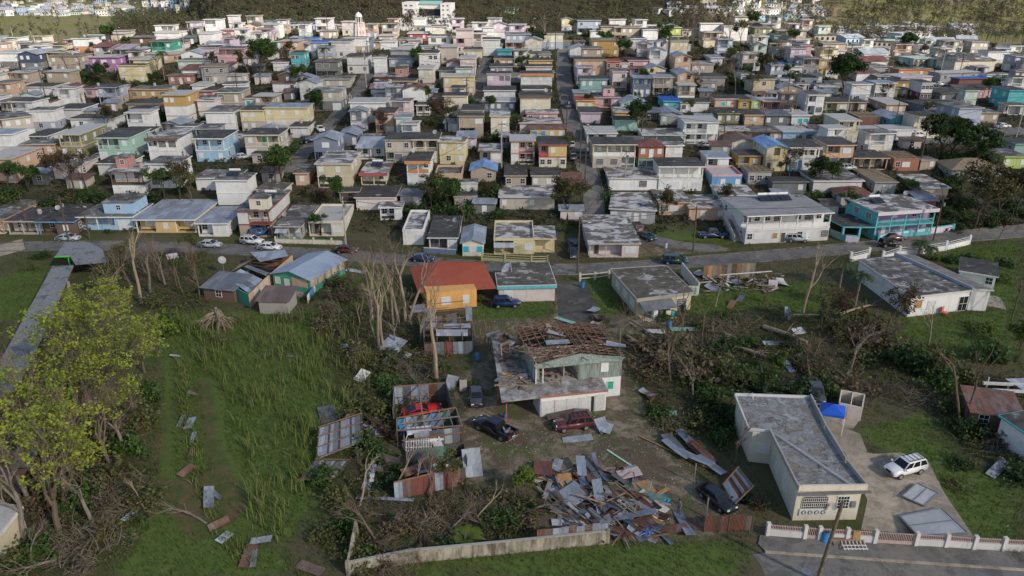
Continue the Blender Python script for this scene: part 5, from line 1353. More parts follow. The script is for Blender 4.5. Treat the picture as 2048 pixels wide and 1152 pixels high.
        MB().lathe([(.33*k,0),(.36*k,.12*k),(.34*k,.3*k),(.37*k,.36*k),(.34*k,.42*k),(.34*k,.66*k),(.37*k,.72*k),(.34*k,.78*k),(.33*k,1.15*k)],16,mt).obj('drum',None,b); MB().lathe([(.33*k,1.14*k),(.3*k,1.17*k),(.1*k,1.175*k)],16,'barrel_dark').obj('lid',None,b); MB().lathe([(.37*k,.95*k),(.37*k,1.0*k)],16,mt).obj('hoop',None,b)
    # long white house
    r,c,po,pl,face=prism_house('long white one storey house with blotchy flat roof among the palms','long white house',[(1822,597),(1946,583),(1790,514),(1715,521)],3.3,'wall_white','roof_blotch','wall_offwhite',.25)
    face(0,.14,1.35,'k',1.3,1.35); face(0,.37,1.0,'w',1.3,1.3); face(0,.92,.05,'o',1.6,2.4)
    for s in (.2,.42,.62,.85): face(3,s,1.3,'w',1.1,1.1)
    B0,B1,B2,B3=G(1948,578,3.75)-c,G(1989,580,3.75)-c,G(1830,510,3.75)-c,G(1791,507,3.75)-c
    MB().prism([(p.x,p.y) for p in (B0,B1,B2,B3)],3.5,3.75,'wall_offwhite').obj('annex_roof_slab',None,r); m=MB(); ce=(B0+B1+B2+B3)/4; m.prism([((p.x-ce.x)*.97+ce.x,(p.y-ce.y)*.985+ce.y) for p in (B0,B1,B2,B3)],3.74,3.78,'roof_tan2'); m.obj('annex_roof',None,r)
    MB().prism([((p.x-ce.x)*.9+ce.x,(p.y-ce.y)*.97+ce.y) for p in (B0,B1,B2,B3)],-.5,3.5,'wall_white').obj('annex_wall',None,r)
    MB().bar(B0+Vector((-.15,0,-.1)),B3+Vector((-.15,0,-.1)),.2,.75,'wall_greyblue').obj('parapet',None,r)
    t=make_house(G(1950,575),5.2,rad(-30),2.5,'white','fd','w.o',7,{'trim':'white'},desc='low white annex with dark flat roof behind the long white house',short='low white annex')
    b=thing('patio_slab','tan concrete slab at the right end of the long white house','slab',G(1990,612)); MB().prism([tuple((G(x,y)-G(1990,612))[:2]) for x,y in ((1972,612),(2012,620),(2000,596),(1978,590))],-.1,.12,'concrete_pave').obj('slab',None,b)
    t=thing('plastic_chair','pink red plastic chairs stacked by the white wall of the long house','chair',G(1888,630),rad(40),fixed=True); MB().box(-.4,.4,-.4,.4,.4,.5,'plain_coral').obj('seat',None,t); MB().box(-.4,.4,.32,.42,.5,1.3,'plain_coral').obj('backrest',None,t)
    for sx in(-.35,.35):
        for sy in(-.35,.35): MB().box(sx-.05,sx+.05,sy-.05,sy+.05,0,.4,'plain_coral').obj('leg',None,t)
    # green and peach house
    h=2.7; A,B=G(545,546,h),G(619,559,h); w=(B-A).length; yaw=math.atan2(B.y-A.y,B.x-A.x); P=(A+B)/2; P.z=0; dd=(G(664,509,h)-G(622,552,h)).length*.96
    r=make_house(P,w,yaw,h,'emerald','gB2','wd..',dd,{'rh':.13,'nm':1},desc='emerald green and peach house with plain grey blue gable roof',short='green and peach house')
    for i in range(3): MB().box(-.5,.5,-.07,-.01,1.05,2.55,'wall_peach').obj('wall_panel',None,r,(w*(.08+.14*i),0,0))
    for i in range(5): MB().box(-.01,.07,-.75,.75,1.15,2.6,'wall_peach').obj('wall_panel',None,r,(w/2,dd*(i+.5)/5,0))
    MB().prism([(-w/2-.2,-1.6),(w/2,-1.6),(w/2,-.02),(-w/2-.2,-.02)],-.2,.1,'concrete_pave').obj('porch_floor',None,r)
    # ruin beside it
    b=G(490,590); r=thing('ruined_house','storm ruined tin roofed house with peach side wall and green end wall','house',b,short='ruined tin house'); D=lambda a,c_,z:G(a,c_,z)-b; hh=2.4
    w=[D(466,571,hh),D(497,588,hh),D(538,548,hh),D(500,535,hh)]; g=[Vector((p.x,p.y,0)) for p in w]; u=Vector((0,0,1))
    for i,(mt) in enumerate(['wall_emerald','wall_peach','wood_dark','wood_grey']): MB().bar(g[i]+u*1.15,g[(i+1)%4]+u*1.15,.14,2.35,mt).obj('wall',None,r)
    for i,t_ in enumerate((.3,.55,.8)): p=g[1]*(1-t_)+g[2]*t_; e=(g[2]-g[1]); me,pn=win_mesh('o',1,.9,True); o=new_obj('window',me,r,(p.x+.1,p.y-.05,1.1),(0,0,math.atan2(e.y,e.x)))
    rf=[D(455,556,2.5),D(497,587,2.45),D(538,546,2.5),D(494,530,2.9)]
    for i in range(6):
        f=lambda s,t:(rf[0]*(1-s)+rf[3]*s)*(1-t)+(rf[1]*(1-s)+rf[2]*s)*t; q=[f(i/6,0),f((i+.98)/6,0),f((i+.98)/6,1),f(i/6,1)]
        if i==4: continue
        MB().poly([p+u*.02*(i%3) for p in q]+[p+u*(.02*(i%3)+.05) for p in q],[(3,2,1,0),(4,5,6,7),(0,1,5,4),(1,2,6,5),(2,3,7,6),(3,0,4,7)],['tin_grey','tin_dark','tin_grey','tin_pale','tin_grey','tin_dark'][i]).obj('roof_panel',None,r)
    bk=[D(500,535,2.3),D(540,547,2.3),D(584,507,2.5),D(500,508,2.5)]; gb=[Vector((p.x,p.y,0)) for p in bk]
    for i in (1,2,3): MB().bar(gb[i]+u*1.1,gb[(i+1)%4]+u*1.1,.14,2.2,['wall_peach','wall_peach','wood_red','wood_dark'][i]).obj('wall',None,r)
    for i in range(6): t_=i/5; MB().bar(bk[0]*(1-t_)+bk[3]*t_,bk[1]*(1-t_)+bk[2]*t_,.12,.12,'wood_dark').obj('rafter',None,r)
    MB().prism([(p.x,p.y) for p in gb],-.1,.06,'dark_room').obj('floor',None,r)
    q=[D(520,524,2.65),D(576,512,2.65),D(570,500,2.7),D(500,505,2.7)]; MB().poly([p for p in q]+[p+u*.05 for p in q],[(3,2,1,0),(4,5,6,7),(0,1,5,4),(1,2,6,5),(2,3,7,6),(3,0,4,7)],'tin_grey').obj('roof_panel',None,r)
    q=[D(462,545,2.5),D(505,520,2.5),D(520,510,2.9),D(478,530,2.9)]; MB().poly([p for p in q]+[p+u*.05 for p in q],[(3,2,1,0),(4,5,6,7),(0,1,5,4),(1,2,6,5),(2,3,7,6),(3,0,4,7)],'tin_brown').obj('roof_panel',None,r)
    s=make_house(G(440,602),5.6,rad(-14),2.2,'brown','sk','.o.',5,{'nm':1},'shack','shack','rusty brown shack buried in branches left of the ruined tin house','rusty brown shack')
    s=make_house(G(549,628),4.6,rad(-3),2.3,'concrete','sdk2','..',4.2,{'nm':1},'shed','shed','small block shed with brown roof before the green and peach house','brown roofed shed')
    b=thing('dish_antenna','big round satellite dish left of the ruined tin house','satellite dish',G(449,548),fixed=True); m_=MB().bar((0,0,0),(0,0,2.6),.12,None,'metal_grey').obj('mast',None,b); dish(m_,0,-.2,2.7,.7)
    t=thing('banner_fence','blue and white torn banner fence beside the green and peach house','fence',G(616,608)); p=G(640,570)-G(616,608)
    for i in range(6): a=p*(i/6); b2=p*((i+.95)/6); MB().bar(a+u*.8,b2+u*.8,.04,1.4,'plain_azure' if i%3 else 'plain_white').obj('fence_panel',None,t)
DEF['roof_blotch']=lambda:(lambda t:(lambda a,b,c:t.fin(t.mix(t.ramp(c,.62,.7,0,.6),t.mix(t.ramp(b,.55,.62,0,.9),t.mix(t.ramp(a,.42,.6),(.05,.047,.042),(.16,.15,.135)),(.52,.49,.46)),(.30,.17,.09)),.9))(t.noise(t.pos,.5,6,.7,.5),t.noise(t.map(t.pos,(.8,1.6,1)),.55,6,.72,.8),t.noise(t.pos,.4,4,.6)))(NT('roof_blotch'))
DEF['roof_tan2']=lambda:(lambda t:t.fin(t.mix(t.ramp(t.noise(t.pos,.9,6,.7),.35,.65),(.12,.105,.09),(.25,.22,.19)),.9))(NT('roof_tan2'))
ROOFM['B2']='tin_plainblue'; ROOFD['B2']='blue grey tin roof'; ROOFM['dk2']='tin_brown'; ROOFD['dk2']='brown roof'
DEF['tin_plainblue']=lambda:(lambda t:t.fin(t.mix(t.ramp(t.noise(t.map(t.pos,(.7,.7,1)),.6,5,.65),.35,.7),(.24,.29,.37),(.31,.36,.44)),.6))(NT('tin_plainblue'))
# ---------------------------------------------------------------- yard: sheds, debris, wall, sheets
def sheds():
    U=Vector((0,0,1))
    b=G(840,815); r=thing('tin_shed','roofless tin shed open above the red sports car','shed',b,short='roofless tin shed')
    corr_wall(r,G(789,808),G(893,800),2.5,['tin_grey','tin_dark','tin_grey','tin_grey','tin_rust','tin_dark'],b); corr_wall(r,G(893,800),G(908,848),2.5,['tin_brown','tin_dark'],b); corr_wall(r,G(787,850),G(789,808),2.0,['tin_dark'],b)
    for p in (G(789,808),G(840,804),G(893,800),G(908,848)): beam(r,p,p+U*2.7,.13,'wood_dark','post',b)
    beam(r,G(789,808)+U*2.5,G(893,800)+U*2.5,.12,'wood_red','rail',b); beam(r,G(789,807)+U*.9+Vector((0,-.1,0)),G(893,799)+U*.9+Vector((0,-.1,0)),.12,'wood_red','rail',b)
    beam(r,G(840,804)+U*2.6,G(846,862)+U*2.4,.16,'wood_grey','crossbeam',b)
    q=[G(820,850),G(862,846)]; MB().bar(q[0]-b+U*.7,q[1]-b+U*.7,.08,.9,'wood_grey').obj('bench_panel',None,r)
    b=G(860,880); r=thing('tin_shed','tin shed with bare rafter grid over the white van','shed',b,short='rafter grid shed')
    corr_wall(r,G(796,872),G(913,850),2.25,['plain_azure','tin_grey','tin_grey','tin_dark','tin_grey','tin_blue','tin_grey','tin_green','tin_brown'],b); corr_wall(r,G(830,896),G(920,884),2.1,['tin_pale','tin_grey','tin_dark','tin_dark','tin_pale','tin_dark'],b); corr_wall(r,G(913,850),G(920,884),2.25,['tin_dark','tin_brown'],b)
    A0,A1,B0,B1=G(796,872)+U*2.35,G(913,850)+U*2.35,G(796,895)+U*2.2,G(926,885)+U*2.2
    for i in range(8): t=i/7; beam(r,A0*(1-t)+A1*t,B0*(1-t)+B1*t,.11,'wood_grey','rafter',b)
    for s in (0,.5,1): beam(r,A0*(1-s)+B0*s+U*.1,A1*(1-s)+B1*s+U*.1,.12,'wood_red' if s!=.5 else 'wood_grey','purlin',b)
    for p in (A0,A1,B0,B1): beam(r,p,(p.x,p.y,0),.13,'wood_dark','post',b)
    car('van','white',855,890,12,'white van under the bare rafter grid of the tin shed','van',world=G(850,884))
    b=G(890,915); r=thing('tin_shed','half collapsed tin shed with green and dark sheet walls','shed',b,short='half collapsed green tin shed')
    corr_wall(r,G(822,930),G(928,915),1.9,['tin_dark','tin_dark','tin_green','tin_green','tin_green','tin_dark','tin_brown'],b); corr_wall(r,G(928,915),G(935,948),2.0,['tin_dark','tin_brown'],b); beam(r,G(806,905)+U*1.6,G(925,893)+U*1.9,.12,'wood_red','rail',b)
    corr_wall(r,G(790,1000),G(903,975),2.2,['tin_grey','tin_brown','tin_red','tin_red','tin_red','tin_grey','tin_red'],b); corr_wall(r,G(903,975),G(932,968),2.1,['tin_rust','tin_brown'],b)
    beam(r,G(790,1000)+U*2.2,G(905,974)+U*2.3,.12,'wood_red','rail',b)
    for a,c,z in ((800,985,.3),(830,960,.6),(870,955,1.0),(905,940,.9)): beam(r,G(a,c)+U*z,G(a+60,c-22)+U*(z+.5),.1,'wood_pale','fallen_rafter',b)
    L=[(945,945,1.0,3.4,2.1,12,'tin_pale',0,52,0,'big pale sheet leaning against the half collapsed green shed'),(903,778,.9,2.2,1.3,8,'tin_grey',0,70,20,'grey sheet leaning at the corner of the roofless shed'),(927,782,.8,1.3,.8,20,'plain_concrete',0,60,10,'small grey board leaning beside the grey shed sheet'),
       (840,952,1.2,4.2,1.0,-58,'tin_rust',2,10,20,'rusty curled sheet sliding off the half collapsed shed'),(865,948,1.0,3.6,.8,-62,'tin_pale',2,6,0,'pale curled strip lying across the half collapsed shed'),(883,945,.9,3.4,.5,-82,'plain_offwhite',0,4,0,'long white strip on top of the half collapsed shed'),
       (875,895,.6,.9,4,-70,'plain_offwhite',0,14,0,'white board among timbers in front of the rafter grid shed'),(838,880,.8,1.6,1.2,10,'tin_rust',1,20,0,'rusty sheet at the nose of the white van'),(818,905,.4,2.0,1.2,30,'tin_brown',2,10,10,'brown sheet crumpled left of the white grille'),
       (775,935,.4,2.6,2.0,-12,'tin_brown',1,12,8,'brown sheet lying in the brush left of the green shed'),(738,958,.2,3.8,.8,-2,'tin_grey',1,6,0,'narrow grey sheet standing out of the brush'),(744,963,.5,1.2,.35,0,'plain_offwhite',0,20,0,'small white board beside the narrow grey sheet'),(770,1000,.2,.6,6,-4,'tin_grey',0,0,0,'long grey strip lying flat in the dead brush'),
       (724,757,.4,2.2,1.3,-24,'plain_offwhite',1,24,10,'white bent panel lying at the edge of the tall grass'),(748,868,.5,3.6,1.0,58,'tin_pale',0,6,0,'pale sheet over the corner of the collapsed roof'),(655,830,.2,3.6,1.8,22,'tin_dark',0,4,0,'dark sheet lying in the tall grass behind the collapsed roof'),
       (672,865,.7,5,.7,-38,'tin_brown',2,12,0,'rusty orange strip lying over the collapsed roof'),(755,850,.4,1.6,1.4,40,'tin_dark',2,20,20,'crumpled dark sheet between collapsed roof and shed'),
       (785,695,.5,3.2,3.4,-35,'tin_grey',1,18,0,'wide grey sheet at the foot of the pale dead trunks'),(782,720,.6,3.6,.9,-42,'tin_pale',1,22,0,'narrow pale sheet below the wide grey one at the dead trunks'),(803,728,.4,3.4,.9,-38,'tin_grey',1,18,0,'narrow grey sheet right of the pale one at the dead trunks')]
    for a,c,z,l,w,an,mt,bd,pi,ro,ds in L:
        thing('roofing_sheet' if 'board' not in ds else 'board',ds,'roofing sheet' if 'board' not in ds else 'board',G(a,c)+U*z,(rad(pi),rad(ro),rad(an)),sheet_mesh(l,w,mt,bd),fixed=True)
    # white bar grille lying by the sheds
    g=thing('window_grille','white bar grille lying against the tin sheds below the white van','grille',G(838,905)+U*.7,(rad(40),0,rad(4)),fixed=True)
    for i in range(11): MB().bar((-1.4+.28*i,-1,0),(-1.4+.28*i,1,0),.06,.06,'plain_white').obj('bar',None,g)
    for y in (-.7,0,.7): MB().bar((-1.45,y,.05),(1.45,y,.05),.06,.06,'plain_white').obj('crossbar',None,g)
    quad_roof('collapsed tin roof with timber battens lying in the tall grass',[(639,856),(723,829),(725,884),(633,919)],(1.6,2.0,.9,.5),'tin_grey',4,3,tone=['tin_grey','tin_grey','tin_dark'])
    quad_roof('dark tin roof section sunk in the grass below the collapsed roof',[(632,921),(698,922),(671,958),(598,962)],(.7,.8,.3,.3),'tin_dark',3,2,tone=['tin_dark','tin_grey'])
    # tin hut ruins behind
    b=G(880,690); r=thing('tin_hut','roofless tin hut with leaning timbers behind the dead trunk','hut',b,short='roofless tin hut')
    corr_wall(r,G(845,665),G(915,655),2.4,['tin_dark','wood_grey','tin_grey','wood_grey','tin_brown','tin_dark','tin_dark'],b); corr_wall(r,G(850,712),G(945,706),2.0,['tin_brown','tin_dark','tin_red','tin_grey','tin_dark'],b); corr_wall(r,G(845,665),G(850,712),2.2,['tin_dark','tin_dark'],b); corr_wall(r,G(942,672),G(946,706),2.2,['wood_grey','tin_dark'],b)
    for i in range(6): t=i/5; beam(r,G(848,660)+U*2.5+Vector((t*9,0,0)),G(850,706)+U*2.2+Vector((t*9,0,R.uniform(-.5,.3))),.11,R.choice(['wood_red','wood_grey']),'rafter',b)
    for k in range(4): beam(r,G(846,640+k*16)+U*2.6,G(930,632+k*17)+U*2.6,.1,'wood_red','rail',b)
    for a,c in ((958,700),(968,702),(976,695),(984,692)): beam(r,G(a,c),G(a,c)+Vector((.3,0,3.4)),.16,'wood_red','leaning_post',b)
    for a,c,z,l,w,an,mt,ds in [(915,680,2.3,.9,4.0,10,'tin_pale','pale blue sheet across the top of the roofless tin hut'),(905,694,2.3,1.6,4.6,5,'tin_pale','wide pale sheet on the front of the roofless tin hut'),(862,655,2.0,3,1,12,'tin_grey','grey sheet leaning inside the roofless tin hut'),(880,612,2.2,.8,3.6,-3,'tin_mint','turquoise sheet at the back of the roofless tin hut'),(938,640,1.0,2.4,1,-3,'tin_grey','grey sheet standing right of the roofless tin hut'),(838,628,1.0,2,2.4,30,'tin_grey','crumpled grey sheet behind the roofless tin hut')]:
        thing('roofing_sheet',ds,'roofing sheet',G(a,c)+U*z,(rad(12 if 'stand' not in ds else 75),rad(R.uniform(-5,5)),rad(an)),sheet_mesh(l,w,mt,R.choice([0,1])),fixed=True)
def debris():
    U=Vector((0,0,1)); rr=random.Random(21)
    # named sheets in the heap (px, py, z, len, width, angle)
    N=[(1162,945,.9,2.8,1.5,3,'tin_grey',0,'grey corrugated sheet standing on the upper left of the debris heap'),(1262,945,.5,1.2,2.0,18,'tin_grey',1,'short grey sheet at the top of the debris heap'),(1270,960,.5,3.2,1.2,30,'tin_brown',0,'brown boarded panel at the top of the heap'),
       (1288,985,.6,2.0,2.4,20,'wood_ply',0,'orange plywood sheet on the right of the heap'),(1258,955,.6,1.6,2.8,14,'plain_palepink',0,'pale pink wall board on top of the heap'),(1288,996,.8,5.6,1.0,42,'tin_mossgreen',0,'long green plank wide strip running down the heap'),
       (1198,1010,.9,4.2,1.4,2,'tin_grey',0,'upright grey sheet in the centre of the heap'),(1145,1000,.7,3.0,3.6,40,'tin_grey',0,'wide grey roof piece on the left of the heap'),(1140,1030,.4,2.8,1.6,34,'tin_dark',1,'dark rusted sheet low on the left of the heap'),
       (1265,1030,.6,4.0,1.2,44,'tin_grey',1,'grey sheet slanting right in the middle of the heap'),(1245,1020,.6,6.5,.7,34,'plain_concrete',0,'long pale plank sheet slanting through the heap'),(1255,1045,.8,1.3,7.5,12,'tin_grey',1,'long grey sheet along the front of the heap'),
       (1265,1062,.5,1.8,5.4,24,'tin_rust',1,'big rusty sheet at the front of the heap beside the blue tarp'),(1345,1062,.3,1.2,3.6,5,'tin_rust',0,'rusty sheet with white edge at the heap front'),(1368,1050,.25,4.2,1.5,6,'tin_grey',0,'grey sheet lying alone right of the heap'),(1388,1052,.25,2.4,1.3,16,'tin_rust',0,'brown sheet with grey rim lying alone beside the grey one'),
       (1085,950,.9,2.6,2.2,-6,'tin_red',1,'red and grey sheet on the small heap at left'),(1095,985,.5,4,.6,-14,'plain_grey',0,'grey weathered board on the small heap'),(1112,990,.3,1.5,3,20,'tin_pale',2,'crumpled pale sheet between the two heaps'),(1130,975,.6,2.2,2.0,4,'wood_ply',0,'empty wooden frame panel left of the grey upright sheet'),
       (1306,1012,.6,4,1.1,40,'plain_offwhite',0,'white grey panel strip under the green plank'),(1318,1038,.5,1.6,1.6,28,'plain_cream',0,'small cream board near the heap front'),
       (1345,890,.4,3.4,2.0,22,'tin_dark',1,'dark grey sheet on the upper right sheet row'),(1352,905,.5,4.6,1.3,32,'tin_grey',1,'grey sheet nearest the yard in the right sheet row'),(1385,920,.5,6,1.1,38,'tin_pale',1,'long pale blue sheet in the right sheet row'),(1395,905,.4,3.6,1.4,30,'tin_red',1,'reddish sheet in the right sheet row'),(1408,912,.5,4.0,1.5,35,'tin_rust',1,'rusty sheet behind the pale blue one in the right sheet row'),(1422,935,.4,4.2,1.4,28,'tin_grey',1,'last grey sheet toward the black car in the right sheet row'),(1370,880,.5,3.4,1.0,20,'tin_grey',0,'grey sheet at the top of the right sheet row'),
       (1155,879,.12,.9,4.0,10,'tin_pale',0,'pale flat sheet lying before the red SUV'),(1122,838,.7,2.2,4.2,6,'tin_brown',0,'rust brown sheet behind the red SUV against the garage'),(1165,833,.6,1.8,2.4,10,'tin_dark',0,'dark sheet behind the red SUV roof'),(1205,860,.6,2.4,1.6,25,'tin_grey',2,'crumpled grey sheet standing behind the red SUV'),(1214,864,.4,2.0,1.4,-20,'tin_pale',2,'torn pale sheet right of the red SUV'),
       (1296,792,.4,2.6,1.4,40,'tin_pale',2,'bent pale sheet on the scrap row right of the wrecked house'),(1303,800,.4,2.0,1.4,20,'tin_rust',2,'rusty scrap sheet right of the wrecked house'),(1185,625,.4,2.6,1.6,-40,'tin_grey',2,'crumpled silver sheet on the driveway scrap pile'),(1200,640,.4,2.2,1.6,15,'tin_rust',2,'rusty bent sheet on the driveway scrap pile'),(1192,650,.3,1.6,1.0,60,'tin_pale',2,'pale bent strip at the driveway scrap pile')]
    for a,b,z,l,w,an,mt,bd,ds in N:
        k='board' if mt.startswith(('wood','plain')) else 'roofing_sheet'
        thing(k,ds,k.replace('_',' '),G(a,b)+U*z,(rad(rr.uniform(-10,12)+(28 if 'stand' in ds or 'upright' in ds else 0)),rad(rr.uniform(-9,9)),rad(an)),sheet_mesh(l*.9,w*.82,mt,bd),fixed=True)
    heap=[(1110,965),(1140,940),(1230,935),(1295,975),(1312,1020),(1325,1075),(1240,1085),(1110,1060)]
    def inside(px,py):
        c=False; n=len(heap)
        for i in range(n):
            x0,y0=heap[i];x1,y1=heap[(i+1)%n]
            if (y0>py)!=(y1>py) and px<(x1-x0)*(py-y0)/(y1-y0)+x0: c=not c
        return c
    k=0; ctr=(1245,1015)
    while k<210:
        px,py=rr.uniform(1075,1405),rr.uniform(930,1085)
        small=(px-1090)**2/40**2+(py-968)**2/45**2<1
        if not(inside(px,py) or small): continue
        d=math.hypot((px-ctr[0])/150,(py-ctr[1])/70); z=max(.05,.95*(1-d))+rr.uniform(0,.25)
        if k%2==0:
            mt=rr.choice(['tin_grey','tin_grey','tin_rust','tin_brown','tin_dark','tin_pale','tin_red','tin_grey','wood_grey','plain_concrete','wood_ply'])
            thing('roofing_sheet',f"{SHN.get(mt,'worn wooden' if mt!='plain_concrete' else 'pale board like')} {'metal sheet' if mt in SHN else 'panel'} mixed into the debris heap by the concrete wall",'roofing sheet',G(px,py)+U*(z*.8),(rad(rr.uniform(-14,14)),rad(rr.uniform(-16,16)),rad(rr.gauss(38,14) if rr.random()<.6 else rr.uniform(0,180))),sheet_mesh(rr.uniform(1.5,4.5),rr.choice([.5,.5,1]),mt,rr.choice([0,0,1,2])),'sheets mixed into the debris heap',fixed=True)
        else:
            m_=rr.choice(['wood_red','wood_pale','wood_grey','wood_dark','wood_pale','wood_red'])
            plank(G(px,py)+U*(z+.1),rr.choice([1,1.5,2,2.5,3,3.5]),rr.uniform(0,180) if rr.random()<.45 else rr.gauss(-48,16),m_,rr.uniform(-18,18),rr.choice([.06,.08,.12,.2]),f"{m_[5:]} timber plank lying in the debris heap by the concrete wall".replace('red timber','reddish timber'),'planks lying in the debris heap')
        k+=1
    for i in range(90):  # wreckage of the wood wall at the road
        px,py=rr.uniform(1395,1570),rr.uniform(548,586)
        plank(G(px,py)+U*rr.uniform(.05,.7),rr.choice([1,1.5,2,3]),rr.uniform(0,180),rr.choice(['wood_red','wood_pale','wood_grey','plain_offwhite']),rr.uniform(-15,15),rr.choice([.12,.2,.4]),'loose board in the wreckage below the standing wooden wall','boards below the standing wooden wall')
    for i,(a,b,an) in enumerate([(1400,552,20),(1440,562,-10),(1475,570,5),(1510,565,30),(1545,575,-20),(1565,570,15),(1425,580,40)]):
        thing('roofing_sheet',['bent silver sheet at the left end of the wooden wall wreckage','pale sheet in front of the wooden wall wreckage','flat sheet in the middle of the wooden wall wreckage','tilted sheet under the white beam of the wreckage','pale pink sheet at the right of the wooden wall wreckage','light panel at the far right of the wooden wall wreckage','grey strip sticking out of the wooden wall wreckage'][i],'roofing sheet',G(a,b)+U*.45,(rad(rr.uniform(-18,18)),rad(rr.uniform(-15,15)),rad(an)),sheet_mesh(2.4,1.6,['tin_pale','plain_offwhite','tin_grey','tin_dark','plain_palepink','plain_offwhite','tin_grey'][i],2),fixed=True)
    # standing wooden wall
    b=G(1455,568); r=thing('wooden_wall','standing brown board wall left of a destroyed house by the main road','wall',b,short='standing wooden wall'); A,B=G(1405,558),G(1508,556)
    for i in range(11): a=A+(B-A)*(i/11); c=A+(B-A)*((i+.96)/11); mt=['wood_red','wood_ply','wood_grey','wood_red','wood_dark','wood_grey','wood_dark','wood_red','wood_grey','wood_pale','wood_grey'][i]; hh=2.5 if i<5 else 2.8; MB().bar(a-b+U*hh/2,c-b+U*hh/2,.08,hh,mt).obj('wall_board',None,r)
    for a,c in ((1475,577),(1505,577),(1522,562),(1540,565)): beam(r,G(a,c),G(a,c)+U*2.4,.16,'wood_dark','post',b)
    beam(r,G(1437,575)+U*2.3,G(1540,567)+U*2.3,.14,'plain_offwhite','white_beam',b)
    # scatter: ditch sheets on the left
    D=[(380,850,3.0,1.2,8,'tin_grey',1,'bluish sheet folded in the ditch'),(386,878,2.6,.9,10,'tin_grey',0,'narrow grey sheet hanging below the folded one in the ditch'),(362,845,2.6,.8,0,'tin_dark',0,'dark sheet on the left bank of the ditch'),(381,912,2.8,.7,6,'tin_rust',0,'upright red rusted sheet in the ditch'),(373,944,2.4,1.1,-22,'tin_rust',0,'rusty sheet with pale rim on the left ditch bank'),(418,1002,4.6,1.3,20,'tin_grey',2,'long twisted grey sheet in the ditch'),(432,992,3.4,1,48,'tin_grey',2,'second grey sheet crossing the twisted one'),(438,1050,2.6,1.1,-52,'tin_rust',0,'rusty sheet at the broken branch in the grass'),(449,1078,2.2,1.2,-28,'tin_pale',0,'pale sheet below the rusty one in the grass'),(264,1030,3.0,1.0,-16,'tin_blue2',0,'light blue sheet lying in the grass at left'),(497,1115,3.6,1.2,2,'tin_rust',0,'rusty sheet near the bottom edge left of centre'),(508,1120,3.2,1.0,12,'tin_grey',0,'grey sheet partly under the rusty one at the bottom edge'),(522,1084,1.0,2.6,6,'tin_pale',1,'pale blue strip at the edge of the tall grass'),(620,1140,1.2,4.0,-28,'tin_brown',1,'dark rust sheet in the grass at the bottom edge'),(385,790,.8,2.0,-20,'tin_brown',2,'small rusty piece in the upper ditch'),(350,714,.6,2.2,-6,'tin_pale',1,'pale strip in the grass below the uprooted stump'),(690,695,1,1.6,30,'tin_grey',1,'grey scrap in the tall grass near the dead trunks'),(580,715,.8,1.2,0,'tin_dark',0,'small dark sheet deep in the tall grass')]
    for a,b,l,w,an,mt,bd,ds in D: thing('roofing_sheet',ds,'roofing sheet',G(a,b)+U*.25,(rad(rr.uniform(-6,14)),rad(rr.uniform(-12,12)),rad(an)),sheet_mesh(l*.78,w*.7,mt,bd),fixed=True)
    E=[(1310,666,1.0,3.0,3,'plain_offwhite','long white panel lying before the mossy roofed house'),(1370,662,.9,4.5,5,'tin_mint','turquoise strip lying right of the white panel'),(1345,830,1,1,0,'tin_mint','small mint scrap at the head of the sheet row'),(1560,690,.8,5,2,'tin_pale','grey strip beside the fallen log'),(1576,735,3,1,8,'tin_blue2','blue grey sheet upright behind the lime bush'),(1597,665,1.4,2,20,'plain_white','white panel scrap at the big fallen log'),(1462,612,2.4,1.2,-30,'wood_red','boards leaning on the lawn right of the snapped trunk'),(1480,600,2.2,.8,-34,'tin_dark','dark strip beside the boards on the lawn'),(1572,627,3.2,.4,-20,'plain_offwhite','narrow white strip upright on the lawn'),(1578,632,3,.4,-16,'plain_grey','second narrow strip leaning right of the white one'),(712,545,1.2,4,-20,'tin_pale','crumpled pale sheet on the lawn behind the dead trunks'),(345,515,2,2,30,'plain_palepink','pink panel lying behind the bare left trees'),(1995,940,.9,4,38,'plain_grey','grey pipe sheet in the brush at the right edge'),(1260,885,.2,4.5,48,'plain_cream','thin long stick') ]
    for a,b,l,w,an,mt,ds in E[:-1]: thing('roofing_sheet' if mt.startswith('tin') else 'board',ds,'debris sheet',G(a,b)+U*.3,(rad(12),rad(rr.uniform(-6,6)),rad(an)),sheet_mesh(l,w,mt,1 if mt.startswith('tin') else 0),fixed=True)
    plank(G(1243,920)+U*.1,4.5,-52,'plain_palemint',0,.22,'pale mint batten lying alone on the dirt yard'); plank(G(1345,905)+U*.15,9,-43,'wood_ply',0,.16,'long yellow timber lying beside the sheet row')
    plank(G(1552,938-940+640)+U*.2,.5,0,'wood_grey',0,.12,'tiny grey stub on the lawn') if False else None
    # blue tarps
    for a,b,s,mt,ds in ((1293,1066,.8,'tarp_blue','crumpled bright blue tarp at the front of the debris heap'),(1322,1004,.8,'tarp_teal','crumpled teal tarp hanging on the right of the heap')):
        v=[];f=[];n=10
        for j in range(n):
            for i in range(n): v.append(((i/9-.5)*2*s+rr.uniform(-.15,.15),(j/9-.5)*1.6*s+rr.uniform(-.15,.15),.1+rr.uniform(0,.55)*(1-max(abs(i/9-.5),abs(j/9-.5))*1.6)))
        for j in range(n-1):
            for i in range(n-1): f.append((j*n+i,j*n+i+1,j*n+n+i+1,j*n+n+i))
        thing('tarp',ds,'tarp',G(a,b)+U*.15,.4,MB().poly(v,f,mt).mesh('tarp'),fixed=True)
    # concrete wall with sheets on it
    b=G(955,1110); r=thing('concrete_wall','low stained concrete wall with corrugated sheets along its right top','wall',b,short='low stained concrete wall'); P=[G(697,1150),G(820,1125),G(1000,1108),G(1215,1086)]
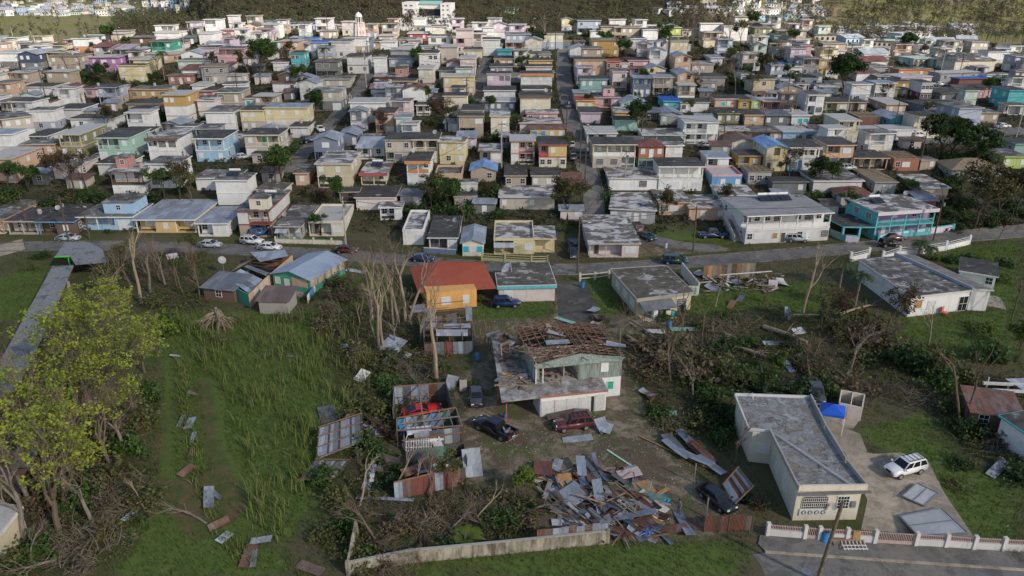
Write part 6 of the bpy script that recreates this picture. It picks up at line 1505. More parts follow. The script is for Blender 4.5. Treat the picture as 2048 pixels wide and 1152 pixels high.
    for p,q in zip(P,P[1:]): MB().bar(p-b+U*.72,q-b+U*.72,.22,1.45,'stained_wall').obj('wall_panel',None,r); MB().bar(p-b+U*1.47,q-b+U*1.47,.26,.06,'wall_concrete').obj('coping',None,r)
    for p in (P[0],P[3]): MB().box(-.16,.16,-.16,.16,0,1.6,'stained_wall').obj('pillar',None,r,p-b)
    corr_wall(r,P[2]*.66+P[3]*.34+Vector((0,.2,0)),P[3]+Vector((0,.2,0)),2.25,['tin_rust','tin_brown','tin_grey','tin_grey','tin_rust','tin_grey','tin_rust','tin_grey','tin_grey'],b,'fence_sheet')
    MB().bar(P[0]-b+Vector((-.1,.3,0)),P[0]-b+Vector((-.1,5,1.2)),.2,1.9,'stained_wall').obj('side_wall',None,r)
    # rusty fence by the black car
    b=G(1455,1060); r=thing('tin_fence','rusty brown corrugated fence in front of the long black car','fence',b,short='rusty tin fence'); corr_wall(r,G(1408,1064),G(1503,1062),1.9,['tin_rust2','tin_brown','tin_rust2','tin_rust2','tin_brown'],b,'fence_sheet'); 
    for p in (G(1408,1064),G(1456,1063),G(1503,1062)): beam(r,p,p+U*2.1,.12,'wood_dark','post',b)
    quad_roof('tall grey sheet panel with rusty stripes leaning beside the black car',[(1446,971),(1476,937),(1506,975),(1468,1012)],(1.5,2.6,1.9,.5),'tin_grey',2,1,'leaning_panel',tone=['tin_grey','tin_grey','tin_rust','tin_grey','tin_rust','tin_grey'])
    for a,c in ((1388,965),(1412,1035)): beam(r,G(a,c),G(a,c)+U*2.4,.12,'wood_grey','post',b)
    p=thing('wire_fence_post','rusty leaning post at the edge of the grass strip','post',G(1240,672)); MB().bar((0,0,0),(0,0,3.2),.14,.14,'wood_dark').obj('post',None,p); MB().bar((-.0,0,3.0),(1.6,0,3.1),.1,.1,'wood_dark').obj('arm',None,p)
DEF['tin_blue2']=lambda:(lambda t:t.fin(t.mix(t.ramp(t.noise(t.pos,1.2,5,.7),.4,.7),(.36,.44,.56),(.22,.27,.33)),.55))(NT('tin_blue2'))
DEF['tin_mossgreen']=lambda:(lambda t:t.fin(t.mix(t.ramp(t.noise(t.pos,2,5,.7),.4,.65),(.22,.33,.25),(.15,.19,.15)),.8))(NT('tin_mossgreen'))
DEF['tin_rust2']=lambda:(lambda t:t.fin(t.mix(t.ramp(t.noise(t.map(t.pos,(3,3,.5)),1.2,6,.7),.4,.62),(.17,.06,.04),(.10,.045,.035)),.9))(NT('tin_rust2'))
def right_side():
    U=Vector((0,0,1))
    # blue canopy
    b=G(1668,846); r=thing('canopy_tent','bright blue pop up canopy behind the cream house','canopy',b); q=[G(1640,826,2.6)-b,G(1690,834,2.6)-b,G(1692,812,2.6)-b,G(1642,803,2.6)-b]; c=sum(q,Vector())/4+U*.75
    MB().poly(q+[c],[(0,1,4),(1,2,4),(2,3,4),(3,0,4)],'tarp_canopy').obj('canopy_top',None,r); MB().poly(q+[p-U*.3 for p in q],[(0,4,5,1),(1,5,6,2),(2,6,7,3),(3,7,4,0)],'tarp_canopy').obj('valance',None,r)
    for p in q: MB().bar(p-U*.05,(p.x,p.y,0),.06,.06,'plain_white').obj('leg',None,r)
    # roofless pink hut
    b=G(1700,838); r=thing('roofless_hut','small pale pink hut without roof behind the blue canopy','hut',b); q=[G(1674,832)-b,G(1719,842)-b,G(1724,815)-b,G(1678,806)-b]
    for i in range(4): MB().bar(q[i]+U*.95,q[(i+1)%4]+U*.95,.15,1.9,'wall_palepink' if i in(0,1) else 'wall_cream').obj('wall',None,r)
    MB().bar((q[0]+q[1])/2+U*.95,(q[2]+q[3])/2+U*.95,.12,1.9,'wall_cream').obj('inner_wall',None,r); p=(q[0]*.45+q[1]*.55); MB().bar(q[0]*.62+q[1]*.38+Vector((0,-.09,.9)),q[0]*.38+q[1]*.62+Vector((0,-.09,.9)),.05,1.7,'plain_palepink').obj('door',None,r)
    for s,m_ in ((.3,'plain_brightlime'),(.7,'plain_black'),(.85,'plain_brightlime')): 
        p=b+(q[0]*(1-s)+q[1]*s)*.5+(q[3]*(1-s)+q[2]*s)*.5; t=thing('storage_tub',{'plain_brightlime':'yellow tub inside the roofless pink hut '+('at left' if s<.5 else 'at right'),'plain_black':'dark tub inside the roofless pink hut'}[m_],'tub',p,fixed=True); MB().lathe([(.3,0),(.4,.7),(.42,.75)],12,m_).obj('tub',None,t); MB().lathe([(.42,.74),(.3,.8)],12,m_).obj('lid',None,t)
    # fallen gates
    def gate(desc,q,zs,nb,frame,bars):
        P=[G(a,c,z) for (a,c),z in zip(q,zs)]; c=sum(P,Vector())/4; c.z=0; r=thing('fallen_gate',desc,'gate',c,fixed=True); P=[p-c for p in P]
        for i in range(4): MB().bar(P[i],P[(i+1)%4],.12,.12,frame).obj('frame_bar',None,r)
        MB().bar((P[0]+P[3])/2,(P[1]+P[2])/2,.10,.10,frame).obj('cross_bar',None,r)
        for i in range(1,nb): s=i/nb; MB().bar(P[0]*(1-s)+P[1]*s,P[3]*(1-s)+P[2]*s,.07,.05,bars).obj('bar',None,r)
        MB().poly([p-U*.06 for p in P]+[p-U*.09 for p in P],[(0,1,2,3),(7,6,5,4)],'plain_gateback').obj('back_sheet',None,r)
    gate('smaller fallen white gate panel behind the white SUV on the driveway',[(1804,992),(1834,966),(1876,986),(1848,1012)],(.25,.3,.25,.15),14,'metal_grey','plain_white')
    gate('larger fallen white gate of many bars leaning on the garden wall',[(1799,1032),(1882,1016),(1936,1066),(1836,1072)],(.3,.3,.9,.9),22,'metal_grey','plain_white')
    # junk by the fence
    r=thing('board_pile','pile of brown boards and a white ladder rack on the sidewalk','board pile',G(1700,1092)+U*.13,fixed=True)
    for i in range(7): MB().bar((-1.6,-.1+.12*i,.05+.05*i),(1.4,.1*i,.08+.05*i),.2,.05,R.choice(['wood_pale','wood_red','wood_grey'])).obj('board',None,r)
    MB().box(.3,1.0,.35,.45,.3,1.3,'wood_ply').obj('board',None,r)
    for i in range(7): MB().bar((-.9+.35*i,-.9,.22),(-.8+.35*i,.2,.28),.06,.06,'plain_white').obj('ladder_rung',None,r)
    for y in (-.8,-.35): MB().bar((-1,y,.26),(1.3,y,.26),.06,.06,'plain_white').obj('ladder_rail',None,r)
    # right edge buildings
    h=2.7; q=[(1996,860),(2090,915),(2130,850),(2012,838)]
    r,c,po,pl,face=prism_house('white building with turquoise roof edge at the right picture edge','white right edge building',[(1995,833),(2100,905),(2170,850),(2060,822)],3.0,'wall_white','roof_dark','wall_turquoise',.3); face(0,.5,.9,'w',1.6,1.2)
    r=make_house(G(1985,862),5.0,rad(-16),2.3,'brown','sr','o.',4.6,{'nm':1},'shack','shack','shack with rusted reddish roof beside the white building at right','rusted roof shack')
    b=G(2040,790); r=thing('carport','open carport with long white ribbed roof strips at the right edge','carport',b); 
    for k,(a,c,d_,e) in enumerate([(1966,766,2060,770),(1985,780,2070,784)]): beam(r,G(a,c,2.6),G(d_,e,2.6),.3,'plain_offwhite','roof_beam',b)
    q=[G(2010,758,2.7)-b,G(2090,756,2.7)-b,G(2110,800,2.5)-b,G(2048,782,2.5)-b]; MB().poly([p for p in q]+[p+U*.06 for p in q],[(3,2,1,0),(4,5,6,7),(0,1,5,4),(1,2,6,5),(2,3,7,6),(3,0,4,7)],'tin_pale').obj('roof_sheet',None,r)
    for a,c in ((1968,790),(2010,795),(2060,800)): beam(r,G(a,c),G(a,c)+U*2.6,.14,'plain_offwhite','post',b)
    # white fence along the main road at right
    b=G(1720,520); r=thing('roadside_fence','low white roadside wall with pale rails above the long white house','fence',b,short='white roadside fence'); pts=[(1700,524),(1736,515),None,(1764,522),(1797,512),(1842,508),(1890,501),(1937,489)]
    prev=None
    for p in pts:
        if p is None: prev=None; continue
        g=G(*p); MB().box(-.2,.2,-.2,.2,0,2.0,'wall_white').obj('post',None,r,g-b)
        if prev is not None: MB().bar(prev-b+U*.5,g-b+U*.5,.18,1.0,'wall_white').obj('wall_panel',None,r); [MB().bar(prev-b+U*z,g-b+U*z,.07,.08,'plain_white').obj('rail',None,r) for z in (1.25,1.65)]
        prev=g
    b=G(1180,565); r=thing('rail_fence','cream rail fence at the driveway left of the mossy roofed house','fence',b); 
    prev=None
    for a,c in ((1160,562),(1190,560),(1218,556)):
        g=G(a,c); MB().box(-.17,.17,-.17,.17,0,1.5,'wall_cream').obj('post',None,r,g-b)
        if prev is not None: [MB().bar(prev-b+U*z,g-b+U*z,.08,.14,'wall_cream').obj('rail',None,r) for z in (.5,1.2)]
        prev=g
    b=G(1040,520); r=thing('yard_fence','lime yellow rail fence and wall before the pale yellow house','fence',b); pts=[(964,521),(1010,524),(1063,527),(1095,527)]
    prev=None
    for a,c in pts:
        g=T(a,c); MB().box(-.15,.15,-.15,.15,0,1.6,'wall_limef').obj('post',None,r,g-b)
        if prev is not None: MB().bar(prev-b+U*.3,g-b+U*.3,.15,.6,'wall_limef').obj('wall_panel',None,r); [MB().bar(prev-b+U*z,g-b+U*z,.06,.08,'plain_paleyellow').obj('rail',None,r) for z in (.95,1.4)]
        prev=g
    b=T(880,505); r=thing('yard_wall','low blue wall before the white house with arched porch','wall',b); a,c=T(848,506),T(912,510); MB().bar(a-b+U*.5,c-b+U*.5,.16,1.1,'wall_slateb').obj('wall_panel',None,r); MB().bar(a-b+U*1.1,c-b+U*1.1,.2,.1,'wall_offwhite').obj('coping',None,r)
    b=T(640,488); r=thing('yard_wall','cream and green panelled wall before the two cream houses','wall',b); prev=None
    for a,c in ((552,486),(590,487),(628,488),(664,489),(690,490)):
        g=T(a,c); MB().box(-.14,.14,-.14,.14,0,1.4,'wall_cream').obj('post',None,r,g-b)
        if prev is not None: MB().bar(prev-b+U*.45,g-b+U*.45,.14,.9,'wall_cream').obj('wall_panel',None,r); MB().bar(prev-b+U*.95,g-b+U*.95,.18,.1,'wall_green').obj('coping',None,r)
        prev=g
PAL['limef']=(.40,.42,.16); PAL['slateb']=(.11,.18,.28); PAL['gateback']=(.62,.63,.66); ROOFM['r2']='tin_rust2'; ROOFD['r2']='rusted red roof'
simple('tarp_canopy',(.010,.085,.50),.5,0,.15)
def left_side():
    U=Vector((0,0,1))
    b=G(90,640); r=thing('covered_walkway','long grey flat concrete canopy running behind the yellow green tree','canopy',b,short='long grey canopy'); z=3.0
    q=[(105,532),(147,530),(95,652),(60,720),(20,800),(-60,860),(-90,830),(-10,740)]; P=[G(a,c,z)-b for a,c in q]; MB().prism([(p.x,p.y) for p in P],z-.22,z,'roof_walk').obj('roof_slab',None,r)
    for a,c in ((112,540),(135,560),(95,600),(60,660),(30,720),(85,640)): p=G(a,c,z)-b; MB().bar((p.x,p.y,0),(p.x,p.y,z-.23),.3,.3,'wall_concrete').obj('post',None,r)
    b=G(150,505); r=thing('entrance_canopy','grey flat roofed shelter with vivid green front edge','canopy',b,short='shelter with green edge'); q=[(110,513),(140,512),(150,528),(213,523),(205,498),(178,484),(130,484)]; P=[G(a,c,z)-b for a,c in q]
    MB().prism([(p.x,p.y) for p in P],z-.2,z,'roof_walk').obj('roof_slab',None,r); MB().bar(P[0]-U*.05+Vector((0,-.08,0)),P[1]-U*.05+Vector((0,-.08,0)),.1,.22,'plain_brightgreen').obj('fascia',None,r); MB().bar(P[1]-U*.1+Vector((-.5,.2,0)),(P[1].x-.4,P[1].y,0),.16,.16,'plain_brightgreen').obj('post',None,r)
    for i in (3,4,6): p=P[i]; MB().bar((p.x*.93,p.y*.93,0),(p.x*.93,p.y*.93,z-.21),.3,.3,'wall_concrete').obj('post',None,r)
    r,c,po,pl,face=prism_house('cream walled building with long white roof edge at bottom left','bottom left building',[(0,1075),(48,1016),(-60,1000),(-160,1060)],2.8,'wall_khaki','roof_white','wall_offwhite',.2)
    b=G(40,905); r=thing('collapsed_roof','rusty and grey tin roof lying under the branches at left','roof wreck',b); q=[G(-40,880,1.6)-b,G(95,878,1.6)-b,G(60,935,.9)-b,G(-60,940,.9)-b]
    for i in range(5):
        f=lambda s,t:(q[0]*(1-s)+q[1]*s)*(1-t)+(q[3]*(1-s)+q[2]*s)*t; k=[f(i/5,0),f((i+.97)/5,0),f((i+.97)/5,1),f(i/5,1)]; MB().poly(k+[p+U*.05 for p in k],[(3,2,1,0),(4,5,6,7),(0,1,5,4),(1,2,6,5),(2,3,7,6),(3,0,4,7)],['tin_grey','tin_dark','tin_rust','tin_grey','tin_dark'][i]).obj('roof_panel',None,r)
    q2=[G(-40,940,.8)-b,G(55,938,.8)-b,G(40,985,.4)-b,G(-60,990,.4)-b]; MB().poly(q2+[p+U*.05 for p in q2],[(3,2,1,0),(4,5,6,7),(0,1,5,4),(1,2,6,5),(2,3,7,6),(3,0,4,7)],'tin_rust').obj('roof_panel',None,r)
DEF['roof_walk']=lambda:(lambda t:t.fin(t.mix(t.ramp(t.noise(t.pos,.5,6,.7,.5),.55,.62,0,.7),t.mix(t.ramp(t.noise(t.pos,2,6,.7),.35,.65),(.15,.15,.155),(.25,.25,.255)),(.06,.065,.05)),.9))(NT('roof_walk'))
# ---------------------------------------------------------------- landmarks, poles, person
def landmarks():
    U=Vector((0,0,1))
    # white two storey shop building with outside stairs
    h=2.85; A=T(1496,433,2*h); A.z=h*2; B=G(1664,426,A.z); w=(B-A).length; yaw=math.atan2(B.y-A.y,B.x-A.x); P=(A+B)/2; P.z=0
    r=make_house(P,w,yaw,h,'offwhite/white','fg2','oW.kb.od.g/(googdogo)',12.5,{'trim':'white','rail':'white','solid':1,'pr':2.6},desc='large white two storey shop building with outside stairs and long balcony',short='white shop building')  # dark balcony panes chosen to stand in for its deep shade
    for k in range(3): solar(r,w*(-.05+.12*k),9.5,2*h+.25)
    for i in range(14): MB().box(-w/2-1.6,-w/2-.02,7-.42*i,7.42-.42*i,0,(14-i)*.2,'wall_concrete').obj('stair',None,r)
    for i in range(2): MB().bar((-w/2-(1.6 if i else .2),7.3,3.7),(-w/2-(1.6 if i else .2),1.3,1.0),.1,.7,'plain_palepink').obj('stair_railing',None,r)
    # turquoise and purple house
    A=T(1757,426,2*h); A.z=2*h; B=G(1873,418,2*h); w=(B-A).length; yaw=math.atan2(B.y-A.y,B.x-A.x); P=(A+B)/2; P.z=0
    r=make_house(P,w,yaw,h,'purple','fp','(wd.w..)/(o.w.o.)',10,{'trim':'turquoise','rail':'turquoise','fascia':'palelilac','sol':1,'nm':1},desc='two storey turquoise and purple house with patchy roof and street carport',short='turquoise and purple house')
    MB().box(-w/2-.08,-w/2-.01,-.05,10,-1,2*h-.01,'wall_turquoise').obj('side_wall',None,r)
    for y in (2.5,6.5):
        for z in (.9,3.8): me,pn=win_mesh('g',1.6,1.2,True); o=new_obj('window',me,r,(-w/2-.09,y,z),(0,0,rad(-90))); new_obj('pane',pn,o)
    q=[(-w/2-6.5,1),(-w/2-.09,-.6),(-w/2-.09,8.5),(-w/2-6.5,8.5)]; MB().prism(q,h-.1,h+.14,'wall_turquoise').obj('carport_slab',None,r); MB().prism([(x*.98-.2,y*.97+.1) for x,y in q],h+.13,h+.17,'roof_dark').obj('carport_roof',None,r)
    for x,y in ((-w/2-6.3,1.2),(-w/2-3.2,.4),(-w/2-6.3,8.2)): MB().box(x-.2,x+.2,y-.2,y+.2,0,h-.11,'wall_turquoise').obj('carport_post',None,r)
    for s in (-.3,.3): dish(r,w*s+2,8.5,2*h+1,.5)
    b=T(1800,478); r=thing('yard_wall','pale lilac and turquoise street wall before the turquoise purple house','wall',b); prev=None
    for a,c in ((1756,482),(1788,477),(1818,473),(1850,469),(1905,462)):
        g=T(a,c); MB().box(-.2,.2,-.2,.2,0,1.55,'wall_turquoise').obj('post',None,r,g-b)
        if prev is not None: MB().bar(prev-b+U*.65,g-b+U*.65,.16,1.3,'wall_palelilac').obj('wall_panel',None,r); MB().bar(prev-b+U*1.35,g-b+U*1.35,.22,.16,'wall_turquoise').obj('coping',None,r)
        prev=g
    b=T(1700,483); r=thing('yard_wall','short turquoise gate wall left of the turquoise purple house','wall',b); a,c=T(1690,484),T(1716,486); MB().bar(a-b+U*.7,c-b+U*.7,.18,1.4,'wall_palelilac').obj('wall_panel',None,r); MB().bar(a-b+U*1.45,c-b+U*1.45,.24,.16,'wall_turquoise').obj('coping',None,r); MB().bar(a-b+U*.7,a-b+U*.7+Vector((-1.5,4,0)),.18,1.4,'wall_seafoam').obj('side_wall',None,r)
    # hospital like block on the ridge
    Y=430; b=Vector(((851-CX)/F*(Y*math.cos(TH)+34*math.sin(TH)),Y,terr(-50,Y))); r=thing('civic_building','tall cream institutional block with dark glass front and green roof on the ridge','building',b,rad(-6),short='tall cream institutional block')
    k=1/3.45
    def blk(x0,x1,y0,y1,z0,z1,m,nm='wall'): return MB().box(x0,x1,y0,y1,z0,z1,m).obj(nm,None,r)
    ztop=HC-Y*math.tan(TH-math.atan((CY-5)/F))-b.z; z2=ztop*.55
    blk(-13,-5,4,18,-3,ztop,'wall_offwhite'); blk(8,13.5,4,18,-3,ztop*.97,'wall_offwhite'); blk(-5,8,7,18,-3,ztop*.93,'wall_offwhite'); blk(-14,15,-4,3.9,-3,z2,'wall_white')
    MB().box(-4.6,7.6,6.9,7.02,z2+1,ztop*.80,'glass').obj('glass_front',None,r); MB().poly([(-5,6.5,ztop*.93),(8,6.5,ztop*.93),(8,12,ztop*1.03),(-5,12,ztop*1.03)],[(0,1,2,3)],'plain_seafoam').obj('green_roof',None,r)
    for zz in (.62,.76,.88):
        for x in (-11,-8): me,_=win_mesh('o',1.6,.8); new_obj('window',me,r,(x,4,ztop*zz))
        for x in (9.6,12): me,_=win_mesh('o',1.0,.8); new_obj('window',me,r,(x,4,ztop*zz))
    for zz in (.18,.36,.48):
        for i in range(13): me,_=win_mesh('o',.8,1.1); new_obj('window',me,r,(-13+i*2.2,-4,ztop*zz-.5))
    # lighthouse shaped tower on a slate blue building
    P=T(712,78,4.5); r=make_house(P,11,0,4.5,'slate','fg','..w.',7,{'nm':1},name='hall',cat='hall',desc='slate blue hall under the red and white lighthouse tower',short='slate blue hall')
    Pt=Vector((P.x+1.0,P.y+3,P.z+4.75)); t=thing('lighthouse','red and white banded lighthouse tower with white lantern on the slate hall','lighthouse',Pt,fixed=True)
    bands=[(2.35,0),(2.2,1.3),(2.05,2.6),(1.9,3.9),(1.75,5.3)]
    for i in range(4): (r0,z0),(r1,z1)=bands[i],bands[i+1]; MB().lathe([(r0,z0),(r1,z1-.004)],12,'plain_palepink' if i%2==0 else 'plain_coral').obj('tower_band',None,t)
    for i in range(12): a=2*math.pi*i/12; MB().bar((2.38*math.cos(a),2.38*math.sin(a),0),(1.78*math.cos(a),1.78*math.sin(a),5.3),.62,.16,'plain_white' if i%2 else 'plain_offwhite').obj('rib',None,t)
    MB().lathe([(2.1,5.3),(2.15,5.5)],16,'plain_white').obj('gallery',None,t); MB().lathe([(1.1,5.5),(1.1,7.4)],12,'glass').obj('lantern',None,t)
    for i in range(8): a=2*math.pi*i/8; MB().bar((1.15*math.cos(a),1.15*math.sin(a),5.5),(1.15*math.cos(a),1.15*math.sin(a),7.4),.22,.22,'plain_white').obj('lantern_post',None,t)
    MB().lathe([(1.35,7.4),(1.25,7.9),(.9,8.5),(.4,8.8),(.1,9.1)],14,'plain_white').obj('dome',None,t)
    # long school wings on the ridge
    for (x0,x1,y,ds,mt) in ((566,662,46,'long grey school wing with dark window bands on the ridge','greyblue'),(502,572,43,'low grey roofed school wing at the edge of the woods','grey'),(730,780,53,'long cream wing right of the lighthouse','cream'),(660,705,58,'white walled hall left of the lighthouse','offwhite')):
        Y=400 if y<52 else 372; xc=(x0+x1)/2; d=ray(xc,y); s=Y/d[1]; z=HC+d[2]*s; b=Vector((d[0]*s,Y,z-6.5)); w=(x1-x0)/F*Y*1.05
        r=thing('school_wing',ds,'building',b,0); MB().box(-w/2,w/2,0,9,-8,6.5,'wall_'+mt).obj('wall',None,r); MB().box(-w/2-.5,w/2+.5,-.6,9.5,6.5,6.8,'roof_grey').obj('roof',None,r)
        for zz in (1.2,3.9):
            n=max(4,int(w/3)); 
            for i in range(n): me,_=win_mesh('o',2.2,1.2); new_obj('window',me,r,(-w/2+w*(i+.5)/n,0,zz))
    for (x0,x1,y,ds,mt) in ((1830,1864,96,'lime green three storey school block left of its paler neighbour','lime'),(1866,1938,91,'pale lime three storey school block with white trim','palelime')):
        Y=340; xc=(x0+x1)/2; d=ray(xc,y); s=Y/d[1]; z=HC+d[2]*s; b=Vector((d[0]*s,Y,z-8.0)); w=(x1-x0)/F*Y*1.08
        r=thing('school_block',ds,'building',b,rad(6)); MB().box(-w/2,w/2,0,9,-6,8,'wall_'+mt).obj('wall',None,r); MB().box(-w/2-.4,w/2+.4,-.5,9.4,8,8.3,'roof_grey').obj('roof',None,r)
        for zz in (.6,3.2,5.8):
            n=max(3,int(w/2.6)); MB().box(-w/2-.1,w/2+.1,-.25,-.01,zz-.5,zz-.25,'wall_offwhite').obj('ledge',None,r)
            for i in range(n): me,_=win_mesh('w' if i%2 else 'o',1.5,1.3); new_obj('window',me,r,(-w/2+w*(i+.5)/n,0,zz))
    Y=360; b=T(1960,132,0); r=make_house(T(1952,121,4),16,rad(8),4.0,'cream','hg','w..o.w.',10,{},desc='wide cream hall with pale hipped roof at the far right',short='wide cream hall')
ROOFM['g2']='roof_greylines'; ROOFD['g2']='grey flat roof'
DEF['roof_greylines']=lambda:(lambda t:t.fin(t.mix(t.ramp(t.noise(t.map(t.pos,(.35,2.2,1)),.9,6,.7),.35,.65),(.17,.165,.165),(.33,.32,.32)),.9))(NT('roof_greylines'))
PAL['palelime']=(.50,.56,.28)
POLES=[(138,485,9.5),(180,478,8),(57,464,8),(692,492,10),(1155,546,10.5),(1386,502,9),(1866,482,9.5),(31,92,9),(17,98,9),(181,104,10),(242,104,10),(372,117,7),(92,196,9),(244,200,8),(478,208,10),(733,177,11),(738,142,10),(1111,121,10),(935,222,9),(950,186,9),(892,92,7),(1132,268,10),(1160,334,11),(1003,337,11),(1170,360,9),(1447,286,9),(1525,312,8),(1249,376,9),(1281,284,8),(1788,264,9),(1837,339,12),(2027,293,13),(1700,118,9),(1652,146,9),(1872,133,7),(1879,155,9),(1917,155,8),(1858,200,9),(1541,70,8),(1265,216,8),(1575,194,8),(656,72,10),(698,50,10),(1690,240,10),(300,40,8),(365,56,9),(289,58,7),(62,70,8),(980,36,6),(1062,26,6),(1126,22,6),(1540,150,7)]
def poles():
    tops=[]
    for i,(a,c,h) in enumerate(POLES):
        b=T(a,c); near=b.y<175
        r=thing('utility_pole',f"{'grey' if i%4==3 else 'dark wooden'} utility pole",'utility pole',b,rad(R.uniform(-20,20)),short='utility pole')
        l=R.uniform(-.25,.25); MB().tube([(0,0,-1),(l*.5,0,h*.5),(l,0,h)],[.16,.14,.11],7,'pole_concrete' if i%4==3 else 'pole_wood').obj('shaft',None,r)
        if i%2==0 or near: MB().bar((l-.9,-.12,h-.6),(l+.9,-.12,h-.6),.1,.12,'pole_wood').obj('crossarm',None,r)
        if i%3==0: MB().lathe([(.05,0),(.22,.05),(.22,.7),(.05,.75)],10,'metal_grey',(l+.3,-.15,h-2.2)).obj('transformer',None,r)
        if i%3==1: MB().tube([(l,0,h-1.2),(l+.8,-.4,h-.8),(l+1.5,-.8,h-.85)],.05,5,'metal_grey').obj('lamp_arm',None,r); MB().box(l+1.3,l+1.8,-.95,-.7,h-.95,h-.8,'plain_offwhite').obj('street_lamp',None,r)
        tops.append(b+Vector((l,0,h-.5)))
    def wire(i,j,ds):
        a,b=(tops[i],tops[j]) if isinstance(i,int) else (i,tops[j]); m=MB()
        m.tube([a*(1-t)+b*t-Vector((0,0,4*.03*(b-a).length*t*(1-t)*.5)) for t in [k/10 for k in range(11)]],.042,4,'wire'); o=m.obj('power_line'); reg(o,ds,'power line',fixed=True,at=(a+b)/2)
    wire(2,0,'dark power line between the leftmost two poles of the main road'); wire(0,1,'dark power line by the light blue house at left'); wire(4,5,'dark power line over the main road between centre poles'); wire(5,6,'dark power line from the white shop to the turquoise house'); wire(3,4,'dark power line from the cream wall pole to the centre pole'); wire(22,23,'dark power line across the hill street'); wire(29,30,'dark power line above the hedge tree at right')
    done=set()
    for i in range(len(tops)):
        for j in sorted(range(len(tops)),key=lambda q:(tops[q]-tops[i]).length)[1:3]:
            if (min(i,j),max(i,j)) in done or not 8<(tops[i]-tops[j]).length<62 or len(done)>46: continue
            done.add((min(i,j),max(i,j))); wire(i,j,'sagging dark power line')
    A,B=G(1634,1163),G(1685,1005,9.2); r=thing('utility_pole','bare leaning wooden pole in the right foreground before the garden wall','utility pole',A,fixed=True); MB().tube([-(B-A)*.05,(B-A)*.5,(B-A)],[.19,.17,.15],10,'pole_fore').obj('shaft',None,r); MB().lathe([(.15,0),(.05,.02)],10,'wood_dark',tuple(B-A)).obj('pole_cap',None,r)
simple('pole_fore',(.16,.12,.085),.9,0,.5,1.5)
def person():
    """standing man looking over the debris, head turned to the left"""
    base=G(1357,1027); J={}
    def chain(par,pts): pass
    V=[];E=[];RR=[]
    def v(p,r): V.append(p); RR.append(r); return len(V)-1
    def e(a,b): E.append((a,b))
    pel=v((0,0,.95),(.16,.115)); sp=v((0,.0,1.15),(.15,.105)); ch=v((0,.0,1.36),(.185,.12)); nk=v((0,.0,1.50),(.062,.062)); e(pel,sp); e(sp,ch); e(ch,nk)
    for s in (-1,1):
        hip=v((s*.10,0,.90),(.095,.105)); kn=v((s*.12,-.02,.50),(.065,.07)); an=v((s*.13,.02,.09),(.045,.05)); e(pel,hip); e(hip,kn); e(kn,an); toe=v((s*.15,-.16,.04),(.042,.032)); e(an,toe)
        sh=v((s*.20,0,1.42),(.07,.07)); el=v((s*.27,.03,1.13),(.047,.047)); wr=v((s*.26,-.10,.90),(.033,.03)); e(ch,sh); e(sh,el); e(el,wr); pm=v((s*.255,-.13,.82),(.04,.022)); e(wr,pm)
        for k,(dx,l) in enumerate(((-.030,.070),(-.010,.085),(.011,.08),(.031,.062))):
            a=v((s*.255+dx,-.145,.775),(.010,.010)); b=v((s*.255+dx,-.150,.775-l*.55),(.009,.009)); c=v((s*.255+dx,-.138,.775-l),(.008,.008)); e(pm,a); e(a,b); e(b,c)
        a=v((s*.215,-.155,.83),(.011,.011)); b=v((s*.205,-.175,.785),(.009,.009)); e(pm,a); e(a,b)
    hd=v((0,-.01,1.60),(.085,.098)); tp=v((0,.0,1.70),(.075,.09)); e(nk,hd); e(hd,tp)
    me=bpy.data.meshes.new('body'); me.from_pydata(V,E,[]); me.update(); r=thing('person','person in grey shirt and blue jeans standing on the bare dirt beside the debris heap','person',base,rad(-60),short='standing person')
    o=new_obj('body',me,r); md=o.modifiers.new('skin','SKIN'); o.modifiers.new('sub','SUBSURF').levels=1; o.modifiers['sub'].render_levels=1
    for i,sv in enumerate(me.skin_vertices[0].data): sv.radius=RR[i]; sv.use_root=(i==0)
    bpy.context.view_layer.update(); dg=bpy.context.evaluated_depsgraph_get(); m2=bpy.data.meshes.new_from_object(o.evaluated_get(dg)); o.modifiers.clear(); o.data=m2; m2.materials.clear()
    for m_ in ('shirt','jeans','skin','shoe'): m2.materials.append(MAT(m_))
    for p in m2.polygons:
        c=p.center; p.use_smooth=True
        p.material_index=1 if (c.z<.97 and abs(c.x)<.215 and c.z>.1) else (3 if c.z<=.1 else (2 if (c.z>1.5 or (abs(c.x)>.2 and c.z<1.12)) else 0))
    h=MB(); h.lathe([(.098,0),(.112,.05),(.10,.11),(.05,.15),(.01,.155)],12,'hair_dark',(0,.012,1.66)); h.obj('hair',None,r,smooth=True)
    MB().poly([(-.016,-.09,1.585),(.016,-.09,1.585),(0,-.125,1.58),(0,-.088,1.64)],[(0,1,2),(0,2,3),(1,3,2)],'skin').obj('nose',None,r)
    for s in (-1,1): MB().lathe([(.012,0),(.013,.012),(.006,.018)],8,'hair_dark').obj('eye',None,r,(s*.035,-.085,1.63),(rad(90),0,0)); MB().lathe([(.012,-.03),(.02,0),(.012,.03)],8,'skin').obj('ear',None,r,(s*.092,.0,1.61))
    MB().bar((-.025,-.098,1.545),(.025,-.098,1.545),.012,.01,'lamp_red').obj('mouth',None,r)
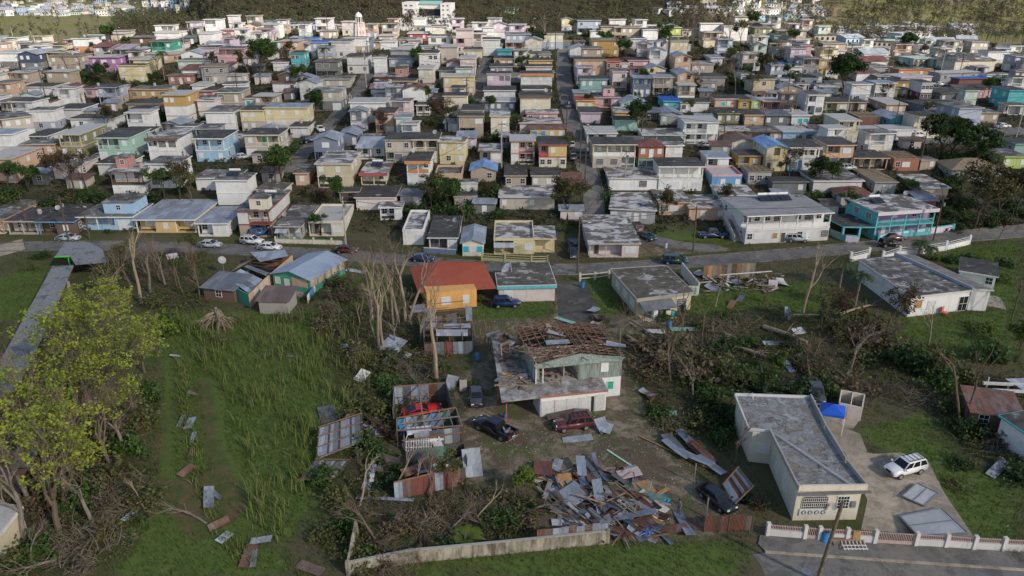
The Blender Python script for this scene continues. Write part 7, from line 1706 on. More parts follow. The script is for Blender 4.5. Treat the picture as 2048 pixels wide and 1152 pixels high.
# ---------------------------------------------------------------- vegetation
def rvec(rr): 
    while 1:
        v=Vector((rr.uniform(-1,1),rr.uniform(-1,1),rr.uniform(-1,1)))
        if .05<v.length<1: return v.normalized()
def grow(seed,h,spread=1.0,levels=4,trunk=.35,r0=None,split=(3,4),droop=0,straight=.25,lean=0,ratio=.62):
    rr=random.Random(seed); segs=[];tips=[]
    def rec(p,d,L,r,lv):
        n=3 if lv>1 else 5; pts=[p]; rs=[r]; q=p.copy(); dd=d.copy()
        r1=r*(.62 if lv else .66)
        for i in range(n):
            dd=(dd+rvec(rr)*straight*(.5 if lv==0 else 1)+Vector((0,0,.10-droop*lv*.1))).normalized(); q=q+dd*(L/n); pts.append(q.copy()); rs.append(r+(r1-r)*(i+1)/n)
        segs.append((pts,rs,lv))
        if lv>=levels: tips.append((q,lv)); return
        k=rr.randint(*split)
        for j in range(k):
            a=rr.uniform(0,2*math.pi) ; ax=dd.orthogonal().normalized(); ax.rotate(Matrix.Rotation(a+j*2*math.pi/k,3,dd)); ang=rr.uniform(.35,.85)*spread
            nd=(dd*math.cos(ang)+ax*math.sin(ang)).normalized(); t=rr.uniform(.55,1) if j else 1
            i=min(len(pts)-1,max(1,int(round(t*(len(pts)-1))))); rec(pts[i].copy(),nd,L*(ratio*1.35 if lv==0 and trunk<.3 else ratio)*rr.uniform(.8,1.2),max(.012,rs[i]*.68),lv+1)
        if lv>=levels-1: tips.append((q,lv))
    tl=h*trunk; rec(Vector((0,0,-.3)),Vector((lean,0,1)).normalized(),tl+.3,r0 or h*.022,0)
    mz=max(max(p.z for p in s[0]) for s in segs); k=h/mz
    return [([p*k for p in a],b,c) for a,b,c in segs],[(p*k,l) for p,l in tips]
def leaf_quads(centers,per,rad_,size,seed,flat=.7):
    rs=np.random.RandomState(seed); n=len(centers)*per
    c=np.repeat(np.array([tuple(x) for x in centers]),per,0); d=rs.normal(size=(n,3)); d/=np.linalg.norm(d,axis=1)[:,None]+1e-9
    c=c+d*(rs.uniform(0,1,(n,1))**.5)*rad_*np.array([1,1,flat])
    a=rs.normal(size=(n,3)); a[:,2]*=.6; a/=np.linalg.norm(a,axis=1)[:,None]; b=np.cross(a,rs.normal(size=(n,3))); b/=np.linalg.norm(b,axis=1)[:,None]+1e-9
    s=size*rs.uniform(.6,1.3,(n,1)); a*=s; b*=s*.6
    V=np.stack([c-a,c+b,c+a,c-b],1).reshape(-1,3); return V
def tree_meshes(key,seed,h,leafmat=None,per=12,lr=.7,ls=.2,bark='bark_brown',keep=1.0,n=5,sides=5,crownlv=2,**kw):
    if key in TM: return TM[key]
    segs,tips=grow(seed,h,**kw); tr=MB(); cr=MB(); rr=random.Random(seed)
    for pts,rs,lv in segs: (tr if lv<crownlv else cr).tube(pts,rs,max(3,(7 if lv==0 else 5 if lv<2 else 3)),bark if lv<3 else ('bark_twig' if leafmat or bark!='bark_pale' else bark),cap=False)
    tmesh=tr.mesh('trunk'); 
    if leafmat:
        cs=[p for p,l in tips if rr.random()<keep]; LV=leaf_quads(cs,per,lr,ls,seed); b=len(cr.v); k=cr.slot(leafmat); cr.v+=[tuple(x) for x in LV]
        for i in range(len(LV)//4): cr.f.append([b+4*i,b+4*i+1,b+4*i+2,b+4*i+3]); cr.m.append(k)
    TM[key]=(tmesh,cr.mesh('crown')); return TM[key]
TM={}
def tree(px,py,key,desc,scale=1,tilt=(0,0),rz=None,name='tree',cat='tree',z=0,short=None,world=None):
    p=world if world is not None else T(px,py); t,c=TM[key]
    r=thing(name,desc,cat,p+Vector((0,0,z)),(rad(tilt[0]),rad(tilt[1]),R.uniform(0,6.28) if rz is None else rad(rz)),short=short); r.scale=(scale,)*3
    new_obj('trunk',t,r); new_obj('crown',c,r); return r
def mk_tree_kinds():
    K=tree_meshes
    for i in range(4): K(f'bare{i}',10+i,8,None,bark='bark_grey' if i%2 else 'bark_brown',levels=4,spread=.9)
    for i in range(3): K(f'pale{i}',30+i,12,None,bark='bark_pale',levels=4,trunk=.6,spread=.8,split=(2,4),ratio=.45,r0=.24,straight=.2,crownlv=2)
    for i in range(2): K(f'lean{i}',40+i,11,None,bark='bark_brown',levels=4,trunk=.5,spread=.5,split=(2,4),ratio=.5,r0=.12)
    for i in range(3): K(f'bright{i}',50+i,13,'leaf_bright',per=15,lr=.55,ls=.15,bark='bark_brown',levels=5,trunk=.20,spread=1.0,split=(3,4),ratio=.70,r0=.27,keep=.31)
    for i in range(2): K(f'green{i}',60+i,8,'leaf_green',per=16,lr=.7,ls=.22,bark='bark_dark',levels=4,spread=.9,trunk=.3,ratio=.66)
    for i in range(2): K(f'dark{i}',70+i,9,'leaf_dark',per=26,lr=.8,ls=.26,bark='bark_dark',levels=4,spread=.95,trunk=.22,ratio=.7)
    for i in range(2): K(f'brown{i}',80+i,8,'leaf_brown',per=8,lr=.6,ls=.16,bark='bark_dark',levels=4,spread=.9,trunk=.3,ratio=.66)
    for i in range(2): K(f'autumn{i}',85+i,8,'leaf_autumn',per=11,lr=.65,ls=.2,bark='bark_dark',levels=4,spread=.9,trunk=.28,ratio=.66)
    for i in range(2): K(f'lime{i}',90+i,4,'leaf_lime',per=10,lr=.45,ls=.15,bark='bark_brown',levels=4,spread=.9,trunk=.25,ratio=.66)
    K('olive0',95,6,'leaf_olive',per=7,lr=.6,ls=.17,bark='bark_brown',levels=4,spread=.8,trunk=.4)
    K('fan',97,5,None,bark='bark_brown',levels=4,spread=.38,trunk=.3,ratio=.6,split=(3,5),r0=.09)
# shrubs and brush: one mesh each
SB={}
def shrub_mesh(kind,i):
    k=(kind,i)
    if k in SB: return SB[k]
    rr=random.Random(hash(kind)%1000 if False else sum(map(ord,kind))*7+i); m=MB(); leaf={'green':'leaf_green','dark':'leaf_dark','lime':'leaf_lime','brown':'leaf_brown','olive':'leaf_olive','brush':None,'tan':'leaf_tan'}[kind]
    st=26 if kind!='brush' else 95; tips=[]
    for s in range(st):
        a=rr.uniform(0,6.28); o=Vector((rr.uniform(-.6,.6),rr.uniform(-.6,.6),-.1)) if kind!='brush' else Vector((rr.uniform(-1.3,1.3),rr.uniform(-1.3,1.3),rr.uniform(-.1,.3)))
        d=Vector((math.cos(a)*rr.uniform(.2,1),math.sin(a)*rr.uniform(.2,1),rr.uniform(.25,1) if kind!='brush' else rr.uniform(-.05,.7))).normalized(); L=rr.uniform(.8,1.5); pts=[o]
        for j in range(4): d=(d+rvec(rr)*.35+Vector((0,0,-.12 if kind=='brush' else 0))).normalized(); pts.append(pts[-1]+d*L/4); tips.append(pts[-1])
        m.tube(pts,[.028,.024,.018,.012,.006] if kind!='brush' else [.024,.018,.013,.009,.004],3,'bark_twig' if kind in('brush','tan','brown') else 'bark_dark',cap=False)
    if leaf:
        LV=leaf_quads(tips,{'green':9,'dark':12,'lime':10,'brown':4,'olive':5,'tan':4}[kind],.34,.125,i+3,.8); b=len(m.v); q=m.slot(leaf); m.v+=[tuple(x) for x in LV]
        for j in range(len(LV)//4): m.f.append([b+4*j,b+4*j+1,b+4*j+2,b+4*j+3]); m.m.append(q)
    SB[k]=m.mesh('shrub'); return SB[k]
SHD={'green':'leafy green shrub','dark':'dense dark green shrub','lime':'light green bush','brown':'brown wilted shrub','olive':'sparse olive shrub','brush':'tangled heap of dead branches','tan':'dry tan bush'}
def shrub(px,py,kind,s=1,desc=None,sz=.8,z=0,group=None,world=None):
    p=world if world is not None else T(px,py)
    o=thing('brush_pile' if kind=='brush' else 'shrub',desc or SHD[kind],'brush pile' if kind=='brush' else 'shrub',p+Vector((0,0,z)),R.uniform(0,6.28),shrub_mesh(kind,R.randrange(3)),group); o.scale=(s,s,s*sz); return o
def palm(px,py,h,desc,lean=.1,fr=14,L=2.6):
    b=T(px,py); r=thing('palm_tree',desc,'palm tree',b); top=Vector((lean*h,0,h)); MB().tube([(0,0,-.5),(lean*h*.3,0,h*.5),tuple(top)],[.2,.15,.12],8,'bark_grey').obj('trunk',None,r); m=MB(); rr=random.Random(px)
    for i in range(fr):
        a=2*math.pi*i/fr+rr.uniform(-.2,.2); el=rr.uniform(.1,.9); d=Vector((math.cos(a),math.sin(a),el)).normalized(); pts=[top]
        for j in range(6): d=(d+Vector((0,0,-.26))).normalized(); pts.append(pts[-1]+d*L/6)
        for j in range(6):
            p,q=pts[j],pts[j+1]; e=(q-p).normalized(); s=e.cross(Vector((0,0,1))).normalized(); wv=(.16+.42*math.sin(math.pi*(j+.8)/7))
            for sg in (-1,1):
                for k in range(3): o=p+(q-p)*(k/3); t=o+s*sg*wv*1.1+e*.25-Vector((0,0,.22)); m.poly([o,o+e*.14,t],[(0,1,2)],'leaf_palm')
        m.tube(pts,[.03,.028,.024,.02,.014,.01,.005],3,'leaf_palm',cap=False)
    m.obj('crown',None,r); return r
def log(p,q,r,desc,bark='bark_pale',twigs=8,name='fallen_log'):
    b=(p+q)/2; b.z=0; rr=random.Random(int(p.x*10)); o=thing(name,desc,'fallen tree',b); MB().tube([p-b,(p+q)/2-b+Vector((0,0,.15)),q-b],[r,r*.85,r*.6],8,bark).obj('trunk',None,o); m=MB()
    for i in range(twigs):
        t=rr.uniform(.5,1.1); s=p*(1-t)+q*t-b; d=((q-p).normalized()+rvec(rr)*.8+Vector((0,0,.4))).normalized(); pts=[s]
        for j in range(4): d=(d+rvec(rr)*.35).normalized(); pts.append(pts[-1]+d*rr.uniform(.4,.9))
        m.tube(pts,[r*.35,r*.26,r*.18,r*.1,.012],4,bark,cap=False)
    m.obj('branches',None,o); return o
def build_veg():
    mk_tree_kinds()
    # big yellow green trees at left
    for a,b,k,s,ti,rz,ds in [(118,1062,'bright0',1.15,(-4,6),20,'large half stripped yellow green tree in the left foreground'),(60,930,'bright1',1.15,(0,-4),80,'yellow green tree with bare limbs at the left edge beside the long grey canopy'),(165,850,'bright2',1.25,(4,4),200,'tall yellow green tree rising before the long grey canopy'),(270,835,'bright1',1.0,(0,8),310,'leafy bright green tree at the right of the yellow green stand'),(205,745,'bright0',1.05,(0,0),140,'yellow green treetop farthest back over the long grey canopy'),(-20,850,'bright2',.95,(0,0),40,'yellow green tree cut by the left picture edge'),(290,745,'bright2',.72,(0,0),100,'smaller lime green tree by the ditch')]: tree(a,b,k,ds,s,ti,rz)
    for a,b,k,s,rz,ds in [(150,960,'bare0',1.5,0,'bare branched tree under the yellow green stand'),(220,930,'bare2',1.3,60,'second bare tree under the yellow green stand'),(60,1010,'bare1',1.4,30,'bare tree at the left edge below the yellow green stand'),(190,830,'bare3',1.6,10,'bare limbed tree amid the yellow green crowns'),(100,900,'bare1',1.7,10,'pale bare tree spreading over the left collapsed roof'),(30,960,'bare0',1.6,200,'bare crown at the left edge over the rusty roof'),(250,905,'bare1',1.2,90,'thin bare tree leaning to the ditch'),(130,1010,'bare2',1.5,300,'bare tangle in front of the large foreground tree')]: tree(a,b,k,ds,s,(0,0),rz,name='dead_tree')
    shrub(330,668,'lime',2.0,'bright green sapling bush right of the yellow green trees',1.6)
    for a,b,k,s in [(120,980,'olive',2.2),(200,960,'olive',2.0),(255,900,'green',1.8),(80,1000,'tan',2.2),(160,1010,'green',1.7),(230,880,'tan',2.0),(290,850,'olive',1.8),(30,900,'olive',2.4),(180,900,'olive',2.4),(300,800,'green',1.8),(130,880,'tan',2.4),(705,1110,'olive',1.3),(730,1125,'green',1.1),(765,1135,'tan',1.2),(720,1145,'olive',1.2),(690,1060,'green',1.4),(670,1000,'olive',1.5),(650,960,'green',1.4),(790,1140,'brush',1.1),(650,1080,'olive',1.2)]: shrub(a,b,k,s,None,1.1)
    # dead trunks in the middle
    for a,b,k,s,ti,rz,ds in [(759,700,'pale0',.98,(0,-5),10,'slim pale dead trunk leaning left, front of the trunk group'),(767,694,'pale1',.92,(0,2),150,'straight pale dead trunk just right of the leaning one'),(787,652,'pale2',.8,(0,-9),60,'short crooked dead trunk in the middle of the trunk group'),(797,648,'pale0',1.05,(0,0),200,'tall thin pale dead tree at the centre of the trunk group'),(810,642,'pale1',1.18,(0,-2),300,'tallest pale dead tree with forked crown'),(818,642,'pale2',1.0,(0,14),20,'pale dead tree leaning right toward the red roof'),(745,640,'pale1',1.0,(0,-3),80,'grey dead tree at the left of the trunk group'),(874,760,'pale2',1.22,(0,-2),170,'lone pale dead trunk with forked top before the roofless tin hut'),(740,600,'bare1',1.2,(0,0),0,'bare twiggy tree behind the dead trunks'),(775,560,'bare3',1.3,(0,0),40,'bare twiggy tree by the main road behind the dead trunks')]: tree(a,b,k,ds,s,ti,rz,name='dead_tree')
    # left bare trees
    tree(283,606,'pale1','bare pale tree with spreading limbs between canopy and ruined tin house',1.15,(0,-2),30,name='dead_tree'); tree(367,590,'lean0','thin straight dead tree left of the satellite dish',.95,name='dead_tree'); tree(355,575,'lean1','second thin dead tree beside the thin straight one',.8,name='dead_tree')
    tree(250,560,'olive0','olive twiggy tree behind the big yellow green trees',1.1); tree(320,560,'bare2','small bare tree behind the ditch',.9,name='dead_tree'); tree(215,600,'olive0','thin olive tree beside the shelter with green edge',1.0); tree(385,520,'olive0','dry olive tree by the silver grey car',.9)
    for i,(a,b,k,s) in enumerate([(720,640,'bare0',1.15),(748,670,'bare3',1.0),(775,620,'bare1',1.2),(800,600,'bare2',1.1),(825,660,'bare0',.9),(842,690,'bare3',.9),(700,590,'bare2',1.0),(765,590,'bare0',1.3),(790,690,'bare1',.8),(235,600,'bare1',1.2),(265,580,'bare0',1.2),(300,585,'bare3',1.3),(330,570,'bare1',1.1),(390,560,'bare2',.9),(215,640,'bare2',1.1),(400,600,'bare0',.7),(45,1080,'bare3',1.5),(185,1050,'bare1',1.2),(15,1020,'bare2',1.6),(90,960,'bare3',1.8)]): tree(a,b,k,['bare grey twiggy tree','bare brown twiggy tree'][i%2],s,name='dead_tree')
    # uprooted stump
    b=G(437,655); r=thing('uprooted_tree','uprooted tree with pale roots fanning out over the tall grass','uprooted tree',b); rr=random.Random(5); MB().tube([(0,1.2,.6),(0,.3,2.6),(.05,0,3.3)],[.42,.34,.16],9,'bark_pale').obj('stump',None,r); m=MB()
    for i in range(30):
        a=rr.uniform(math.pi*.9,math.pi*2.1); d=Vector((math.cos(a),math.sin(a)*.6,rr.uniform(-.1,.3))).normalized(); pts=[Vector((0,.1,rr.uniform(1.2,3.0)))]
        for j in range(6): d=(d+rvec(rr)*.3+Vector((0,0,-.2))).normalized(); pts.append(pts[-1]+d*.62)
        m.tube(pts,[.12,.10,.075,.055,.04,.025,.01],5,'bark_pale',cap=False)
        for j in (2,3,4):
            d2=(d+rvec(rr)*.8+Vector((0,0,-.3))).normalized(); m.tube([pts[j],pts[j]+d2*.5,pts[j]+d2*1.1+Vector((0,0,-.2))],[.045,.03,.01],4,'bark_twig',cap=False)
    m.obj('roots',None,r)
    # right hand dead trees
    for a,b,k,s,ti,rz,ds in [(1430,614,'pale2',.62,(0,2),0,'snapped trunk on the lawn with its top hanging down'),(1362,690,'lean0',1.05,(0,7),10,'thin pale dead tree before the mossy roofed house'),(1401,690,'lean1',.85,(0,1),100,'thin dead tree right of the pale one'),(1418,745,'lean0',.7,(0,2),60,'short dead stem in the brush beyond the sheet row'),(1606,628,'pale0',1.0,(0,-2),320,'bare dead tree with crooked limbs on the lawn'),(1640,600,'bare1',1.0,(0,0),50,'bare tree near the white roadside fence'),(1525,610,'bare0',.5,(0,0),0,'small bare tree at the brush on the lawn'),(1856,690,'pale0',.55,(0,0),90,'small forked bare tree in front of the long white house'),(1918,850,'lean1',1.35,(0,12),180,'tall leaning bare tree at the right edge brush'),(1932,845,'lean0',1.25,(0,9),30,'second tall leaning bare tree in the right edge brush'),(2022,640,'lean0',1.0,(0,8),200,'leaning bare tree at the right edge near the tan slab'),(1988,497,'lean1',.72,(0,6),0,'slim pale leaning tree by the main road at far right'),(1780,690,'bare3',.7,(0,0),10,'bare small tree before the long white house corner'),(1700,745,'bare1',1.1,(0,0),120,'wide bare tree in the brown brush at right'),(1620,770,'bare0',1.0,(0,0),220,'bare tree in the brush behind the cream house'),(1340,760,'bare2',1.1,(0,0),70,'bare tree in the brush strip right of the wrecked house'),(1240,690,'bare3',.8,(0,10),70,'bare bent tree at the corner of the wrecked house'),(1385,800,'bare1',.9,(0,0),10,'bare tree in the brush strip above the sheet row'),(1490,960,'fan',.0001,(0,0),0,''),(1472,930,'fan',1.25,(0,0),0,'small fan shaped bare tree at the corner of the cream house'),(1252,655,'lean0',.5,(0,0),20,'thin dead stem by the driveway scrap pile')]:
        if ds: tree(a,b,k,ds,s,ti,rz,name='dead_tree')
    for p,q,r_,ds in [(G(1527,653,.4),G(1614,684,.5),.38,'big fallen log on the lawn right of the snapped trunk'),(G(1470,694,.3),G(1532,713,.5),.30,'fallen log in the brush beyond the lawn'),(G(1254,672,.3),G(1296,702,.6),.28,'fallen tree beside the wrecked house corner'),(G(1262,640,.6),G(1300,668,.3),.2,'thin fallen trunk at the driveway edge'),(G(1580,630,.4),G(1660,632,.3),.2,'fallen limb under the bare dead tree on the lawn'),(G(1680,628,.4),G(1740,610,.3),.2,'fallen branches left of the long white house')]: log(p,q,r_,ds)
    for a,b,k,s,ti,rz,ds in [(820,1045,'pale1',.55,(50,10),20,'broken pale tree top lying in the dead brush'),(760,1090,'bare0',.8,(-40,14),100,'broken pale limbs reaching over the low concrete wall'),(860,1000,'bare2',.8,(40,-20),200,'pale broken limbs in front of the half collapsed shed'),(790,975,'pale0',.5,(10,18),30,'pale leaning snag left of the half collapsed shed'),(835,985,'pale1',.40,(0,2),10,'short pale snag before the half collapsed shed'),(860,985,'pale2',.38,(0,0),90,'second short pale snag before the half collapsed shed'),(410,1045,'bare1',.7,(-62,-52),40,'broken branch lying in the grass by the ditch'),(280,1000,'bare0',.75,(60,-40),10,'fallen branch at the edge of the brush left of the ditch'),(160,1120,'bare2',.8,(60,30),10,'fallen pale branches at the bottom left'),(110,1120,'bare3',.8,(50,-40),10,'snapped limbs at the foot of the large yellow green tree'),(1030,990,'bare2',.6,(0,0),0,'leafless sapling by the small heap'),(700,640,'bare3',.9,(30,-20),0,'leaning bare tree over the dead brush by the tall grass')]: tree(a,b,k,ds,s,ti,rz,name='broken_tree')
    for i,(a,b) in enumerate([(720,1090),(790,1100),(840,1080),(900,1060),(950,1040),(1000,1060),(1040,1030),(770,1030),(820,1020),(720,1010),(740,960),(60,1140),(220,1100),(150,1060),(290,1020),(1300,730),(1350,740),(1420,700),(1480,680),(1560,720),(1640,740),(1700,760),(800,730),(840,770),(720,650)]): tree(a,b,['bare0','bare1','bare2','bare3','pale1'][i%5],['tangled pale fallen crown','bare brown fallen crown','fallen twiggy crown','storm felled bare crown','snapped pale crown'][i%5],R.uniform(.45,.75)*(.7 if i%5==4 else 1),(R.choice([-1,1])*R.uniform(35,75),R.uniform(-40,40)),name='broken_tree',cat='fallen tree')
    for a,b,s in [(1330,700,3.2),(1370,735,3.0),(1310,740,2.6),(1400,760,2.6),(1740,690,3.2),(1780,700,2.6),(1690,660,2.2),(1700,780,2.4),(1620,740,2.2),(690,590,2.2),(660,660,2.4),(720,720,2.2),(840,800,1.6)]: shrub(a,b,'tan',s,None,.85)
    for a,b,k,s,ds in [(905,985,'olive0',.75,'small leafy tree at the half collapsed shed'),(1045,985,'lime1',.85,'small light green tree by the small heap'),(1552,745,'lime0',.85,'bright lime bush in the brush at right'),(1480,790,'olive0',.6,'olive tree behind the cream house roof corner'),(1010,690,'olive0',.3,'tiny leafy shoot by the terrace'),(1860,760,'olive0',.9,'olive tree in the right brush'),(1640,660,'brown0',.9,'brown leaved tree left of the long white house'),(1770,680,'brown1',1.15,'big brown leaved tree before the long white house'),(1660,720,'autumn0',.8,'half green tree in the right brush'),(2040,700,'lime1',1.2,'yellow green bush tree at the right edge')]: tree(a,b,k,ds,s)
    palm(1679,574,5.0,'palm left of the long white house, the farther one',.0); palm(1708,622,6.4,'palm in front of the long white house wall',.02); palm(1836,512,3.0,'small palm by the white roadside fence',.02,11,2.0); palm(1857,516,2.2,'second small palm right of the first by the roadside fence',.02,11,1.9); palm(329,160,9,'tall palm among the left hill houses',.05); palm(487,126,9,'palm beside the big green tree on the hill',.03); palm(650,140,7,'palm by the stilt house on the hill',.05); palm(1140,58,7,'palm on the ridge at the head of the main hill street',.05); palm(1520,40,7,'small palm on the right ridge',0); palm(1585,175,5,'drooping palm by the white cottage on the right hill',.1); palm(80,58,9,'lone palm in the sunlit meadow at far left',.05); palm(1795,105,6,'palm beside the round green tree at far right',0)
    # brush piles
    for a,b,s in [(1330,720,2.6),(1370,705,2.2),(1290,700,2.0),(1440,655,2.2),(1480,665,2.2),(1500,645,1.8),(1460,640,1.5),(1400,660,1.6),(1390,770,2.0),(1600,720,2.0),(1650,790,2.4),(1700,790,2.6),(1720,720,2.2),(1660,640,1.6),(1700,620,1.6),(1640,760,2.0),(1560,790,1.8),(760,740,2.2),(800,720,2.0),(835,750,2.4),(850,710,1.6),(700,640,2.0),(660,620,1.6),(900,770,1.4),(780,780,2.2),(720,770,1.6),(800,1060,1.7),(860,1050,1.7),(960,1030,1.6),(1010,1050,1.7),(1050,1050,1.5),(740,1100,1.6),(780,1115,1.3),(1000,1000,1.4),(940,1010,1.5),(880,1020,1.4),(240,985,2.2),(170,1100,2.2),(70,1110,2.0),(290,1010,1.8),(110,1095,2.0),(30,1130,2.0),(210,1050,1.8),(2000,880,2.0),(1965,890,1.9),(2030,1105,1.2),(2060,1110,1.2),(1310,830,1.7),(1340,850,1.7),(1300,760,1.4),(310,610,2.0),(330,545,1.6),(350,530,1.5),(430,690,1.5),(470,640,1.4),(560,640,1.2),(1850,800,2.2),(1900,820,2.2),(1780,790,2.0)]:
        if (a*7+b)%4: shrub(a,b,'brush',s*.95,None,.7)
        else: shrub(a,b,R.choice(['olive','green','tan']),s*.9,None,.8)
    for a,b,k,s,z in [(760,835,'olive',2.2,.9),(720,835,'olive',2.0,.9),(700,860,'tan',1.4,.8),(770,870,'brown',2.0,.9),(640,570,'olive',2.0,.8),(680,570,'olive',1.8,.8),(700,600,'tan',1.8,.8),(1330,640,'green',1.2,.8),(1500,690,'green',1.6,.8),(1440,700,'dark',1.8,.8),(1410,730,'green',1.7,.9),(1380,730,'olive',2.2,.9),(1340,700,'olive',2.2,.9),(1450,760,'olive',2.4,.9),(1500,760,'green',2.2,.9),(1530,790,'dark',2.0,.9),(1600,800,'dark',2.0,.9),(1580,690,'olive',1.5,.8),(1700,680,'brown',2.4,1.1),(1740,660,'brown',2.6,1.1),(1800,720,'green',2.4,1),(1840,740,'dark',2.6,1),(1880,780,'green',2.2,1),(1920,760,'olive',2.2,1),(1980,720,'green',2.4,1),(1960,660,'lime',1.8,.6),(2030,780,'brown',1.8,.8),(1940,870,'dark',1.8,.9),(1430,830,'dark',1.8,1),(1400,850,'olive',1.6,1),(1440,880,'green',1.5,1),(1420,800,'green',1.8,1),(1460,850,'dark',1.6,1),(1480,1000,'dark',1.0,.9),(1520,1015,'autumn' if False else 'brown',.9,1),(985,1040,'green',1.1,.9),(1010,1075,'olive',1.1,.8),(1060,1020,'olive',1.3,.8),(900,1090,'dark',1.0,.8),(760,920,'green',1.5,.9),(790,960,'dark',1.4,.8),(730,890,'green',1.6,.9),(830,780,'dark',1.2,.8),(880,740,'green',1.3,.7),(920,770,'olive',1.0,.7),(620,600,'green',1.2,.6),(590,640,'tan',1.0,.6),(1040,590,'green',.8,.7),(945,590,'green',1.0,.8),(960,600,'olive',1.0,.8),(1255,500,'brown',1.0,.8),(150,540,'brown',1.6,.7),(85,515,'dark',1.4,.6),(60,540,'olive',1.4,.6),(230,555,'olive',1.8,.9),(190,530,'olive',1.6,.8),(1195,640,'brown',1.2,.6),(1210,700,'brown',1.2,.8),(1900,525,'green',1.5,.9),(1960,540,'lime',1.4,1.1),(1990,560,'green',1.6,1.1),(1940,520,'green',1.6,1),(2010,530,'green',1.6,1),(1870,520,'lime',1.0,1),(1920,600,'dark',.9,.6),(1940,605,'dark',.9,.6),(1955,600,'dark',.9,.6),(2040,960,'dark',1.5,.8),(1920,930,'dark',1.2,.6),(1910,970,'olive',1.1,.5)]: shrub(a,b,k,s,None,z)
    # banana like plant behind the concrete wall
    for (a,b,ds,n,L) in [(930,1078,'broad leaved green plant behind the low concrete wall',16,1.7),(740,390,'banana plants beside the khaki two storey house',12,2.0),(1240,420,'banana plant by the grey L shaped house',12,2.2),(170,395,'banana plants in the green bank at left',14,2.2),(980,425,'banana plant below the tin blue roof',10,1.8)]:
        p=T(a,b); r=thing('banana_plant',ds,'banana plant',p,fixed=True); m=MB(); rr=random.Random(a)
        for i in range(n):
            an=2*math.pi*i/n+rr.uniform(-.3,.3); d=Vector((math.cos(an)*.7,math.sin(an)*.7,1)).normalized(); q=[Vector((math.cos(an)*.1,math.sin(an)*.1,0))]
            for j in range(5): d=(d+Vector((math.cos(an)*.12,math.sin(an)*.12,-.28))).normalized(); q.append(q[-1]+d*L/4)
            for j in range(5):
                e=(q[j+1]-q[j]).normalized(); s=e.cross(Vector((0,0,1))).normalized(); w0=.05+.28*math.sin(math.pi*j/5); w1=.05+.28*math.sin(math.pi*(j+1)/5) if j<4 else .01
                m.poly([q[j]-s*w0,q[j]+s*w0,q[j+1]+s*w1,q[j+1]-s*w1],[(0,1,2,3)],'leaf_lime')
        m.obj('leaf_crown',None,r); MB().tube([(0,0,-.2),(0,0,.9)],[.16,.1],7,'bark_brown').obj('stem',None,r)
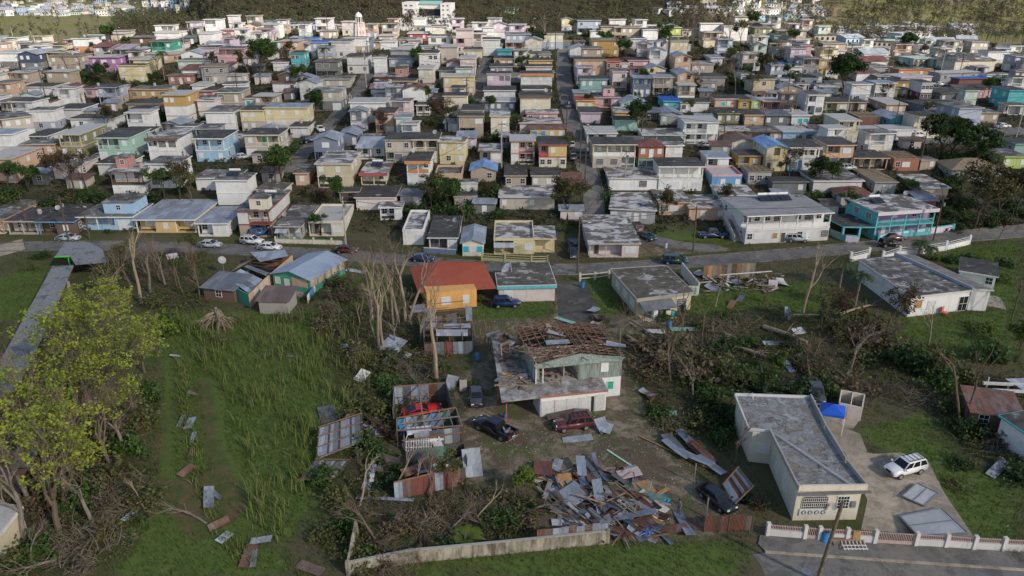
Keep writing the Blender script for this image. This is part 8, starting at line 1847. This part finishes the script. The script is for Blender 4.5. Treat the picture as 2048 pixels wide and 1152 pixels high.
    # town trees
    for a,b,k,s,ds in [(522,168,'green0',1.75,'big loose green tree among the left hill houses'),(500,160,'olive0',1.6,'thin tree left of the big loose green tree'),(1685,192,'dark0',1.45,'dense round dark green tree on the right slope'),(565,374,'green1',1.25,'green tree beside the long white flat roofed house'),(545,372,'autumn0',1.0,'half brown tree left of the green one by the white house'),(890,428,'green0',1.0,'round green tree in the overgrown lot'),(862,420,'autumn1',1.05,'brownish green tree left of the round one in the overgrown lot'),(150,385,'brown0',1.3,'rust brown tree in front of the grey roofs at left'),(172,380,'brown1',1.1,'second rust brown tree in front of the grey roofs'),(1135,440,'autumn0',1.2,'reddish green tree over the patchy roofed house'),(1165,420,'autumn1',.9,'smaller reddish tree by the hill street foot'),(895,265,'brown0',1.25,'bare brown tree on the bank above the arched house'),(915,262,'bare0',1.0,'bare tree beside the bare brown one on the bank'),(1950,455,'autumn1',1.7,'large brownish tree right of the turquoise and purple house'),(1990,440,'autumn0',1.5,'large brown green tree behind the large brownish one'),(2030,430,'brown0',1.3,'brown tree at the right edge by the main road'),(1880,315,'dark1',1.15,'clipped dense hedge tree at right'),(1900,318,'dark0',1.1,'dense green tree beside the clipped hedge tree'),(1955,325,'dark1',.95,'dense green tree by the far right street'),(1980,330,'green1',.8,'green tree at the foot of the far right street'),(1812,108,'dark0',1.0,'round green tree in front of the lime school block'),(1480,96,'olive0',1.7,'tall ragged tree below the right ridge'),(1450,110,'bare0',1.6,'bare tree on the right slope'),(1375,95,'bare1',1.7,'tall bare tree by the bright yellow balcony house'),(1386,98,'lean0',1.3,'tall thin bare trunk by the bright yellow balcony house'),(1330,110,'green0',1.3,'green tree left of the bright yellow balcony house'),(1460,150,'olive0',1.5,'ragged tree on the right slope thicket'),(1500,130,'bare2',1.4,'bare crowned tree on the right slope thicket'),(1530,165,'autumn0',1.2,'tree beside the blue tarp roof'),(1400,190,'bare3',1.2,'bare tree below the peach gable house'),(1470,190,'bare1',1.3,'bare tree over the white cottage'),(1500,195,'olive0',1.2,'loose tree above the olive house'),(1560,120,'bare2',1.2,'bare tree by the teal wall'),(1625,110,'bare0',1.0,'bare tree left of the pink wall'),(1250,125,'green1',1.0,'dark tree under the ridge terrace'),(1290,180,'green0',.8,'green tree beside the slate blue house'),(840,140,'green0',.9,'green tree between hill houses in the middle'),(845,215,'green1',.8,'small green tree by the salmon wall'),(610,188,'dark0',.55,'round small tree by the white gable house'),(140,150,'bare0',1.1,'bare tree before the magenta house'),(165,148,'bare1',1.0,'second bare tree before the magenta house'),(320,155,'bare2',1.1,'bare bush tree right of the pale yellow house'),(240,210,'bare3',1.0,'bare tree in the gully at left'),(1180,215,'green0',.5,'small tree by the pink house roof room'),(640,470,'green1',.6,'green tree beside the cream parapet house'),(670,415,'green0',.9,'green tree behind the pale pink house'),(360,400,'autumn0',1.1,'dark tree on the bank above the yellow tin house'),(385,405,'olive0',1.1,'olive tree on the bank above the yellow tin house'),(330,400,'green1',.9,'green tree on the bank by the light blue house'),(20,390,'green0',.9,'green tree at the left edge bank'),(60,385,'green1',.8,'small green tree on the left bank'),(1590,430,'green1',.6,'tree behind the white shop roof'),(1660,380,'green0',.9,'green tree above the white shop'),(1640,370,'dark1',.7,'dark tree beside the red hipped roof'),(1820,400,'green1',.6,'small palm like tree behind the turquoise house'),(420,150,'brown1',1.0,'brown tree left of the big loose green tree')]: tree(a,b,k,ds,s)
    rr=random.Random(77); n=0; kk=['bare0','bare1','bare2','bare3','olive0','green0','green1','autumn0','dark0','olive0','brown1']; nm={'ba':'bare twiggy','ol':'sparse olive','gr':'leafy green','au':'half green','da':'dark green','br':'brown leaved'}
    while n<85:
        y=rr.uniform(150,335); x=rr.uniform(-.66,.66)*y
        if blocked(x,y,1.0): continue
        k=rr.choice(kk); n+=1; tree(0,0,k,f"{nm[k[:2]]} tree",rr.uniform(.55,1.0),world=Vector((x,y,terr(x,y))),name='dead_tree' if k[:2]=='ba' else 'tree')
    # green banks between the houses, shrub by shrub
    rr=random.Random(11); banks=[((170,330),(150,185),34),((0,170),(150,215),26),((0,330),(385,410),70),((350,420),(385,425),24),((820,1000),(380,440),70),((640,760),(380,430),26),((1280,1480),(440,480),10),((1240,1420),(120,160),24),((1380,1600),(85,175),70),((1080,1180),(40,90),10),((830,960),(195,290),20),((1160,1260),(370,420),14),((1600,1720),(360,400),24),((1850,2040),(290,350),36),((880,1000),(270,330),12),((1230,1420),(170,225),20),((230,420),(200,250),24),((1440,1700),(130,230),40),((1880,2040),(360,470),36)]
    for (x0,x1),(y0,y1),n in banks:
        for i in range(n):
            a,b=rr.uniform(x0,x1),rr.uniform(y0,y1); p=T(a,b)
            if i%2: continue
            if blocked(p.x,p.y,.6): continue
            k=rr.choice(['green','green','dark','dark','olive','brown']); shrub(a,b,k,rr.uniform(1.2,2.3),None,rr.uniform(.7,1.1),world=p)
BG={};RG={}
def blocked(x,y,pad=0):
    if not BG:
        for f in FOOT:
            for i in range(-1,2):
                for j in range(-1,2): BG.setdefault((int(f[0]//24)+i,int(f[1]//24)+j),[]).append(f)
        for r in ROADS:
            for i in range(-1,2):
                for j in range(-1,2): RG.setdefault((int(r[0]//8)+i,int(r[1]//8)+j),[]).append(r)
    for fx,fy,w,d,yaw in BG.get((int(x//24),int(y//24)),()):
        dx,dy=x-fx,y-fy
        c,s=math.cos(-yaw),math.sin(-yaw); lx,ly=dx*c-dy*s,dx*s+dy*c
        if -w/2-pad<lx<w/2+pad and -pad<ly<d+pad: return True
    for rx,ry,hw in RG.get((int(x//8),int(y//8)),()):
        if (x-rx)**2+(y-ry)**2<(hw+pad)**2: return True
    return False
# ---------------------------------------------------------------- far valley, woods, ground cover
def far_houses():
    rr=random.Random(3); proto={}
    def mesh(c,i):
        if (c,i) in proto: return proto[(c,i)]
        r=random.Random(i); w,d,h=r.uniform(8,13),r.uniform(7,10),r.choice([3,3,5.8]); m=MB(); m.box(-w/2,w/2,0,d,-3,h,'wall_'+c)
        if i%3==0: m.poly([(-w/2-.4,-.5,h-.1),(w/2+.4,-.5,h-.1),(w/2+.4,d+.5,h-.1),(-w/2-.4,d+.5,h-.1),(-w/2-.4,d/2,h+1.5),(w/2+.4,d/2,h+1.5)],[(0,1,5,4),(2,3,4,5),(1,2,5),(3,0,4),(3,2,1,0)],'tin_pale')
        else: m.box(-w/2-.4,w/2+.4,-.5,d+.4,h,h+.3,['roof_white','roof_grey','roof_white'][i%3])
        for k in range(4):
            for z in ([.9] if h<4 else [.9,3.8]): x=-w/2+w*(k+.5)/4; m.box(x-.5,x+.5,-.05,0,z,z+1.2,'glass')
        me=m.mesh('house'); proto[(c,i)]=me; return me
    zones=[((0,380),(3,33),120,'left valley floor','houses far off in the left valley'),((0,300),(22,33),60,'pale strip of roofs in the left valley','houses in the pale strip of the left valley'),((1440,1640),(3,44),45,'right hillside beyond the ridge','houses on the hillside beyond the right ridge'),((1640,1960),(52,96),50,'right valley meadow','houses scattered over the right valley'),((1290,1420),(8,30),6,'tree covered ridge at centre right','houses on the tree covered ridge'),((1000,1030),(22,28),1,'green foot of the woods','house at the foot of the woods')]
    far=[]
    for (x0,x1),(y0,y1),n,zn,grp in zones:
        for i in range(n):
            p=T(rr.uniform(x0,x1),rr.uniform(y0,y1)); c=rr.choice(['white','white','offwhite','cream','palepink','beige','palemint','sky'])
            me_=mesh(c,rr.randrange(6)); yw=rr.uniform(-.5,.5)
            if 'foot' not in zn and not ('meadow' in zn and i<12): far.append((p,yw,me_)); continue
            o=thing('house',f"small {cn(c)} far-off house on the {zn}",'house',p,yw,me_,grp,fixed=True); o.scale=(.95,)*3
    m=MB()
    for p,yw,me in far:
        M=Matrix.Translation(p)@Matrix.Rotation(yw,4,'Z'); b=len(m.v); m.v+=[tuple(M@v.co) for v in me.vertices]; k=[m.slot(x.name) for x in me.materials]
        for q in me.polygons: m.f.append([b+i for i in q.vertices]); m.m.append(k[q.material_index])
    struct('far_village',m.mesh('far_village'),'stuff')
def merge(protos,places,seed):
    """numpy copies of quad soups"""
    rs=np.random.RandomState(seed); out=[]
    for i,(x,y,z,s) in enumerate(places):
        V=protos[i%len(protos)]; a=rs.uniform(0,6.28); c,n=math.cos(a),math.sin(a)
        W=V*s; X=W[:,0]*c-W[:,1]*n+x; Yy=W[:,0]*n+W[:,1]*c+y; out.append(np.stack([X,Yy,W[:,2]*rs.uniform(.8,1.2)+z],-1))
    V=np.concatenate(out); return V,np.arange(len(V)).reshape(-1,4)
def quad_tree(seed,h,leaves,ls):
    segs,tips=grow(seed,h,levels=2,spread=.75,trunk=.4,split=(3,4),ratio=.7,r0=h*.018); Q=[]
    for pts,rs,lv in segs:
        pts=pts[::2] if len(pts)>3 else [pts[0],pts[-1]]; rs=[rs[0],rs[-1]]
        for i in range(len(pts)-1):
            a,b=pts[i],pts[i+1]; d=(b-a).normalized(); u=d.orthogonal().normalized(); r0=max(.03,rs[0]*(1-i/len(pts))); r1=r0*.7
            for k in range(3):
                f=lambda ang,p,r:p+(Matrix.Rotation(ang,3,d)@u)*r
                t0,t1=k*2.094,(k+1)*2.094; Q+=[f(t0,a,r0),f(t1,a,r0),f(t1,b,r1),f(t0,b,r1)]
    V=np.array([tuple(q) for q in Q]); 
    if leaves: L=leaf_quads([p for p,l in tips],leaves,h*.10,ls,seed); return V,L
    return V,np.zeros((0,3))
def woods():
    rr=random.Random(9); P=[quad_tree(100+i,9,9,.36) for i in range(5)]; pl=[[],[]]
    def add(x,y,s): pl[0].append((x,y,terr(x,y)-.3,s))
    for i in range(5200):
        y=rr.uniform(400,760); u=rr.uniform(-.50,.30); x=u*y
        if y<470 and rr.random()<.5: continue
        add(x,y,rr.uniform(.7,1.25))
    for i in range(3400):
        y=rr.uniform(660,1250); u=rr.uniform(.22,.8); x=u*y
        add(x,y,rr.uniform(.8,1.5))
    for i in range(1500):
        y=rr.uniform(420,760); u=rr.uniform(.30,1.0); add(u*y,y,rr.uniform(.5,1.0))
    for i in range(420):
        y=rr.uniform(380,1100); u=rr.uniform(-1.0,-.42); add(u*y,y,rr.uniform(.5,1.0))
    for i in range(700):
        y=rr.uniform(1100,1500); u=rr.uniform(-.8,-.4); add(u*y,y,rr.uniform(.8,1.5))
    V,Fc=merge([p[0] for p in P],pl[0],1); o=struct('bare_woods',np_mesh('bare_woods',V,Fc,'bark_wood'),'stuff')
    V,Fc=merge([p[1] for p in P],pl[0],1); o=struct('woods_foliage',np_mesh('woods_foliage',V,Fc,'leaf_woods'),'stuff')
def _lw():
    t=NT('leaf_woods'); n=t.noise(t.pos,.02,6,.7,.5); m=t.noise(t.pos,.4,4,.6); col=t.mix(t.ramp(n,.42,.58),(.060,.050,.026),(.050,.064,.020)); col=t.mix(t.ramp(m,.45,.75,0,.4),col,(.075,.062,.036)); sx=t.n('ShaderNodeSeparateXYZ'); t.l(t.pos,sx.inputs[0]); col=t.mix(t.ramp(t.math('DIVIDE',sx.outputs[0],sx.outputs[1]),.20,.34),col,t.mix(t.ramp(n,.4,.6),(.10,.078,.052),(.075,.08,.032))); return t.fin(col,.8)
DEF['leaf_woods']=_lw
DEF['bark_wood']=lambda:(lambda t:t.fin(t.mix(t.ramp(t.noise(t.pos,.3,4,.6),.35,.65),(.055,.043,.031),(.115,.09,.066)),.95))(NT('bark_wood'))
def fill_town():
    rr=random.Random(57); n=0; k=0; cols=['white','white','offwhite','offwhite','cream','beige','palepink','grey','greyblue','tan','peach','palemint','white','concrete','paleyellow','lilac']
    fs1=['w.dw','(ow)w','w(dw)','(d)w.w','wW.w','(oo)w']; fs2=['w.G/(ww)w','d.w/w.ww','(od)w/w(ow)','.o.w/w.w','W.d/(dw)w']
    ex=[(810,1010,380,450),(200,400,370,430),(640,770,380,435),(1280,1480,435,490),(0,150,330,400),(1180,1260,370,440),(1870,2048,280,350),(1870,2048,350,480),(660,760,420,500)]
    def run(tot,kmax,wr,dr,pad,ptwo,name):
        nonlocal n,k
        n=k=0
        while n<tot and k<kmax:
            k+=1; y=rr.uniform(152,345); x=rr.uniform(-.70,.68)*y; w,d=rr.uniform(*wr),rr.uniform(*dr); z=terr(x,y); px,py,_=project((x,y,z+2))
            if any(a<px<b and c<py<e for a,b,c,e in ex): continue
            if any(blocked(x+a*w/2,y+b*d,pad) for a in (-1,-.5,0,.5,1) for b in (0,.35,.7,1)): continue
            two=rr.random()<ptwo and y>165; wl=rr.choice(cols); rf=rr.choice(['fd','fg','fp','fw','fd','fp','gt','ft','fm','fg'])
            args=(Vector((x,y,z)),w,rr.uniform(-.12,.12),2.7,(rr.choice(cols)+'/'+wl) if two else wl,rf,rr.choice(fs2 if two else fs1),d,{})
            if name=='house': make_house(*args)
            else: make_house(*args,'apartment_house','filler house',f"narrow {'two storey' if two else 'one storey'} {cn(wl)} dwelling with {ROOFD[rf[1:]]}",f"narrow {cn(wl)} dwelling")  # filler house added to close a gap, sited at random
            FOOT.append((x,y,w,d,0)); BG.clear(); RG.clear(); n+=1
    run(46,60000,(5.2,8),(5,7.5),.5,.4,'house'); run(70,60000,(5,6.8),(4.5,6.5),.3,.75,'apartment_house'); run(100,60000,(3.6,5.2),(3.6,5.5),.2,.6,'apartment_house')
    print('FILL',n,k)
def sheds_town():
    rr=random.Random(31); n=0; k=0
    while n<95 and k<14000:
        k+=1; y=rr.uniform(150,310); x=rr.uniform(-.62,.60)*y; w,d=rr.uniform(2.6,5),rr.uniform(2.4,4)
        if blocked(x,y,1.7) or blocked(x,y+d,1.2) or not any(blocked(x+a,y+b,3.2) for a,b in ((3,0),(-3,0),(0,4))): continue
        wl=rr.choice(['concrete','beige','offwhite','grey','dgrey','palepink','tan']); rf=rr.choice(['t','r','k','e','t','g','d']); n+=1
        make_house(Vector((x,y,terr(x,y))),w,rr.uniform(-.15,.15),rr.uniform(2.1,2.5),wl,('s' if rf in 'trke' else 'f')+rf,rr.choice(['d','.d','o','.w','(o)']),d,{'nm':1,'ov':.2},'shed','shed',f"small {cn(wl)} shed with {ROOFD[rf]}",f"small {cn(wl)} shed"); FOOT.append((x,y,w,d,0)); BG.clear(); RG.clear()
def undergrowth():
    rr=random.Random(17); C=[]; D=[]
    for i in range(30000):
        y=rr.uniform(146,345); x=rr.uniform(-.98,.98)*y
        if blocked(x,y,.25): continue
        (C if (math.sin(x*.07+1)+math.sin(y*.09)+rr.uniform(-1,1))>-.2 else D).append((x,y,terr(x,y),rr.uniform(.5,1.25)))
    for nm,pts,mt,sd,ls in (('undergrowth',C,'leaf_under',4,.24),('dry_undergrowth',D,'leaf_tan',5,.2)):
        pr=[leaf_quads([(random.Random(k*9+j).uniform(-.5,.5),random.Random(k*7+j+3).uniform(-.5,.5),random.Random(k*5+j).uniform(.1,.8)) for j in range(5)],4,.4,ls,sd+k) for k in range(4)]
        V,Fc=merge(pr,pts,sd); struct(nm,np_mesh(nm,V,Fc,mt),'stuff')
def _lu():
    t=NT('leaf_under'); n=t.noise(t.pos,.09,5,.6); m=t.noise(t.pos,1.2,4,.6); col=t.mix(t.ramp(n,.4,.6),(.024,.042,.010),(.05,.054,.018)); col=t.mix(t.ramp(m,.45,.7,0,.6),col,(.018,.028,.009)); return t.fin(col,.8)
DEF['leaf_under']=_lu
def blades(n,polys,hmin,hmax,w,lean,seed,avoid=(),clump=1,spread=.1,bounds=(-95,105,50,142)):
    rs=np.random.RandomState(seed); x=rs.uniform(bounds[0],bounds[1],n); y=rs.uniform(bounds[2],bounds[3],n); k=np.zeros(n,bool)
    if polys is None: k[:]=True
    else:
        for p in polys: k|=in_poly(x,y,p)
    for p in avoid: k&=~in_poly(x,y,p)
    if hmin>.8: nz=np.sin(x*.55+1.3*np.sin(y*.31))*np.cos(y*.47+np.sin(x*.27)); k&=rs.uniform(0,1,n)<.55+.6*nz
    x,y=x[k],y[k]; m=np.array([not blocked(a,b,-.1) for a,b in zip(x,y)]); x,y=x[m],y[m]
    x=np.repeat(x,clump)+rs.normal(0,spread,len(x)*clump); y=np.repeat(y,clump)+rs.normal(0,spread,len(y)*clump); n=len(x)
    h=rs.uniform(hmin,hmax,n); h=h*(1 if hmin<=.8 else .72+.38*np.sin(x*.55+1.3*np.sin(y*.31))*np.cos(y*.47+np.sin(x*.27))); a=rs.uniform(0,6.28,n); lx,ly=rs.normal(0,lean,n)*h,rs.normal(0,lean,n)*h; c,s=np.cos(a)*w/2,np.sin(a)*w/2; z=np.zeros(n)
    b0=np.stack([x-c,y-s,z-.02],-1); b1=np.stack([x+c,y+s,z-.02],-1); m0=np.stack([x+lx*.35-c*.8,y+ly*.35-s*.8,h*.6],-1); m1=np.stack([x+lx*.35+c*.8,y+ly*.35+s*.8,h*.6],-1)
    t=np.stack([x+lx,y+ly,h],-1); t2=t+np.stack([c*.2,s*.2,z],-1)
    V=np.stack([b0,b1,m1,m0,t2,t],1).reshape(-1,3); i=np.arange(n)[:,None]*6; F=np.concatenate([i+np.array([[0,1,2,3]]),i+np.array([[3,2,4,5]])]); return V,F
HARD=[]
def grass():
    zp=zone_poly
    hard=[zp([(1505,1109),(1535,1060),(2048,1100),(2400,1131),(2400,1500),(1500,1500)]),zp([(1616,852),(1640,815),(1720,840),(1735,905),(1858,925),(1955,1078),(1722,1060),(1690,905)]),zp([(1469,845),(1600,850),(1735,1040),(1590,1050),(1500,930)]),zp([(1113,566),(1172,562),(1202,640),(1188,655),(1118,655)]),
          zp([(979,830),(990,720),(1240,730),(1225,815),(1080,845)]),zp([(785,880),(790,800),(905,795),(930,950),(905,1000),(790,1010)]),zp([(853,600),(953,590),(1115,600),(1100,545),(840,545)]),zp([(1219,570),(1270,635),(1385,620),(1330,555)]),zp([(1693,575),(1814,636),(1990,605),(1830,530),(1720,540)]),zp([(415,610),(500,620),(620,580),(665,530),(540,520)]),zp([(1075,1085),(1100,940),(1300,925),(1420,1060)])]
    tall=[zp([(350,640),(690,632),(745,720),(735,800),(660,850),(640,930),(600,1010),(560,1090),(500,1060),(490,900),(440,770),(360,690)])]
    rr=random.Random(41); C=[]; D=[]
    for i in range(9000):
        x,y=rr.uniform(-72,92),rr.uniform(54,138)
        if not any(in_poly(np.array([x]),np.array([y]),p)[0] for p in BROWN) or any(in_poly(np.array([x]),np.array([y]),p)[0] for p in hard) or blocked(x,y,.2): continue
        (C if math.sin(x*.35+2)+math.sin(y*.3)+rr.uniform(-1.2,1.2)>-.1 else D).append((x,y,0,rr.uniform(.4,1.2)))
    for nm,pts,mt,sd,ls in (('scrub',C,'leaf_olive',61,.14),('dry_scrub',D,'leaf_tan',63,.10)):
        pr=[leaf_quads([(random.Random(k*9+j).uniform(-.6,.6),random.Random(k*7+j+3).uniform(-.6,.6),random.Random(k*5+j).uniform(.1,.9)) for j in range(7)],5,.38,ls,sd+k) for k in range(4)]
        V,F=merge(pr,pts,sd); struct(nm,np_mesh(nm,V,F,mt),'stuff')
    V,F=blades(44000,tall,.9,2.9,.085,.25,1,hard,3,.16); struct('tall_grass',np_mesh('tall_grass',V,F,'grass_tall'),'stuff')
    lush=[p for p in LUSH]; no=hard+DIRT+REDD+BROWN
    V,F=blades(175000,lush,.14,.42,.06,.35,2,hard+DIRT+REDD,2,.1); struct('lawn_grass',np_mesh('lawn_grass',V,F,'grass_lawn'),'stuff')
    V,F=blades(84000,None,.12,.45,.06,.4,3,hard+DIRT+LUSH,2,.12); struct('rough_grass',np_mesh('rough_grass',V,F,'grass_rough'),'stuff')
    dt=[zp([(352,720),(385,720),(380,800),(400,900),(420,980),(450,1060),(520,1120),(490,1140),(430,1080),(395,1000),(372,900),(355,800)])]
    V,F=blades(9000,dt,.35,.9,.08,.35,11,(),3,.14,bounds=(-50,-10,50,95)); struct('ditch_grass',np_mesh('ditch_grass',V,F,'grass_tall'),'stuff')
    V,F=blades(9000,DIRT,.08,.25,.06,.4,6,hard,2,.12); struct('weeds',np_mesh('weeds',V,F,'grass_rough'),'stuff')
    # small rubble and scraps over the yards
    rs=np.random.RandomState(12); pts=[]
    while len(pts)<2600:
        x,y=rs.uniform(-30,50),rs.uniform(54,135); A=(np.array([x]),np.array([y]))
        if any(in_poly(*A,p)[0] for p in DIRT) or rs.uniform()<.10: 
            if not any(in_poly(*A,p)[0] for p in hard[:5]): pts.append((x,y,.05))
    for nm,a,b,mt,sz in (('rubble',0,1500,'rubble_pale',.075),('scraps',1500,2600,'wood_grey',.11)):
        V=leaf_quads([Vector(p) for p in pts[a:b]],2,.12,sz,b,.3); V[:,2]=np.maximum(V[:,2],.012); struct(nm,np_mesh(nm,V,np.arange(len(V)).reshape(-1,4),mt),'stuff')
    # litter of twigs over the brown brush ground: lying sticks
    rs=np.random.RandomState(8); n=6000; x=rs.uniform(-75,95,n); y=rs.uniform(50,140,n); k=np.zeros(n,bool)
    for p in BROWN: k|=in_poly(x,y,p)
    x,y=x[k],y[k]; n=len(x); a=rs.uniform(0,6.28,n); L=rs.uniform(.4,1.6,n); z=rs.uniform(.03,.4,n); dx,dy=np.cos(a)*L/2,np.sin(a)*L/2; dz=rs.uniform(-.2,.25,n)*L; px,py=-np.sin(a)*.02,np.cos(a)*.02; q=np.zeros(n)+.02
    A=[np.stack([x-dx+sx*px,y-dy+sx*py,z-dz+sz*q],-1) for sx,sz in ((-1,0),(1,0),(0,1.6))]; B=[np.stack([x+dx+sx*px,y+dy+sx*py,z+dz+sz*q],-1) for sx,sz in ((-1,0),(1,0),(0,1.6))]
    V=np.stack(A+B,1).reshape(-1,3); i=np.arange(n)[:,None]*6; F=np.concatenate([i+np.array([[a_,b_,b_+3,a_+3]]) for a_,b_ in ((0,1),(1,2),(2,0))]); struct('twig_litter',np_mesh('twig_litter',V,F,'bark_twig'),'stuff')
simple('rubble_pale',(.42,.38,.33),.9,0,.6,9)
def _gm(name,a,b,c,s1,s2):
    def f():
        t=NT(name); n=t.noise(t.pos,s1,5,.65,.4); m=t.noise(t.pos,s2,4,.7); col=t.mix(t.ramp(n,.38,.62),a,b); col=t.mix(t.ramp(m,.45,.68,0,.75),col,c); mm=t.fin(col,.75,0,.2)
        tr=t.n('ShaderNodeBsdfTranslucent'); t.l(col,tr.inputs[0]); mx=t.n('ShaderNodeMixShader'); mx.inputs[0].default_value=.3; t.l(t.b.outputs[0],mx.inputs[1]); t.l(tr.outputs[0],mx.inputs[2]); t.l(mx.outputs[0],t.out.inputs[0]); return mm
    DEF[name]=f
_gm('grass_tall',(.145,.185,.045),(.215,.225,.085),(.075,.105,.025),.12,.7)
_gm('grass_lawn',(.078,.13,.022),(.118,.15,.034),(.048,.07,.017),.22,1.4)
_gm('grass_rough',(.066,.086,.024),(.11,.10,.05),(.042,.052,.017),.18,1.1)
# ---------------------------------------------------------------- light, camera, labels
def light():
    w=bpy.data.worlds.new('World'); S.world=w; w.use_nodes=True; nt=w.node_tree; bg=nt.nodes['Background']; sky=nt.nodes.new('ShaderNodeTexSky'); sky.sky_type='NISHITA'; sky.sun_disc=False
    el,az=rad(31),rad(132)   # azimuth clockwise from +Y: behind the camera, to the right
    sky.sun_elevation=el; sky.sun_rotation=az; sky.dust_density=1.0; sky.air_density=1.0; nt.links.new(sky.outputs[0],bg.inputs[0]); bg.inputs[1].default_value=.085
    l=bpy.data.lights.new('sun','SUN'); l.energy=3.1; l.angle=rad(2.5); l.color=(1,.92,.81); o=bpy.data.objects.new('sun',l); COL.objects.link(o)
    d=Vector((math.sin(az)*math.cos(el),math.cos(az)*math.cos(el),math.sin(el))); o.rotation_euler=d.to_track_quat('Z','Y').to_euler(); o.location=d*300
    # an unseen cloud added between the sun and the near town: its shade covers the foreground, the ridge stays sunlit
    hc=420.0; k=hc/math.sin(el); c=Vector((0,120,0))+d*k
    n=28; m=MB(); rx,ry=430,235; v=[];f=[]
    for s in (0,1):
        for j in range(9):
            t=j/8; 
            for i in range(n): a=2*math.pi*i/n; q=1+.10*math.sin(3*a+1)+.07*math.sin(7*a); v.append((rx*t*q*math.cos(a),ry*t*q*math.sin(a),(1 if s else -1)*(26 if s else 9)*math.sqrt(max(0,1-t*t))))
    for s in (0,1):
        for j in range(8):
            for i in range(n): b=s*9*n+j*n; q=(b+i,b+(i+1)%n,b+n+(i+1)%n,b+n+i); f.append(q if s else q[::-1])
    m.poly(v,f,'cloud'); o=struct('cloud',m.mesh('cloud',smooth=True)); o.location=c; o.location.z=c.z
def _cloud():
    t=NT('cloud'); n=t.noise(t.obj,.012,5,.6,.5); L=t.n('ShaderNodeVectorMath',operation='LENGTH'); t.l(t.map(t.obj,(1/430,1/235,0)),L.inputs[0])
    rim=t.ramp(t.math('ADD',L.outputs['Value'],t.math('MULTIPLY',t.math('SUBTRACT',n,.5),.55)),.72,1.0,1,0)
    df=t.n('ShaderNodeBsdfDiffuse'); df.inputs[0].default_value=(.85,.85,.86,1); tr=t.n('ShaderNodeBsdfTransparent'); mx=t.n('ShaderNodeMixShader')
    t.l(t.math('MULTIPLY',rim,CLOUD_OPACITY),mx.inputs[0]); t.l(tr.outputs[0],mx.inputs[1]); t.l(df.outputs[0],mx.inputs[2]); t.l(mx.outputs[0],t.out.inputs[0]); return t.m
CLOUD_OPACITY=.36
DEF['cloud']=_cloud
def camera():
    c=bpy.data.cameras.new('camera'); o=bpy.data.objects.new('camera',c); COL.objects.link(o); c.sensor_width=36; c.lens=F/2048*36; c.clip_start=.5; c.clip_end=9000
    o.location=(0,0,HC); o.rotation_euler=(rad(90)-TH,0,0); S.camera=o
    S.render.resolution_x,S.render.resolution_y=1024,576
    S.view_settings.view_transform='Standard'; S.view_settings.look='None'; S.view_settings.exposure=EXPO; S.view_settings.gamma=1
EXPO=0.95
def labels():
    pr={}
    for t in THINGS:
        o=t[0]; p=t[4] if t[4] is not None else Vector(o.location)+Vector((0,0,1)); pr[o.name]=project(p)
    cnt={}
    for t in THINGS: cnt[t[1]]=cnt.get(t[1],0)+1
    sc_={}
    for t in THINGS: sc_[t[2]]=sc_.get(t[2],0)+1
    used=set(); anchors=[]
    for t in THINGS:
        if 'group' in t[0]: continue
        if cnt[t[1]]==1: used.add(t[1])
        if sc_[t[2]]==1 and len(t[2].split())<=7 and t[0]['category']!='plank': anchors.append((pr[t[0].name],t[2],t[0].name))
        elif cnt[t[1]]==1 and len(t[1].split())<=7: anchors.append((pr[t[0].name],t[1],t[0].name))
    for t in THINGS:
        o,desc=t[0],t[1]
        if 'group' in o or cnt[desc]==1: o['label']=desc; continue
        x,y,_=pr[o.name]; ok=None; nd=len(desc.split())
        for (ax,ay,_d),s,nm in sorted(anchors,key=lambda a:(a[0][0]-x)**2+2.5*(a[0][1]-y)**2)[:90]:
            if nm==o.name: continue
            dx,dy=ax-x,ay-y; 
            if abs(dx)>abs(dy)*1.2: rel='left of' if dx>0 else 'right of'; far=abs(dx)>70
            else: rel='behind' if dy>0 else 'in front of'; far=abs(dy)>28
            for pre in (('well ' if far else 'just '),''):
                l=f"{desc}, {pre}{rel} the {s}"
                if len(l.split())<=16 and l not in used: ok=l; break
            if ok: break
        if not ok: ok=desc+', '+str(len(used))
        o['label']=ok; used.add(ok)
        k=GRP.get(o['category'])
        if k: o['group']=k
    for t in THINGS:
        k=GRP.get(t[0]['category'])
        if k and 'group' not in t[0]: t[0]['group']=k
GRP={'house':'houses of the hillside town','utility pole':'utility poles along the streets','brush pile':'heaps of dead branches','shrub':'shrubs among the houses and yards','palm tree':'palms','filler house':'narrow dwellings squeezed between the houses','shed':'sheds','power line':'power lines','car':'parked cars','roofing sheet':'loose roofing sheets','barrel':'barrels and bins','plank':'loose planks'}
import time as _t
_t0=_t.time()
def step(n,f):
    f(); print('STEP',n,round(_t.time()-_t0,1))
for n,f in (('camera',camera),('light',light),('roads',build_roads),('houses',build_houses),('landmarks',landmarks),('near1',near_house_right),('fence',front_fence),('wreck',wreck),('mid',mid_houses),('cars',build_cars),('sheds',sheds),('debris',debris),('right',right_side),('left',left_side),('poles',poles),('person',person),('ground',build_ground),('fill',fill_town),('sheds2',sheds_town),('veg',build_veg),('far',far_houses),('woods',woods),('under',undergrowth),('grass',grass),('labels',labels)): step(n,f)
for a in list(bpy.data.objects):
    if a.type=='EMPTY' and a.parent is None and not a.children: print('EMPTY THING',a.name)
